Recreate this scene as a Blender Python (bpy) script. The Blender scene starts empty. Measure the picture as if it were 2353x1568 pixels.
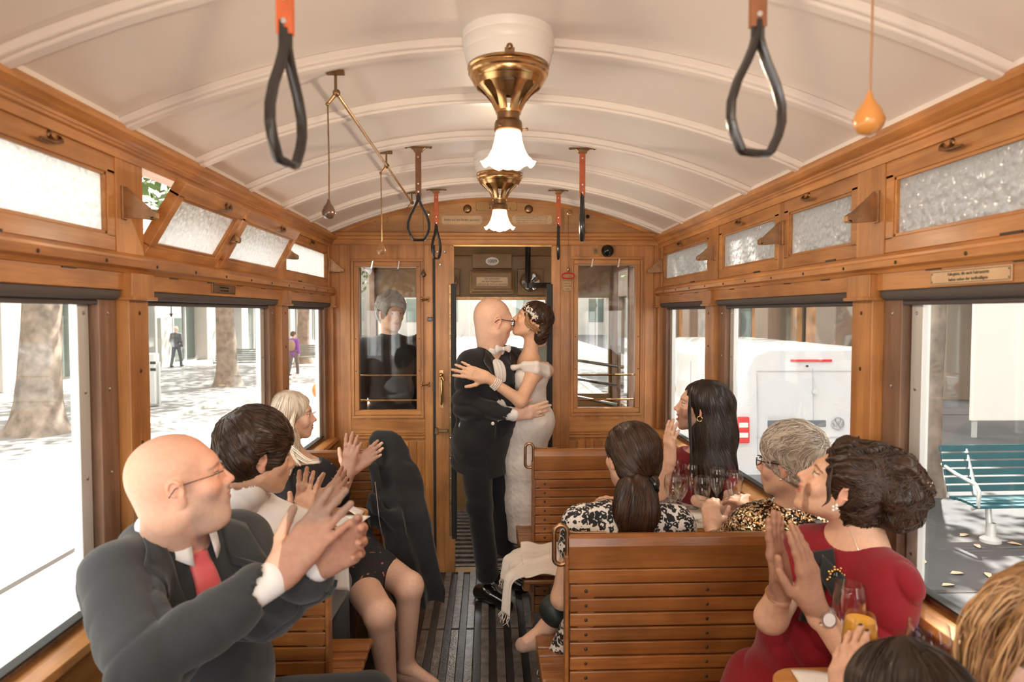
import bpy, bmesh, math, random
import numpy as np
from mathutils import Vector, Matrix, Euler, noise
random.seed(7); np.random.seed(7)
PI = math.pi
scene = bpy.context.scene
COL = scene.collection
# ---------------------------------------------------------------- camera
CAMP = np.array([-.053, 0.0, 1.66])
YAW, PITCH = math.atan(54.5/1569), -math.atan(64/1569)
cam_d = bpy.data.cameras.new('camera'); cam = bpy.data.objects.new('camera', cam_d); COL.objects.link(cam)
cam.location = CAMP; cam.rotation_euler = (PI/2+PITCH, 0, -YAW)
cam_d.sensor_width = 36.0; cam_d.lens = 36.0*1569/2353; cam_d.clip_start = .05; cam_d.clip_end = 400
cam_d.dof.use_dof = True; cam_d.dof.focus_distance = 3.7; cam_d.dof.aperture_fstop = 4.0
scene.camera = cam
# ---------------------------------------------------------------- world, sun, exposure
w = bpy.data.worlds.new('world'); scene.world = w; w.use_nodes = True
wn = w.node_tree.nodes; wl = w.node_tree.links; wn.clear()
wo = wn.new('ShaderNodeOutputWorld'); wb = wn.new('ShaderNodeBackground')
wb.inputs['Color'].default_value = (1.0, .97, .94, 1); wb.inputs['Strength'].default_value = 4.2
wl.new(wb.outputs[0], wo.inputs[0])
sun_d = bpy.data.lights.new('sun', 'SUN'); sun_d.energy = 16.0; sun_d.angle = math.radians(.8); sun_d.color = (1, .95, .88)
sun = bpy.data.objects.new('sun', sun_d); COL.objects.link(sun)
sun.rotation_euler = (math.radians(-28), math.radians(20), 0)
scene.view_settings.view_transform = 'Standard'; scene.view_settings.look = 'None'
scene.view_settings.gamma = 1.0; scene.view_settings.use_curve_mapping = False
scene.view_settings.exposure = 0.74
scene.cycles.max_bounces = 10; scene.cycles.diffuse_bounces = 5; scene.cycles.glossy_bounces = 4
scene.cycles.transmission_bounces = 8; scene.cycles.transparent_max_bounces = 16
scene.cycles.caustics_reflective = False; scene.cycles.caustics_refractive = False
scene.cycles.sample_clamp_indirect = 6.0
# ---------------------------------------------------------------- pixel helpers (a pixel and a distance down the car give a point)
_f = np.array([math.sin(YAW)*math.cos(PITCH), math.cos(YAW)*math.cos(PITCH), math.sin(PITCH)])
_r = np.array([math.cos(YAW), -math.sin(YAW), 0.0]); _u = np.cross(_r, _f)
def at(px, py, Y):
    d = _f + _r*(px-1176.5)/1569 + _u*(784-py)/1569
    return CAMP + d*(Y/d[1])
def V3(p): return Vector((float(p[0]), float(p[1]), float(p[2])))
def npv(*a): return np.array(a, float)
def unit(v):
    v = np.array(v, float); return v/(np.linalg.norm(v)+1e-12)
# ---------------------------------------------------------------- materials
def srgb(r, g, b):
    return tuple(((c/255)/12.92 if c/255 <= .04045 else ((c/255+.055)/1.055)**2.4) for c in (r, g, b))
def new_mat(name):
    m = bpy.data.materials.new(name); m.use_nodes = True
    return m, m.node_tree.nodes, m.node_tree.links, m.node_tree.nodes['Principled BSDF']
def mat(name, col, rough=.5, metal=0, spec=.5, bump=0, bscale=40, var=0, vscale=6, coat=0, sheen=0, emit=0, alpha=1):
    m, N, L, b = new_mat(name)
    c = (*col, 1)
    b.inputs['Base Color'].default_value = c; b.inputs['Roughness'].default_value = rough
    b.inputs['Metallic'].default_value = metal; b.inputs['Specular IOR Level'].default_value = spec
    b.inputs['Coat Weight'].default_value = coat; b.inputs['Sheen Weight'].default_value = sheen
    if emit:
        b.inputs['Emission Color'].default_value = c; b.inputs['Emission Strength'].default_value = emit
    tc = N.new('ShaderNodeTexCoord')
    if var:
        n = N.new('ShaderNodeTexNoise'); n.inputs['Scale'].default_value = vscale; n.inputs['Detail'].default_value = 5
        L.new(tc.outputs['Object'], n.inputs['Vector'])
        r = N.new('ShaderNodeValToRGB'); r.color_ramp.elements[0].position = .3; r.color_ramp.elements[1].position = .7
        r.color_ramp.elements[0].color = (*[x*(1-var) for x in col], 1); r.color_ramp.elements[1].color = (*[min(1, x*(1+var*.6)) for x in col], 1)
        L.new(n.outputs['Fac'], r.inputs[0]); L.new(r.outputs[0], b.inputs['Base Color'])
    if bump:
        n2 = N.new('ShaderNodeTexNoise'); n2.inputs['Scale'].default_value = bscale; n2.inputs['Detail'].default_value = 4
        L.new(tc.outputs['Object'], n2.inputs['Vector'])
        bp = N.new('ShaderNodeBump'); bp.inputs['Strength'].default_value = bump; bp.inputs['Distance'].default_value = .003
        L.new(n2.outputs['Fac'], bp.inputs['Height']); L.new(bp.outputs[0], b.inputs['Normal'])
    return m
def wood(name, c1, c2, axis='Z', sc=1.0, rough=.42, dirt=.25, coat=.15):
    m, N, L, b = new_mat(name)
    tc = N.new('ShaderNodeTexCoord'); mp = N.new('ShaderNodeMapping')
    s = {'X': (1.6, 26, 26), 'Y': (26, 1.6, 26), 'Z': (26, 26, 1.6)}[axis]
    mp.inputs['Scale'].default_value = tuple(v*sc for v in s)
    oi = N.new('ShaderNodeObjectInfo'); ad = N.new('ShaderNodeVectorMath'); ad.operation = 'ADD'
    mu = N.new('ShaderNodeMath'); mu.operation = 'MULTIPLY'; mu.inputs[1].default_value = 13.7
    L.new(oi.outputs['Random'], mu.inputs[0]); L.new(tc.outputs['Object'], mp.inputs['Vector'])
    L.new(mp.outputs[0], ad.inputs[0]); L.new(mu.outputs[0], ad.inputs[1])
    n = N.new('ShaderNodeTexNoise'); n.inputs['Scale'].default_value = 1.0; n.inputs['Detail'].default_value = 6; n.inputs['Distortion'].default_value = .6
    L.new(ad.outputs[0], n.inputs['Vector'])
    n3 = N.new('ShaderNodeTexNoise'); n3.inputs['Scale'].default_value = 7.0; n3.inputs['Detail'].default_value = 3
    L.new(ad.outputs[0], n3.inputs['Vector'])
    mx = N.new('ShaderNodeMath'); mx.operation = 'MULTIPLY_ADD'; mx.inputs[1].default_value = .35
    L.new(n3.outputs['Fac'], mx.inputs[0]); L.new(n.outputs['Fac'], mx.inputs[2])
    r = N.new('ShaderNodeValToRGB'); e = r.color_ramp.elements
    e[0].position = .5; e[0].color = (*c1, 1); e[1].position = .85; e[1].color = (*c2, 1)
    L.new(mx.outputs[0], r.inputs[0])
    d = N.new('ShaderNodeTexNoise'); d.inputs['Scale'].default_value = 5.0; d.inputs['Detail'].default_value = 4
    L.new(tc.outputs['Object'], d.inputs['Vector'])
    dr = N.new('ShaderNodeMapRange'); dr.inputs[1].default_value = .35; dr.inputs[2].default_value = .7
    dr.inputs[3].default_value = 1-dirt; dr.inputs[4].default_value = 1.08; L.new(d.outputs['Fac'], dr.inputs[0])
    rv = N.new('ShaderNodeMapRange'); rv.inputs[3].default_value = .88; rv.inputs[4].default_value = 1.1; L.new(oi.outputs['Random'], rv.inputs[0])
    m1 = N.new('ShaderNodeMath'); m1.operation = 'MULTIPLY'; L.new(dr.outputs[0], m1.inputs[0]); L.new(rv.outputs[0], m1.inputs[1])
    sc_ = N.new('ShaderNodeVectorMath'); sc_.operation = 'SCALE'; L.new(r.outputs[0], sc_.inputs[0]); L.new(m1.outputs[0], sc_.inputs['Scale'])
    L.new(sc_.outputs[0], b.inputs['Base Color'])
    b.inputs['Roughness'].default_value = rough; b.inputs['Coat Weight'].default_value = coat; b.inputs['Coat Roughness'].default_value = .2
    bp = N.new('ShaderNodeBump'); bp.inputs['Strength'].default_value = .25; bp.inputs['Distance'].default_value = .002
    L.new(n3.outputs['Fac'], bp.inputs['Height']); L.new(bp.outputs[0], b.inputs['Normal'])
    return m
def glass_mat(name, tint=(1, 1, 1), refl=1.0):
    m, N, L, b = new_mat(name); N.remove(b)
    o = N['Material Output']; t = N.new('ShaderNodeBsdfTransparent'); t.inputs[0].default_value = (*tint, 1)
    g = N.new('ShaderNodeBsdfGlossy'); g.inputs['Roughness'].default_value = .02
    f = N.new('ShaderNodeLayerWeight'); f.inputs['Blend'].default_value = .5
    pw = N.new('ShaderNodeMath'); pw.operation = 'POWER'; pw.inputs[1].default_value = (4.0 if refl < 1.2 else 2.8); L.new(f.outputs['Facing'], pw.inputs[0])
    mu = N.new('ShaderNodeMath'); mu.operation = 'MULTIPLY_ADD'; mu.use_clamp = True; mu.inputs[1].default_value = .6*refl; mu.inputs[2].default_value = .035*refl; L.new(pw.outputs[0], mu.inputs[0])
    mx = N.new('ShaderNodeMixShader'); L.new(mu.outputs[0], mx.inputs[0]); L.new(t.outputs[0], mx.inputs[1]); L.new(g.outputs[0], mx.inputs[2])
    L.new(mx.outputs[0], o.inputs[0]); return m
def frost_mat(name):
    m, N, L, b = new_mat(name); N.remove(b); o = N['Material Output']
    tc = N.new('ShaderNodeTexCoord'); v = N.new('ShaderNodeTexVoronoi'); v.feature = 'SMOOTH_F1'; v.inputs['Scale'].default_value = 58
    n = N.new('ShaderNodeTexNoise'); n.inputs['Scale'].default_value = 60
    L.new(tc.outputs['Object'], n.inputs['Vector'])
    vm = N.new('ShaderNodeVectorMath'); vm.operation = 'MULTIPLY_ADD'; vm.inputs[1].default_value = (.012, .012, .012)
    L.new(n.outputs['Color'], vm.inputs[0]); L.new(tc.outputs['Object'], vm.inputs[2]); L.new(vm.outputs[0], v.inputs['Vector'])
    bp = N.new('ShaderNodeBump'); bp.inputs['Strength'].default_value = 1.0; bp.inputs['Distance'].default_value = .009; L.new(v.outputs['Distance'], bp.inputs['Height'])
    tr = N.new('ShaderNodeBsdfTranslucent'); tr.inputs[0].default_value = (.92, .93, .93, 1); L.new(bp.outputs[0], tr.inputs['Normal'])
    rf = N.new('ShaderNodeBsdfRefraction'); rf.inputs['Roughness'].default_value = .25; rf.inputs['IOR'].default_value = 1.3; rf.inputs[0].default_value = (.95, .95, .95, 1); L.new(bp.outputs[0], rf.inputs['Normal'])
    g = N.new('ShaderNodeBsdfGlossy'); g.inputs['Roughness'].default_value = .15; L.new(bp.outputs[0], g.inputs['Normal'])
    m1 = N.new('ShaderNodeMixShader'); m1.inputs[0].default_value = .45; L.new(tr.outputs[0], m1.inputs[1]); L.new(rf.outputs[0], m1.inputs[2])
    m2 = N.new('ShaderNodeMixShader'); m2.inputs[0].default_value = .1; L.new(m1.outputs[0], m2.inputs[1]); L.new(g.outputs[0], m2.inputs[2])
    L.new(m2.outputs[0], o.inputs[0]); return m
OAK1, OAK2 = (.42, .165, .040), (.62, .285, .088)
M = {}
for a in 'XYZ': M['oak'+a] = wood('oak_'+a, OAK1, OAK2, a)
for a in 'XY': M['seat'+a] = wood('bench_wood_'+a, (.27, .088, .020), (.42, .165, .042), a, rough=.34, dirt=.38, coat=.35)
M['darkoak'] = wood('weathered_oak', (.20, .105, .06), (.34, .20, .125), 'Z', rough=.55)
M['burl'] = wood('burl_veneer', (.36, .17, .06), (.55, .29, .11), 'X', sc=.45, rough=.35)
M['white'] = mat('white_gloss_paint', (.80, .735, .69), .38, bump=.15, bscale=12, var=.03, vscale=3)
M['lampwhite'] = mat('white_lamp_paint', (.84, .80, .76), .35)
M['brass'] = mat('aged_brass', (.62, .38, .17), .22, 1, var=.25, vscale=30)
M['brassd'] = mat('dark_brass', (.28, .17, .09), .35, 1, var=.3, vscale=30)
M['chrome'] = mat('chrome', (.75, .75, .77), .15, 1)
M['steel'] = mat('painted_steel', (.62, .62, .60), .4, .3)
M['rubber'] = mat('black_rubber', (.018, .017, .016), .6)
M['blind'] = mat('grey_roller_blind', (.10, .085, .08), .9, bump=.4, bscale=300)
M['blackleather'] = mat('black_leather', (.018, .016, .015), .25, bump=.15, bscale=150, coat=.3)
M['orangeleather'] = mat('orange_leather', (.46, .095, .03), .55, bump=.3, bscale=200, var=.2, vscale=40)
M['brownleather'] = mat('brown_leather', (.20, .075, .03), .6, bump=.3, bscale=200, var=.2, vscale=40)
M['bakelite'] = mat('black_bakelite', (.01, .01, .01), .12)
M['screw'] = mat('dark_screw', (.06, .035, .02), .5, .4)
M['olive'] = mat('ochre_paint', (.24, .13, .045), .42, bump=.2, bscale=30, var=.2)
M['plate'] = mat('enamel_plate', (.62, .42, .24), .4, var=.12, vscale=20)
M['platey'] = mat('gold_plate', (.48, .28, .10), .35, var=.15, vscale=20)
M['ink'] = mat('black_ink', (.02, .015, .012), .6)
M['glass'] = glass_mat('clear_glass', (.97, .985, .98), 1.0)
M['wineglass'] = glass_mat('wine_glass', (.995, .995, .995), 1.3)
M['frost'] = frost_mat('hammered_glass')
M['bulb'] = mat('bulb_glow', (1, .86, .66), .3, emit=14)
M['linen'] = mat('white_linen', (.82, .77, .72), .8, bump=.3, bscale=90)
M['floor'] = mat('worn_floor', (.035, .03, .028), .38, bump=.5, bscale=60, var=.5, vscale=14)
M['floorslat'] = mat('worn_floor_slat', (.17, .145, .13), .26, bump=.6, bscale=90, var=.45, vscale=22)
# ---------------------------------------------------------------- mesh builder
class MB:
    def __init__(s): s.v = []; s.f = []; s.mi = []; s.cur = 0
    def add(s, vs, fs):
        o = len(s.v); s.v += [tuple(map(float, p)) for p in vs]; s.f += [tuple(i+o for i in q) for q in fs]; s.mi += [s.cur]*len(fs); return s
    def box(s, x0, x1, y0, y1, z0, z1):
        v = [(x, y, z) for z in (z0, z1) for y in (y0, y1) for x in (x0, x1)]
        return s.add(v, [(0, 2, 3, 1), (4, 5, 7, 6), (0, 1, 5, 4), (2, 6, 7, 3), (0, 4, 6, 2), (1, 3, 7, 5)])
    def obox(s, c, ax, ay, az):                 # centre and three half-axis vectors
        c, ax, ay, az = map(np.array, (c, ax, ay, az)); v = []
        for k in (-1, 1):
            for j in (-1, 1):
                for i in (-1, 1): v.append(c+ax*i+ay*j+az*k)
        return s.add(v, [(0, 2, 3, 1), (4, 5, 7, 6), (0, 1, 5, 4), (2, 6, 7, 3), (0, 4, 6, 2), (1, 3, 7, 5)])
    def prism(s, prof, axis, a, b):             # profile of 2D points swept along an axis
        n = len(prof); mk = {'X': lambda p, t: (t, p[0], p[1]), 'Y': lambda p, t: (p[0], t, p[1]), 'Z': lambda p, t: (p[0], p[1], t)}[axis]
        v = [mk(p, a) for p in prof]+[mk(p, b) for p in prof]
        f = [(i, (i+1) % n, (i+1) % n+n, i+n) for i in range(n)]+[tuple(range(n))[::-1], tuple(range(n, 2*n))]
        return s.add(v, f)
    def tube(s, pts, r, n=8, caps=True, closed=False, flat=1.0, nrm=None):
        pts = [np.array(p, float) for p in pts]; m = len(pts); rs = r if hasattr(r, '__len__') else [r]*m
        vs = []; up = None
        for i in range(m):
            if closed: t = pts[(i+1) % m]-pts[i-1]
            else: t = pts[min(i+1, m-1)]-pts[max(i-1, 0)]
            t = unit(t)
            if nrm is not None: up = np.array(nrm, float)
            elif up is None: up = npv(0, 0, 1) if abs(t[2]) < .9 else npv(1, 0, 0)
            x = unit(up-t*np.dot(up, t)); y = np.cross(t, x); up = x
            for k in range(n):
                a = 2*PI*k/n; vs.append(pts[i]+(x*math.cos(a)*flat+y*math.sin(a))*rs[i])
        f = []
        for i in range(m if closed else m-1):
            j = (i+1) % m
            for k in range(n): f.append((i*n+k, i*n+(k+1) % n, j*n+(k+1) % n, j*n+k))
        if caps and not closed: f += [tuple(range(n))[::-1], tuple(range((m-1)*n, m*n))]
        return s.add(vs, f)
    def lathe(s, prof, c=(0, 0, 0), n=24, axis='Z', a0=0, a1=2*PI):
        c = np.array(c, float); vs = []; m = len(prof); full = abs(a1-a0-2*PI) < 1e-6; nn = n if full else n+1
        for (r, h) in prof:
            for k in range(nn):
                a = a0+(a1-a0)*k/n; x, y = r*math.cos(a), r*math.sin(a)
                vs.append(c+({'Z': (x, y, h), 'Y': (x, h, y), 'X': (h, x, y)}[axis]))
        f = []
        for i in range(m-1):
            for k in range(n if full else n):
                k2 = (k+1) % nn
                f.append((i*nn+k, i*nn+k2, (i+1)*nn+k2, (i+1)*nn+k))
        return s.add(vs, f)
    def ball(s, c, r, n=12, m=8):
        if not hasattr(r, '__len__'): r = (r, r, r)
        vs = []; f = []
        for i in range(m+1):
            t = PI*i/m
            for k in range(n):
                a = 2*PI*k/n; vs.append((c[0]+r[0]*math.sin(t)*math.cos(a), c[1]+r[1]*math.sin(t)*math.sin(a), c[2]+r[2]*math.cos(t)))
        for i in range(m):
            for k in range(n): f.append((i*n+k, (i+1)*n+k, (i+1)*n+(k+1) % n, i*n+(k+1) % n))
        return s.add(vs, f)
    def mesh(s, name, mats, smooth=False):
        me = bpy.data.meshes.new(name); me.from_pydata(s.v, [], s.f)
        for m in (mats if isinstance(mats, (list, tuple)) else [mats]): me.materials.append(m)
        me.polygons.foreach_set('material_index', s.mi)
        bm = bmesh.new(); bm.from_mesh(me); bmesh.ops.remove_doubles(bm, verts=bm.verts, dist=1e-6)
        bmesh.ops.recalc_face_normals(bm, faces=bm.faces); bm.to_mesh(me); bm.free()
        if smooth:
            me.shade_smooth(); me.set_sharp_from_angle(angle=math.radians(40))
        return me
    def obj(s, name, mats, parent=None, smooth=False, bevel=0, **k):
        return link(bpy.data.objects.new(name, s.mesh(name, mats, smooth)), parent, bevel, **k)
def link(o, parent=None, bevel=0, label=None, cat=None, group=None, kind=None):
    COL.objects.link(o)
    if parent is not None: o.parent = parent
    if bevel:
        b = o.modifiers.new('bevel', 'BEVEL'); b.width = bevel; b.segments = 2; b.limit_method = 'ANGLE'
    if label: o['label'] = label
    if cat: o['category'] = cat
    if group: o['group'] = group
    if kind: o['kind'] = kind
    return o
def thing(name, label, cat, loc=(0, 0, 0), rot=(0, 0, 0), group=None, kind=None):
    o = bpy.data.objects.new(name, None); o.empty_display_size = .1; COL.objects.link(o)
    o.location = V3(loc); o.rotation_euler = rot; o['label'] = label
    if cat: o['category'] = cat
    if group: o['group'] = group
    if kind: o['kind'] = kind
    return o
def inst(me, name, parent, loc=(0, 0, 0), rot=(0, 0, 0), scl=(1, 1, 1), **k):
    o = bpy.data.objects.new(name, me); link(o, parent, **k); o.location = V3(loc); o.rotation_euler = rot; o.scale = scl; return o
def dup(root, loc, rot=None, label=None, scl=None):
    r = root.copy(); COL.objects.link(r); r.location = V3(loc)
    if rot is not None: r.rotation_euler = rot
    if scl is not None: r.scale = scl
    if label: r['label'] = label
    for ch in list(root.children):
        c = ch.copy(); COL.objects.link(c); c.parent = r
        for g in ch.children:
            d = g.copy(); COL.objects.link(d); d.parent = c
    return r
def textobj(name, body, size, loc, rot, parent, m=None, align='CENTER', **k):
    cu = bpy.data.curves.new(name, 'FONT'); cu.body = body; cu.size = size; cu.align_x = align; cu.align_y = 'CENTER'; cu.extrude = .0003
    cu.resolution_u = 2; cu.offset = k.pop('offset', 0)
    if 'sl' in k: cu.space_line = k.pop('sl')
    o = bpy.data.objects.new(name, cu); o.data.materials.append(m or M['ink']); COL.objects.link(o)
    me = bpy.data.meshes.new_from_object(o); bpy.data.objects.remove(o)
    return inst(me, name, parent, loc, rot)
# ================================================================ the car body
HW, YE, YR = 1.037, 4.33, -1.3
PIL = [-.87, .50, 1.87, 3.23]; PW = .105
def zc(x): return 2.385-.235*(abs(x)/HW)**2
def S(name, m, mb, parent=None, bevel=.002, **k):
    return mb.obj(name, m, parent, bevel=bevel, **({} if parent is not None else {'kind': 'structure'}), **k)
# ceiling: arched shell with thickness
mb = MB(); xs = np.linspace(-HW-.06, HW+.06, 29)
prof = [(x, zc(x)) for x in xs]+[(x, zc(x)+.07) for x in xs[::-1]]
mb.prism(prof, 'Y', YR-.05, YE+.04)
ceil = mb.obj('ceiling', M['white'], None, smooth=True, kind='structure')
ribp = MB(); xs2 = np.linspace(-HW+.02, HW-.02, 25)
pf = [(x, zc(x)+.001) for x in xs2]+[(x, zc(x)-.022) for x in xs2[::-1]]
ribp.prism(pf, 'Y', -.028, .028)
pf = [(x, zc(x)-.02) for x in xs2]+[(x, zc(x)-.031) for x in xs2[::-1]]
ribp.prism(pf, 'Y', -.016, .016)
ribm = ribp.mesh('ceiling_rib', M['white'], True)
ribs = [.47+.457*k for k in range(-3, 9)]
for y in ribs: inst(ribm, 'ceiling_rib', ceil, (0, y, 0), bevel=.004)
for s in (-1, 1):
    for a, b in zip(ribs[:-1], ribs[1:]):
        mb = MB(); x0 = s*HW; xi = s*(HW-.035); xj = s*(HW-.055)
        mb.prism([(x0, 2.148), (xi, 2.148), (xi, 2.172), (xj, 2.176), (xj, zc(xj)+.002), (x0, zc(xj)+.01)], 'Y', a+.028, b-.028)
        mb.obj('edge_moulding', M['white'], ceil, bevel=.002)
# floor with slats
fl = MB().box(-HW-.05, HW+.05, YR, YE+.04, -.04, 0).obj('floor', M['floor'], kind='structure')
sm = MB().prism([(-.023, 0), (-.019, .012), (.019, .012), (.023, 0)], 'Y', -.5, .5).mesh('floor_slat', M['floorslat'])
for i in range(10):
    for j, (a, b) in enumerate([(-.2, 1.16), (1.18, 2.34), (2.36, 3.5), (3.52, 4.3)]):
        inst(sm, 'floor_slat', fl, (-.54+i*.078, (a+b)/2, 0), scl=(1, (b-a), 1), bevel=.0015)
M['stay'] = mat('bronze_stay', (.36, .20, .10), .38, .7, var=.3, vscale=30)
def side(s, nm):
    A = lambda t: s*(HW-t)                       # t metres into the car from the wall plane
    bx = lambda mb, t0, t1, y0, y1, z0, z1: mb.box(min(A(t0), A(t1)), max(A(t0), A(t1)), y0, y1, z0, z1)
    sb = .885 if s < 0 else .925
    mb = MB(); bx(mb, -.07, 0, YR, YE+.04, -.05, sb-.03)
    wall = S('wall_'+nm, M['oakY'], mb)
    mb = MB(); mb.prism([(A(-.05), sb-.035), (A(.035), sb-.035), (A(.042), sb-.025), (A(.035), sb-.008), (A(0), sb), (A(-.05), sb)], 'Y', YR, YE); S('window_sill', M['oakY'], mb, wall)
    mb = MB(); bx(mb, -.075, -.05, YR, YE, sb-.03, sb+.008); S('sill_strip', M['steel'], mb, wall)
    # header, rail, cornice
    for a, b in zip([YR]+[p+PW for p in PIL], PIL+[YE]):
        mb = MB(); bx(mb, -.06, .012, a, b, 1.722, 1.77); S('header_board', M['oakY'], mb, wall)
        mb = MB(); mb.tube([(A(-.008), a+.02, 1.712), (A(-.008), b-.02, 1.712)], .017, 10); bx(mb, -.022, -.018, a+.03, b-.03, 1.685, 1.712)
        mb.tube([(A(-.02), a+.03, 1.687), (A(-.02), b-.03, 1.687)], .006, 6)
        mb.obj('roller_blind', M['blind'], wall, smooth=True)
        for yy in np.arange(a+.15, b-.05, .28):
            mb = MB(); bx(mb, -.0, .0145, yy, yy+.055, 1.7645, 1.7675); mb.obj('hinge', M['screw'], wall)
    for pf, n in (([(A(-.05), 1.768), (A(.016), 1.768), (A(.022), 1.778), (A(.034), 1.784), (A(.036), 1.80), (A(.028), 1.804), (A(.028), 1.812), (A(.012), 1.822), (A(-.05), 1.822)], 'rail'),
                  ([(A(-.05), 2.07), (A(.008), 2.07), (A(.010), 2.092), (A(.018), 2.096), (A(.018), 2.102), (A(.022), 2.104), (A(.022), 2.110), (A(.034), 2.116), (A(.048), 2.128), (A(.048), 2.138), (A(.042), 2.15), (A(-.05), 2.15)], 'cornice')):
        mb = MB().prism(pf, 'Y', YR, YE); S(n, M['oakY'], mb, wall, bevel=.001)
    for k in range(17):
        y = .1+k*.26
        MB().ball((A(.030), y, 2.122), (.005, .005, .005), 8, 6).obj('screw', M['screw'], wall)
        MB().ball((A(.0355), y+.08, 1.792), (.003, .005, .005), 8, 6).obj('screw', M['screw'], wall)
    # pillars
    for i, p in enumerate(PIL+[YE-.05]):
        e = min(p+PW, YE)
        mb = MB(); bx(mb, -.05, .02, p, e, sb-.01, 1.70); S('pillar', M['oakZ'], mb, wall)
        mb = MB(); bx(mb, -.05, .034, p-.008, e+.008, 1.70, 1.768); bx(mb, -.05, .042, p-.012, e+.012, 1.695, 1.705); S('pillar_capital', M['oakZ'], mb, wall)
        mb = MB(); bx(mb, -.055, .004, p-.02, min(e+.015, YE), 1.82, 2.075); S('transom_post', M['oakZ'], mb, wall)
        for z in (1.05, 1.3, 1.5, 1.66):
            MB().ball((A(.020), p+.055, z), (.003, .006, .006), 8, 6).obj('screw', M['screw'], wall)
    # lower windows: stiles, strip, gasket, pane
    n = 0
    for a, b in zip([YR]+[p+PW for p in PIL], PIL+[YE-.05]):
        n += 1
        mb = MB(); bx(mb, -.049, -.012, b-.085, b-.004, sb, 1.70); bx(mb, -.049, -.012, a+.0, a+.03, sb, 1.70); bx(mb, -.049, -.030, a+.03, b-.085, sb, sb+.02)
        win = S('window_%d' % (n if s < 0 else n+20), M['darkoak'], mb)
        mb = MB(); bx(mb, -.056, -.034, b-.140, b-.093, sb+.02, 1.70); bx(mb, -.056, -.040, a+.03, a+.06, sb+.02, 1.70); S('steel_strip', M['steel'], mb, win)
        mb = MB(); bx(mb, -.05, -.040, b-.093, b-.085, sb+.02, 1.70); bx(mb, -.05, -.02, a+.03, b-.09, sb+.018, sb+.024); S('gasket', M['rubber'], mb, win)
        mb = MB(); bx(mb, -.050, -.047, a+.03, b-.10, sb+.01, 1.70); mb.obj('pane', M['glass'], win)
        for z in (1.02, 1.24, 1.46, 1.66):
            MB().ball((A(-.033), b-.115, z), (.002, .005, .005), 8, 6).obj('screw', M['chrome'], win)
            MB().ball((A(-.011), b-.045, z), (.002, .005, .005), 8, 6).obj('screw', M['chrome'], win)
    # transoms
    TR = [(-1.25, -.89), (-.76, -.17), (-.13, .48), (.615, 1.15), (1.195, 1.852), (1.992, 2.497), (2.543, 3.205), (3.345, 4.245)]
    if True:
        for j, (a, b) in enumerate(TR):
            hgt = .247; W = .036
            tilt = {5: 31, 6: 29}.get(j, 0) if s < 0 else 0
            o = bpy.data.objects.new('window_%d' % (40+j+(0 if s < 0 else 20)), None); COL.objects.link(o); o['kind'] = 'structure'
            o.location = (A(-.012), (a+b)/2, 1.824); o.rotation_euler = (0, math.radians(tilt), 0)
            h2 = (b-a)/2; fx = lambda mb, x0, x1, *r: mb.box(min(s*x0, s*x1), max(s*x0, s*x1), *r)
            mb = MB(); fx(mb, -.012, .02, -h2, h2, 0, W+.006); fx(mb, -.012, .02, -h2, h2, hgt-W-.01, hgt)
            fx(mb, -.012, .02, -h2, -h2+W, W, hgt-W); fx(mb, -.012, .02, h2-W, h2, W, hgt-W); S('frame', M['oakY'], mb, o)
            mb = MB(); fx(mb, .002, .006, -h2+W, h2-W, W, hgt-W); mb.obj('pane', M['frost'], o)
            mb = MB()
            for yy in (-h2+W+.004, h2-W-.004): fx(mb, -.008, .002, yy-.004, yy+.004, W, hgt-W)
            for zz in (W+.01, hgt-W-.014): fx(mb, -.008, .002, -h2+W, h2-W, zz-.004, zz+.004)
            S('glazing_bead', M['oakY'], mb, o, bevel=.001)
            mb = MB()                                # brass catch
            y0 = .05; xx = -.013*s
            mb.tube([(xx, y0+.045, hgt-.012), (xx-.012*s, y0+.035, hgt-.02), (xx-.014*s, y0, hgt-.03), (xx-.018*s, y0-.05, hgt-.032)], [.007, .005, .005, .004], 8)
            mb.tube([(xx, y0+.01, hgt-.012), (xx-.014*s, y0+.005, hgt-.028)], .004, 8)
            mb.ball((xx, y0+.045, hgt-.012), (.003, .009, .009)); mb.ball((xx, y0+.01, hgt-.010), (.003, .009, .009))
            mb.obj('catch', M['brassd'], o, smooth=True)
            mb = MB(); fx(mb, -.016, -.010, -.03-h2*.4, .03-h2*.4, -.004, .006); mb.obj('hinge', M['screw'], o)
            if j and j not in (4,):
                mb = MB()
                fx(mb, -.02, -.004, 0, 0, 0, 0) if 0 else None
                mb.obj if 0 else None
        for y in (.548, 1.173, 1.905, 2.52, 3.27, 4.285):   # dividers carry stay brackets
            mb = MB()
            if y in (1.173, 2.52): 
                m2 = MB(); bx(m2, -.05, .0, y-.022, y+.022, 1.82, 2.075); S('transom_post', M['oakZ'], m2, wall)
            y2 = y-.015
            mb.prism([(A(-.01), 2.0), (A(.012), 2.0), (A(.085), 1.932), (A(.09), 1.915), (A(.07), 1.912), (A(-.01), 1.918)], 'Y', y2-.003, y2+.003)
            bx(mb, -.01, .010, y2-.02, y2+.004, 1.912, 2.0)
            bx(mb, .068, .09, y2-.018, y2+.004, 1.912, 1.919)
            mb.prism([(A(.08), 1.94), (A(.094), 1.93), (A(.094), 1.915), (A(.08), 1.912)], 'Y', y2-.018, y2+.004)
            mb.obj('stay_bracket', M['stay'], wall, bevel=.001)
    return wall
wallL = side(-1, 'left'); wallR = side(1, 'right')
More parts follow.
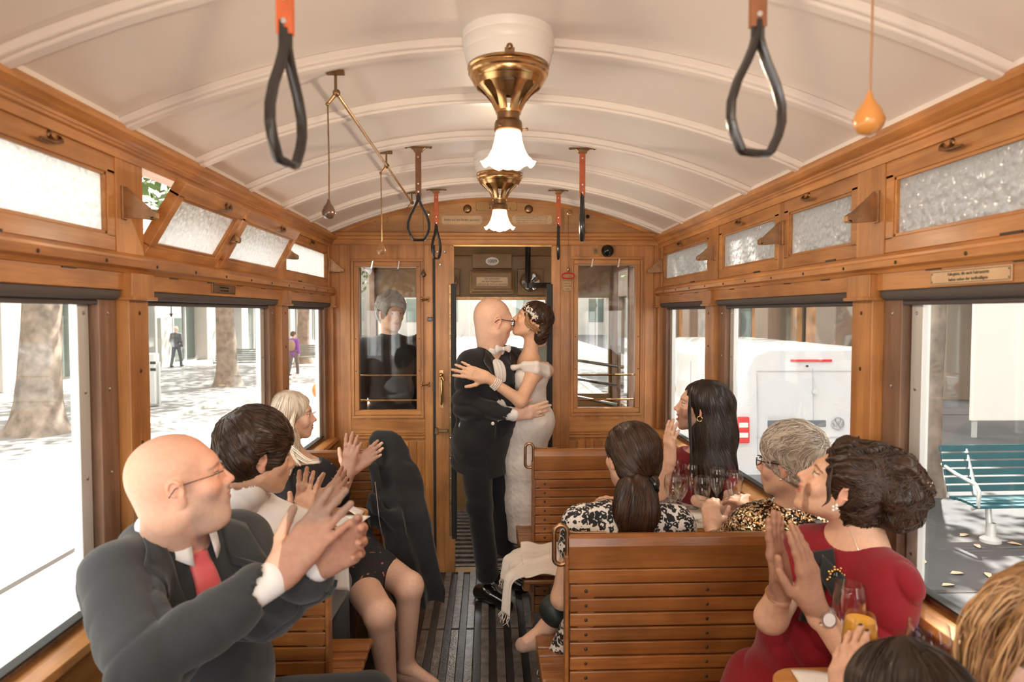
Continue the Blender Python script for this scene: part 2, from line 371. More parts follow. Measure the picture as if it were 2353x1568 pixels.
# small plates on the header boards
def plate(name, label, x, y, z, w_, h_, m, rot, parent=None, lines=(), size=.01, th=.0025, gap=1.35):
    o = MB().box(-w_/2, w_/2, -th, 0, -h_/2, h_/2).obj(name, m, parent, bevel=.001, **({'label': label, 'cat': 'sign'} if parent is None else {}))
    o.location = (x, y, z); o.rotation_euler = rot
    fr = MB()
    t = .0012
    for (a, b, c, d) in ((-w_/2+.003, w_/2-.003, h_/2-.003-t, h_/2-.003), (-w_/2+.003, w_/2-.003, -h_/2+.003, -h_/2+.003+t), (-w_/2+.003, -w_/2+.003+t, -h_/2+.003, h_/2-.003), (w_/2-.003-t, w_/2-.003, -h_/2+.003, h_/2-.003)):
        fr.box(a, b, -th-.0004, -th+.0002, c, d)
    fr.obj('border', M['ink'], o)
    for sx in (-1, 1):
        for sz in (-1, 1): MB().ball((sx*(w_/2-.008), -th, sz*(h_/2-.008)), (.0022, .001, .0022), 6, 4).obj('screw', M['screw'], o)
    for i, t_ in enumerate(lines):
        zz = ((len(lines)-1)/2-i)*size*gap
        textobj('lettering', t_, size, (0, -th-.0003, zz), (PI/2, 0, 0), o)
    return o
plate('notice_plate', 'pale plate with two lines of small print on the header above the nearest right window', HW-.013, 1.50, 1.744, .26, .034, M['plate'], (0, 0, PI/2*-1), None, ('Fahrgäste, die nach Fahrtantritt', 'haben neben der tarifmäßigen'), .0105, gap=1.2)
plate('notice_plate', 'dark brass plate on the header above the middle left window', -HW+.013, 2.55, 1.748, .22, .034, M['brassd'], (0, 0, PI/2), None, ('Bitte nicht hinauslehnen', 'Fenster langsam öffnen'), .009, gap=1.2)
# ---------------------------------------------------------------- front bulkhead
B = MB()
y0, y1 = YE, YE+.04
def seg(x0, x1, z0, z1, a=y0, b=y1): B.box(x0, x1, a, b, z0, z1)
wl_ = (-.868, -.506, 1.045, 1.950); wr_ = (.517, .885, 1.055, 1.967)
DX0, DX1, DZ = -.268, .348, 2.083
seg(-HW, wl_[0], 0, 2.15); seg(wl_[0], wl_[1], 0, wl_[2]); seg(wl_[0], wl_[1], wl_[3], 2.15); seg(wl_[1], DX0, 0, 2.15)
seg(DX0, DX1, DZ, 2.15); seg(DX1, wr_[0], 0, 2.15); seg(wr_[0], wr_[1], 0, wr_[2]); seg(wr_[0], wr_[1], wr_[3], 2.15); seg(wr_[1], HW, 0, 2.15)
wf = B.obj('wall_front', M['oakZ'], kind='structure')
mb = MB(); xs = np.linspace(-HW, HW, 31)
mb.prism([(x, zc(x)+.03) for x in xs]+[(HW, 2.13), (-HW, 2.13)], 'Y', YE-.004, YE+.04); mb.obj('tympanum', M['burl'], wf)
mb = MB(); mb.prism([(x, zc(x)) for x in xs]+[(x, zc(x)-.022) for x in xs[::-1]], 'Y', YE-.014, YE); mb.obj('arch_trim', M['oakX'], wf, smooth=True)
for x in (-.405, .41):
    MB().box(x-.012, x+.012, YE-.009, YE, 2.155, zc(x)-.02).obj('trim_strip', M['oakZ'], wf, bevel=.002)
MB().prism([(YE, 2.088), (YE-.014, 2.088), (YE-.018, 2.10), (YE-.018, 2.118), (YE-.026, 2.124), (YE-.026, 2.138), (YE-.036, 2.144), (YE-.04, 2.160), (YE-.03, 2.168), (YE, 2.168)], 'X', -HW, HW).obj('cornice', M['oakX'], wf, bevel=.001)
def frame_rect(x0, x1, z0, z1, w_, d, name, m, par=wf, y=YE):
    for (a, b, c, e, mm) in ((x0, x1, z1-w_, z1, m+'X'), (x0, x1, z0, z0+w_, m+'X'), (x0, x0+w_, z0+w_, z1-w_, m+'Z'), (x1-w_, x1, z0+w_, z1-w_, m+'Z')):
        MB().box(a, b, y-d, y, c, e).obj(name, M[mm], par, bevel=.0025)
for (x0, x1, z0, z1) in (wl_, wr_):
    frame_rect(x0-.045, x1+.045, z0-.05, z1+.05, .016, .014, 'moulding', 'oak')
    frame_rect(x0-.028, x1+.028, z0-.03, z1+.03, .028, .008, 'window_frame', 'oak')
    MB().box(x0-.002, x1+.002, YE+.018, YE+.022, z0-.002, z1+.002).obj('pane', M['glass'], wf)
    for q in (.24, .7):
        mb = MB(); xx = x0+(x1-x0)*q; mb.obox((xx, YE-.012, z1+.012), (.006, 0, .002), (0, .003, 0), (.004, 0, .026)); mb.obj('clip', M['chrome'], wf, bevel=.002)
    for zz in (z1+.045, z0-.035, (z0+z1)/2, z0+.25):
        for xx in (x0-.018, x1+.018): MB().ball((xx, YE-.008, zz), (.004, .002, .004), 8, 6).obj('screw', M['screw'], wf)
# stiles, rails and tongue-and-groove boards under the windows
for (x0, x1) in ((-.985, -.92), (-.455, -.405), (.405, .462), (.945, 1.0)):
    MB().box(x0, x1, YE-.006, YE, .02, 2.088).obj('stile', M['oakZ'], wf, bevel=.002)
for (x0, x1) in ((-.92, -.455), (.462, .945)):
    for z0, z1, d in ((.90, .985, .006), (.865, .878, .012), (.885, .892, .009)):
        MB().box(x0, x1, YE-d, YE, z0, z1).obj('cross_rail', M['oakX'], wf, bevel=.002)
    n = 9; wd = (x1-x0)/n
    for i in range(n):
        MB().box(x0+i*wd+.0015, x0+(i+1)*wd-.0015, YE-.005, YE+.003, .04, .845).obj('board', M['oakZ'], wf, bevel=.0025)
MB().box(-.402, -.386, YE-.001, YE+.004, .0, 2.088).obj('door_groove', M['rubber'], wf)
MB().box(-.386, DX0, YE-.010, YE, 0, 2.088).obj('door_board', M['oakZ'], wf, bevel=.002)
MB().box(DX1, .405, YE-.010, YE, 0, 2.088).obj('door_board', M['oakZ'], wf, bevel=.002)
MB().box(DX0-.034, DX0-.018, YE-.020, YE-.008, .24, 1.84).obj('metal_edging', M['brassd'], wf, bevel=.002)
MB().box(DX0-.018, DX0+.012, YE-.022, YE+.03, .22, 1.845).obj('door_buffer', M['rubber'], wf, bevel=.003)
MB().box(DX1-.03, DX1+.006, YE-.022, YE+.03, .05, 1.845).obj('door_buffer', M['rubber'], wf, bevel=.003)
MB().box(DX0-.01, DX1+.01, YE-.01, YE+.0, DZ-.003, DZ+.010).obj('lintel_strip', M['brass'], wf, bevel=.001)
MB().box(DX0, DX1, YE-.03, YE+.05, 0, .012).obj('threshold', M['brassd'], wf, bevel=.002)
for z in list(np.linspace(.35, 1.78, 12)): MB().ball((DX0-.026, YE-.020, z), (.004, .002, .004), 6, 4).obj('screw', M['chrome'], wf)
for x, z in ((-.372, 2.045), (-.325, 2.045), (-.355, 1.965)): MB().lathe([(0, -.006), (.006, -.006), (.010, -.002), (.011, 0)], (x, YE-.010, z), 12, 'Y').obj('screw_cap', M['chrome'], wf, smooth=True)
# catches between window stile and frame
for z in (1.745, 1.21):
    mb = MB(); y = YE-.02
    for dx in (-.473, -.43): mb.ball((dx, YE-.012, z+.009), (.008, .01, .007)); mb.ball((dx, YE-.012, z-.009), (.008, .01, .007))
    mb.tube([(-.473, y, z), (-.43, y, z)], .006); mb.obj('window_catch', M['brass'], wf, smooth=True)
MB().box(-.435, -.405, YE-.03, YE, 1.61, 1.635).obj('latch_block', M['bakelite'], wf, bevel=.003)
mb = MB(); mb.box(-.362, -.338, YE-.015, YE-.008, 1.06, 1.30)          # brass door handle
mb.tube([(-.35, YE-.02, 1.25), (-.348, YE-.05, 1.24), (-.344, YE-.055, 1.18), (-.345, YE-.05, 1.10), (-.35, YE-.018, 1.085)], [.006, .008, .010, .008, .007], 10)
mb.ball((-.35, YE-.03, 1.27), (.014, .014, .014)); mb.tube([(-.35, YE-.03, 1.27), (-.33, YE-.045, 1.235)], .007)
mb.obj('door_handle', M['brass'], wf, smooth=True)
mb = MB(); mb.box(-.392, -.31, YE-.03, YE-.01, .905, .925); mb.box(-.392, -.37, YE-.034, YE-.008, .895, .935); mb.obj('door_bolt', M['brassd'], wf, bevel=.003)
# right side fittings
mb = MB().lathe([(0, -.052), (.012, -.050), (.026, -.040), (.036, -.024), (.040, -.006), (.040, 0)], (.703, YE-.004, 2.055), 28, 'Y'); mb.obj('bell_push', M['bakelite'], None, smooth=True, label='round black bell dome above the right bulkhead window', cat='bell')
o = MB().box(-.017, .017, -.002, 0, -.021, .021).obj('emblem_plate', M['platey'], None, bevel=.002, label='tiny square plate with a letter mark beside the black dome', cat='sign'); o.location = (.628, YE-.006, 2.055)
mk = MB()
for bx in ((-.014, .014, .016, .018), (-.014, .014, -.018, -.016), (-.014, -.012, -.018, .018), (.012, .014, -.018, .018), (-.008, -.005, -.012, .008), (.005, .008, -.012, .008), (-.008, .008, -.012, -.009), (-.002, .002, -.008, .012), (-.008, -.003, .006, .009), (.003, .008, .006, .009)): mk.box(bx[0], bx[1], -.003, -.0018, bx[2], bx[3])
mk.obj('letter_mark', M['ink'], o)
for x, nm in ((-.183, 'left'), (.203, 'right')):
    mb = MB().lathe([(0, -.004), (.006, -.004), (.008, -.010), (.018, -.010), (.026, -.004), (.027, 0)], (x, YE-.004, 2.33 if 0 else 2.315), 24, 'Y')
    mb.obj('rosette', M['brassd'], None, smooth=True, label='round brass rosette on the veneer to the %s of the seat count plate' % nm, cat='rosette')
for x, z, r, m_, lb in ((.46, 2.295, .018, 'brass', 'round brass cord guide on the veneer above the red ring pull'), (-.435, 2.285, .016, 'brass', 'round brass cord guide on the veneer behind the far left strap'), (.575, 2.27, .012, 'bakelite', 'small black knob on the right of the veneer')):
    MB().lathe([(0, -.016), (r*.5, -.016), (r*.6, -.008), (r, -.006), (r*1.05, 0)], (x, YE-.004, z), 20, 'Y').obj('guide_boss', M[m_], None, smooth=True, label=lb, cat='fitting')
plate('seat_count_plate', 'gold plate giving seats and standing places, behind the far lamp', 0, YE-.005, 2.333, .262, .062, M['platey'], (0, 0, 0), None, ('20 Sitzpla', '4 Stehple'), .026, gap=1.0)
plate('notice_plate', 'plate reading Nicht auf den Boden spucken on the left of the veneer', -.218, YE-.005, 2.245, .262, .064, M['plate'], (0, 0, 0), None, ('Nicht auf den Boden spucken',), .0185)
plate('notice_plate', 'plate with four lines of fine print on the right of the veneer', .223, YE-.005, 2.248, .262, .060, M['plate'], (0, 0, 0), None, ('Zum Einsteigen unbesetzte Fahrausweise berechtigen', 'nur zur direkten Weiterfahrt im nächsten anschlie-', 'ßenden Wagen. Wer die Fahrt unterbricht, hat für', 'weiteren Fahrtantritt neuen Fahrausweis zu lösen.'), .0096, gap=1.3)
plate('instruction_plate', 'small brown plate of fine print under the red ring pull', .448, YE-.007, 1.84, .066, .085, M['platey'], (0, 0, 0), None, ('Notsignal', 'nur im', 'Gefahrfall', 'ziehen'), .013)
plate('blank_plate', 'small blank metal plate on the left of the veneer', -.72, YE-.005, 2.245, .085, .04, M['platey'], (0, 0, 0))
# rear bulkhead (behind the camera)
mb = MB(); mb.box(-HW, -.35, YR-.04, YR, 0, 1.0); mb.box(.35, HW, YR-.04, YR, 0, 1.0); mb.box(-HW, HW, YR-.04, YR, 2.06, 2.42)
for x in (-HW, -.40, .32, HW-.08): mb.box(x, x+.08, YR-.04, YR, 1.0, 2.06)
mb.obj('wall_back', M['oakZ'], kind='structure')
# ---------------------------------------------------------------- front platform beyond the bulkhead
PY = 5.75
pf_ = MB().box(-HW, HW, YE+.04, PY+.1, -.06, -.02).obj('floor_platform', M['floor'], kind='structure'); 
for i in range(16): MB().box(-.6, .6, YE+.12+i*.09, YE+.16+i*.09, -.02, -.008).obj('floor_slat', M['floorslat'], pf_)
mb = MB(); xs = np.linspace(-HW, HW, 17); mb.prism([(x, 2.38-.12*(x/HW)**2) for x in xs]+[(x, 2.46-.12*(x/HW)**2) for x in xs[::-1]], 'Y', YE+.04, PY+.15); mb.obj('ceiling_platform', M['white'], kind='structure', smooth=True)
mb = MB()
mb.box(-HW, HW, PY, PY+.05, -.3, .98); mb.box(-HW, HW, PY, PY+.05, 1.79, 2.14); mb.box(-HW, HW, PY+.02, PY+.05, 2.14, 2.4)
for x in (-HW, -.49, .43, HW-.07): mb.box(x, x+.06, PY, PY+.05, .98, 1.8)
pfw = mb.obj('wall_platform', M['olive'], kind='structure', bevel=.006)
MB().box(-HW, HW, PY+.015, PY+.02, .98, 1.8).obj('pane', M['glass'], pfw)
MB().box(-.5, .5, PY-.02, PY, 1.77, 1.80).obj('windscreen_rail', M['brassd'], pfw, bevel=.003)
for s, nm in ((-1, 'left'), (1, 'right')):
    mb = MB()
    for y in (YE+.05, YE+.72, PY-.06): mb.box(min(s*HW, s*(HW-.045)), max(s*HW, s*(HW-.045)), y, y+.055, -.05, 2.3)
    mb.box(min(s*HW, s*(HW-.045)), max(s*HW, s*(HW-.045)), YE+.7, PY, -.05, .95); mb.box(min(s*HW, s*(HW-.045)), max(s*HW, s*(HW-.045)), YE+.04, PY, 2.0, 2.3)
    pw = mb.obj('wall_platform_'+nm, M['darkoak'], kind='structure', bevel=.004)
    MB().box(min(s*HW, s*(HW-.004)), max(s*HW, s*(HW-.004)), YE+.77, PY-.06, .95, 2.0).obj('pane', M['glass'], pw)
def PT(label, cat, name, mb, m, **k): return mb.obj(name, m, None, label=label, cat=cat, **k)
# number box, sign box, fans
nb = PT('ochre box with an oval number 1009 above the windscreen', 'box', 'number_box', MB().box(-.185, .145, PY-.06, PY-.002, 2.03, 2.155), M['olive'], bevel=.006)
ov = MB().lathe([(0, -.004), (1, -.004), (1, 0)], (0, 0, 0), 32, 'Y').obj('oval_plate', M['linen'], nb); ov.location = (-.02, PY-.061, 2.09); ov.scale = (.055, 1, .034)
textobj('lettering', '1009', .042, (-.02, PY-.067, 2.09), (PI/2, 0, 0), nb)
sb = thing('sign_box', 'ochre riveted box with a framed sign hanging above the windscreen', 'box', (-.02, PY-.10, 1.92))
mb = MB(); mb.box(-.17, .17, -.03, .08, -.075, .085); mb.box(-.19, .19, .02, .09, -.1, .1); mb.obj('casing', M['olive'], sb, bevel=.018)
p_ = plate('sign', '', 0, -.033, 0, .26, .075, M['plate'], (0, 0, 0), sb, ('Das Unterhalten', 'mit dem Wagenführer', 'während der Fahrt ist verboten'), .019, gap=1.15)
for x, nm in ((-.40, 'left'), (.30, 'right')):
    f = thing('fan', 'small ochre ventilation fan to the %s of the sign box' % nm, 'fan', (x, PY-.06, 1.92))
    MB().lathe([(.085, .03), (.092, -.01), (.085, -.02), (.078, -.01), (.078, .03)], (0, 0, 0), 28, 'Y').obj('ring', M['olive'], f, smooth=True)
    MB().box(-.11, .11, .03, .05, -.11, .11).obj('mount', M['olive'], f, bevel=.005)
    MB().ball((0, -.02, 0), .013).obj('hub', M['brass'], f, smooth=True)
    for k in range(6):
        a = k*PI/3; mb = MB(); d = npv(math.cos(a), 0, math.sin(a)); t = npv(-math.sin(a), 0, math.cos(a))
        mb.add([d*.012+t*.006+(0, -.01, 0), d*.070+t*.018+(0, -.02, 0), d*.075+(0, -.01, 0), d*.070-t*.018+(0, 0, 0), d*.012-t*.006, d*.045+(0, -.016, 0)], [(0, 1, 5), (1, 2, 5), (2, 3, 5), (3, 4, 5), (4, 0, 5)]); mb.obj('blade', M['chrome'], f, smooth=True)
# pole with a bend, hand rails seen through the panes
PT('thick black angled pole hanging from the platform ceiling', 'pole', 'black_pole', MB().tube([(.26, PY-.35, 2.36), (.26, PY-.35, 1.86)], .022, 12).box(.235, .46, PY-.37, PY-.33, 1.86, 1.90), M['bakelite'])
for zz, tx in ((1.26, 'upper'), (1.10, 'lower')):
    PT('horizontal brass rail behind the right pane, the %s one' % tx, 'rail', 'hand_rail', MB().tube([(.50, YE+.06, zz), (.95, YE+.06, zz)], .006, 8), M['brass'], group='rails behind the right pane', smooth=True)
    PT('horizontal brass rail behind the left pane, the %s one' % tx, 'rail', 'hand_rail', MB().tube([(-.90, YE+.06, zz), (-.49, YE+.06, zz)], .006, 8), M['brass'], group='rails behind the left pane', smooth=True)
for k, (z, d) in enumerate(((1.30, .0), (1.16, .0), (1.02, .03))):
    PT('steel rail slanting behind the right pane, %s of three' % ('top', 'middle', 'lowest')[k], 'rail', 'steel_rail', MB().tube([(.60, YE+.9, z+.0), (.92, YE+.55, z-.03)], .012, 8), M['chrome'], group='slanting rails on the platform', smooth=True)
PT('steel post behind the right bulkhead pane', 'post', 'steel_post', MB().tube([(.88, YE+.5, .0), (.88, YE+.5, 1.38)], .012, 8), M['brassd'], smooth=True)
# driver's desk
PT('dark controller desk at the foot of the windscreen', 'desk', 'driver_desk', MB().box(.05, .38, PY-.45, PY-.01, 0, .95).lathe([(0, 0), (.13, 0), (.14, .06), (.11, .09), (0, .09)], (.22, PY-.25, .95), 20), M['bakelite'], bevel=.01)
# ---------------------------------------------------------------- ceiling lamps
def lamp(y):
    z0 = zc(0)
    t = thing('ceiling_lamp', 'brass ceiling lamp with a tulip shade and white drum, the %s one' % ('nearer' if y < 2.5 else 'farther'), 'lamp', (0, y, z0), group='ceiling lamps along the centre line')
    MB().lathe([(.118, .01), (.119, -.018), (.116, -.022), (.119, -.028), (.117, -.046), (.112, -.052), (.113, -.064), (.106, -.086), (.0, -.086)], n=48).obj('drum', M['lampwhite'], t, smooth=True)
    MB().lathe([(.098, -.082), (.104, -.085), (.106, -.092), (.101, -.096), (.104, -.100), (.104, -.106), (.100, -.110), (.0998, -.114), (.09, -.128), (.084, -.132), (.085, -.128), (.094, -.112), (.094, -.084)], n=48).obj('flange', M['brass'], t, smooth=True)
    # cage cone with slots: ribs
    prof = [(.088, -.130), (.078, -.142), (.060, -.158), (.046, -.175), (.037, -.193), (.032, -.205)]
    mb = MB()
    for k in range(8):
        a = k*PI/4+PI/8
        wds = [.39, .2, .2, .24, .30, .39]
        vs = []; n = 5
        for (r, h), wd in zip(prof, wds):
            for j in range(n): aa = a+wd*(j/(n-1)*2-1); vs.append((r*math.cos(aa), r*math.sin(aa), h))
        for (r, h), wd in zip(prof, wds):
            for j in range(n): aa = a+wd*(j/(n-1)*2-1); vs.append(((r-.004)*math.cos(aa), (r-.004)*math.sin(aa), h))
        f = []; m_ = len(prof); o_ = m_*n
        for i in range(m_-1):
            for j in range(n-1): f.append((i*n+j, i*n+j+1, (i+1)*n+j+1, (i+1)*n+j)); f.append((o_+i*n+j, o_+(i+1)*n+j, o_+(i+1)*n+j+1, o_+i*n+j+1))
            f.append((i*n, (i+1)*n, o_+(i+1)*n, o_+i*n)); f.append((i*n+n-1, o_+i*n+n-1, o_+(i+1)*n+n-1, (i+1)*n+n-1))
        mb.add(vs, f)
    mb.lathe([(.093, -.126), (.089, -.132), (.084, -.139), (.080, -.137)], n=40); mb.lathe([(.036, -.19), (.033, -.206), (.028, -.206)], n=32)
    mb.obj('cage', M['brass'], t, smooth=True)
    MB().lathe([(.030, -.200), (.029, -.222), (.034, -.226), (.036, -.232), (.037, -.250), (.033, -.252), (.0, -.252)], n=32).obj('socket', M['brassd'], t, smooth=True)
    mb = MB()
    for k in range(3):
        a = k*2*PI/3; d = npv(math.cos(a), math.sin(a), 0); mb.tube([d*.033+(0, 0, -.245), d*.047+(0, 0, -.245)], .002, 6); mb.ball(d*.048+(0, 0, -.245), .004, 8, 6)
    mb.obj('thumbscrew', M['brassd'], t, smooth=True)
    sh = [(.032, -.248), (.034, -.262), (.037, -.280), (.043, -.300), (.052, -.318), (.062, -.329), (.070, -.334)]
    mb = MB(); n = 48
    vs = []; L_ = len(sh)
    for q in (0, .0025):
        for i, (r, h) in enumerate(sh):
            for k in range(n):
                a = 2*PI*k/n; fl_ = (i/(L_-1))**3; rr = r-q+fl_*.003*math.cos(8*a); hh = h+fl_*.006*math.cos(8*a)
                vs.append((rr*math.cos(a), rr*math.sin(a), hh))
    f = [(g*L_*n+i*n+k, g*L_*n+i*n+(k+1) % n, g*L_*n+(i+1)*n+(k+1) % n, g*L_*n+(i+1)*n+k) for g in (0, 1) for i in range(L_-1) for k in range(n)]
    f += [((L_-1)*n+k, (L_-1)*n+(k+1) % n, (2*L_-1)*n+(k+1) % n, (2*L_-1)*n+k) for k in range(n)]
    mb.add(vs, f); mb.obj('shade', M['shade'], t, smooth=True)
    MB().ball((0, 0, -.318), (.030, .030, .032), 24, 16).lathe([(.016, -.262), (.018, -.285), (.026, -.30)], n=16).obj('bulb', M['bulb'], t, smooth=True)
    mb = MB(); mb.box(-.012, .012, -.112, -.100, -.092, -.078); mb.ball((0, -.108, -.075), .009); mb.obj('clasp', M['brassd'], t, smooth=True)
    ld = bpy.data.lights.new('lamp_light', 'POINT'); ld.energy = 6 if y > 1 else 14; ld.color = (1, .80, .56); ld.shadow_soft_size = .03
    lo = bpy.data.objects.new('lamp_light', ld); COL.objects.link(lo); lo.parent = t; lo.location = (0, 0, -.375)
m_, N_, L_2, b_ = new_mat('milk_glass'); b_.inputs['Base Color'].default_value = (.95, .86, .78, 1); b_.inputs['Roughness'].default_value = .3
N_.remove(b_); tr = N_.new('ShaderNodeBsdfTranslucent'); tr.inputs[0].default_value = (.95, .86, .8, 1); df = N_.new('ShaderNodeBsdfDiffuse'); df.inputs[0].default_value = (.9, .84, .8, 1); mx = N_.new('ShaderNodeMixShader'); mx.inputs[0].default_value = .45
L_2.new(tr.outputs[0], mx.inputs[1]); L_2.new(df.outputs[0], mx.inputs[2]); L_2.new(mx.outputs[0], N_['Material Output'].inputs[0]); M['shade'] = m_
for y in (.44, 1.80, 3.16): lamp(y)
for o in [o for o in COL.objects if o.name.startswith('ceiling_lamp') and abs(o.location.y-.44) < .01]:
    o['label'] = 'brass ceiling lamp with tulip shade, out of view behind the nearer one'
# ================================================================ the street
GZ = -.75
M['asphalt'] = mat('pale_asphalt', (.30, .285, .27), .9, bump=.5, bscale=30, var=.15, vscale=1.2)
M['paving'] = mat('grey_paving', (.22, .21, .20), .9, bump=.4, bscale=20, var=.25, vscale=.8)
M['darkpaving'] = mat('dark_asphalt', (.075, .072, .072), .9, bump=.6, bscale=60, var=.2, vscale=1.0)
M['stone'] = mat('pale_stone', (.46, .43, .39), .8, bump=.2, bscale=8, var=.12, vscale=.6)
M['beige'] = mat('beige_stone', (.26, .20, .155), .8, var=.12, vscale=.6)
M['shopglass'] = mat('shop_glass', (.12, .15, .13), .08, spec=.8)
M['greenpanel'] = mat('pale_green_panel', (.33, .40, .37), .4)
M['darkframe'] = mat('dark_frame', (.03, .025, .022), .4)
M['warmshop'] = mat('warm_shop_interior', (.42, .20, .08), .7, var=.5, vscale=1.5)
M['bark'] = mat('plane_bark', (.25, .195, .155), .9, bump=1.0, bscale=9, var=.45, vscale=5)
M['leaf'] = mat('leaf_green', (.10, .16, .04), .6, var=.3, vscale=2)
M['teal'] = mat('teal_slats', (.02, .085, .10), .45, bump=.2, bscale=30, var=.2)
M['greywood'] = mat('grey_slats', (.16, .17, .15), .6)
M['vanwhite'] = mat('white_van_paint', (.58, .58, .59), .22, coat=.6)
M['vanred'] = mat('red_lens', (.62, .02, .03), .2, coat=.5)
M['orangelens'] = mat('orange_lens', (.8, .22, .02), .3, coat=.4)
g1 = MB().box(-7.4, 3.2, -30, 90, GZ-.2, GZ).obj('ground', M['asphalt'], kind='structure')
g2 = MB().box(-15.2, -7.4, -30, 90, GZ-.2, GZ+.0).obj('ground_left', M['paving'], kind='structure')
g3 = MB().box(3.2, 30, -30, 90, GZ-.2, GZ+.02).obj('ground_right', M['darkpaving'], kind='structure')
MB().box(-7.5, -7.25, -30, 90, GZ-.1, GZ+.07).obj('kerb', M['stone'], g2, bevel=.02)
MB().box(3.1, 3.35, -30, 90, GZ-.1, GZ+.06).obj('kerb', M['stone'], g3, bevel=.02)
for x in (-4.3, -2.85): MB().box(x, x+.07, -30, 90, GZ, GZ+.004).obj('tram_rail', M['darkframe'], g1)
for y in range(0, 40, 5): MB().box(3.4, 30, y*1.0+.6, y+.66, GZ+.02, GZ+.026).obj('paving_joint', M['darkframe'], g3)
# left facade
fa = thing('office_building', 'pale stone office front with glazed bays beyond the left pavement', 'building', (-15, 0, GZ))
MB().box(-5, -.35, -20, 90, 0, 16).obj('wall', M['stone'], fa)
MB().box(-.4, .5, -20, 90, 4.4, 5.1).obj('fascia', M['stone'], fa, bevel=.02)
y = -14.0; k = 0
while y < 80:
    MB().box(-.4, .35, y, y+1.1, 0, 4.4).obj('pilaster', M['stone'], fa, bevel=.02)
    for j in range(3):
        a = y+1.1+j*1.3
        MB().box(-.32, -.28, a+.05, a+1.25, .12, 4.3).obj('pane', M['greenpanel'] if (k+j) % 5 == 3 else M['shopglass'], fa)
        MB().box(-.33, -.18, a-.04, a+.05, 0, 4.4).obj('mullion', M['steel'], fa, bevel=.01)
        MB().box(-.33, -.2, a, a+1.3, 2.9, 3.0).obj('transom', M['steel'], fa, bevel=.01)
    y += 5.0; k += 1
fb = thing('shop_building', 'beige columned shop front with dark frames beyond the right pavement', 'building', (13, 0, GZ))
MB().box(.6, 6, -20, 90, 0, 16).obj('wall', M['beige'], fb)
MB().box(-.5, .7, -20, 90, 4.0, 6.0).obj('canopy', M['beige'], fb, bevel=.03)
y = -11.7; k = 0
while y < 80:
    MB().box(-.5, .55, y, y+1.5, 0, 4).obj('column', M['beige'], fb, bevel=.03)
    for j in range(3):
        a = y+1.5+j*1.5
        MB().box(.50, .54, a+.1, a+1.4, .3, 3.9).obj('pane', M['warmshop'] if (k+j) % 3 else M['shopglass'], fb)
        MB().box(.42, .56, a-.08, a+.1, 0, 4).obj('mullion', M['darkframe'], fb, bevel=.01)
    MB().box(.42, .58, y+1.5, y+6, 0, .3).obj('plinth', M['darkframe'], fb)
    y += 6.0; k += 1
fc = thing('street_end_building', 'pale building closing the street far ahead', 'building', (0, 75, GZ))
MB().box(-16, 16, 0, 6, 0, 15).obj('wall', M['stone'], fc)
for i in range(7):
    for j in range(3): MB().box(-13+i*4, -11.4+i*4, -.08, .02, 1.5+j*4, 4+j*4).obj('window', M['shopglass'], fc)
# trees
def crown_mesh(seed, n=2600, R=(3.6, 4.2, 3.0)):
    rs = np.random.RandomState(seed); c = rs.normal(size=(46, 3)); c /= np.linalg.norm(c, axis=1)[:, None]; c = c*np.array(R)*rs.uniform(.35, 1, (46, 1))
    mb = MB()
    for i in range(n):
        p = c[rs.randint(46)]+rs.normal(size=3)*.55; a = rs.normal(size=3); a /= np.linalg.norm(a); b = np.cross(a, rs.normal(size=3)); b /= np.linalg.norm(b)
        s_ = rs.uniform(.10, .20); mb.add([p-a*s_, p+b*s_*.6, p+a*s_, p-b*s_*.6], [(0, 1, 2, 3)])
    return mb
def nomerge(mb, name, m):
    me = bpy.data.meshes.new(name); me.from_pydata(mb.v, [], mb.f); me.materials.append(m); return me
crown = nomerge(crown_mesh(3), 'foliage', M['leaf'])
def trunk_mesh(r, h, seed, flare=1.7):
    rs = np.random.RandomState(seed); n = 22; L_ = 18; vs = []
    for i in range(L_):
        z = h*(i/(L_-1))**1.4; rr = r*(1+(flare-1)*math.exp(-z/.35))*(1-.28*z/h)
        for k in range(n):
            a = 2*PI*k/n; q = rr*(1+.06*math.sin(3*a+z*.6+seed)+.10*math.exp(-z/.3)*math.sin(5*a+seed)+.02*rs.normal())
            vs.append((q*math.cos(a)+.05*z*math.sin(seed+z*.2), q*math.sin(a), z-.05))
    f = [(i*n+k, i*n+(k+1) % n, (i+1)*n+(k+1) % n, (i+1)*n+k) for i in range(L_-1) for k in range(n)]
    return MB().add(vs, f)
def tree(x, y, r, label, seed, h=5.2, sc=1.0):
    t = thing('tree', label, 'tree', (x, y, GZ), (0, 0, seed*1.3), group='street trees')
    mb = trunk_mesh(r, h, seed)
    for k in range(5):
        a = k*1.26+seed; mb.tube([(0, 0, h*.75), (math.cos(a)*.8, math.sin(a)*.8, h+.3), (math.cos(a)*2.2, math.sin(a)*2.2, h+2.2)], [r*.5, r*.35, r*.12], 8)
    mb.obj('trunk', M['bark'], t, smooth=True)
    inst(crown, 'foliage', t, (0, 0, h+2.2), (0, 0, seed*2.1), (sc, sc, sc), kind='stuff')
tl = [(-9.1, 14.0, .40, 'thick pale tree trunk outside the nearest left window'), (-8.7, 22.9, .32, 'tree trunk with flared foot outside the middle left window'),
      (-8.9, 33, .30, 'slim tree beyond the flared one along the left pavement'), (-8.8, 43, .3, 'tree far down the left pavement'), (-9, 4.6, .36, 'tree at the left kerb beside the car, mostly out of view')]
for i, (x, y, r, lb) in enumerate(tl): tree(x, y, r, lb, i+1)
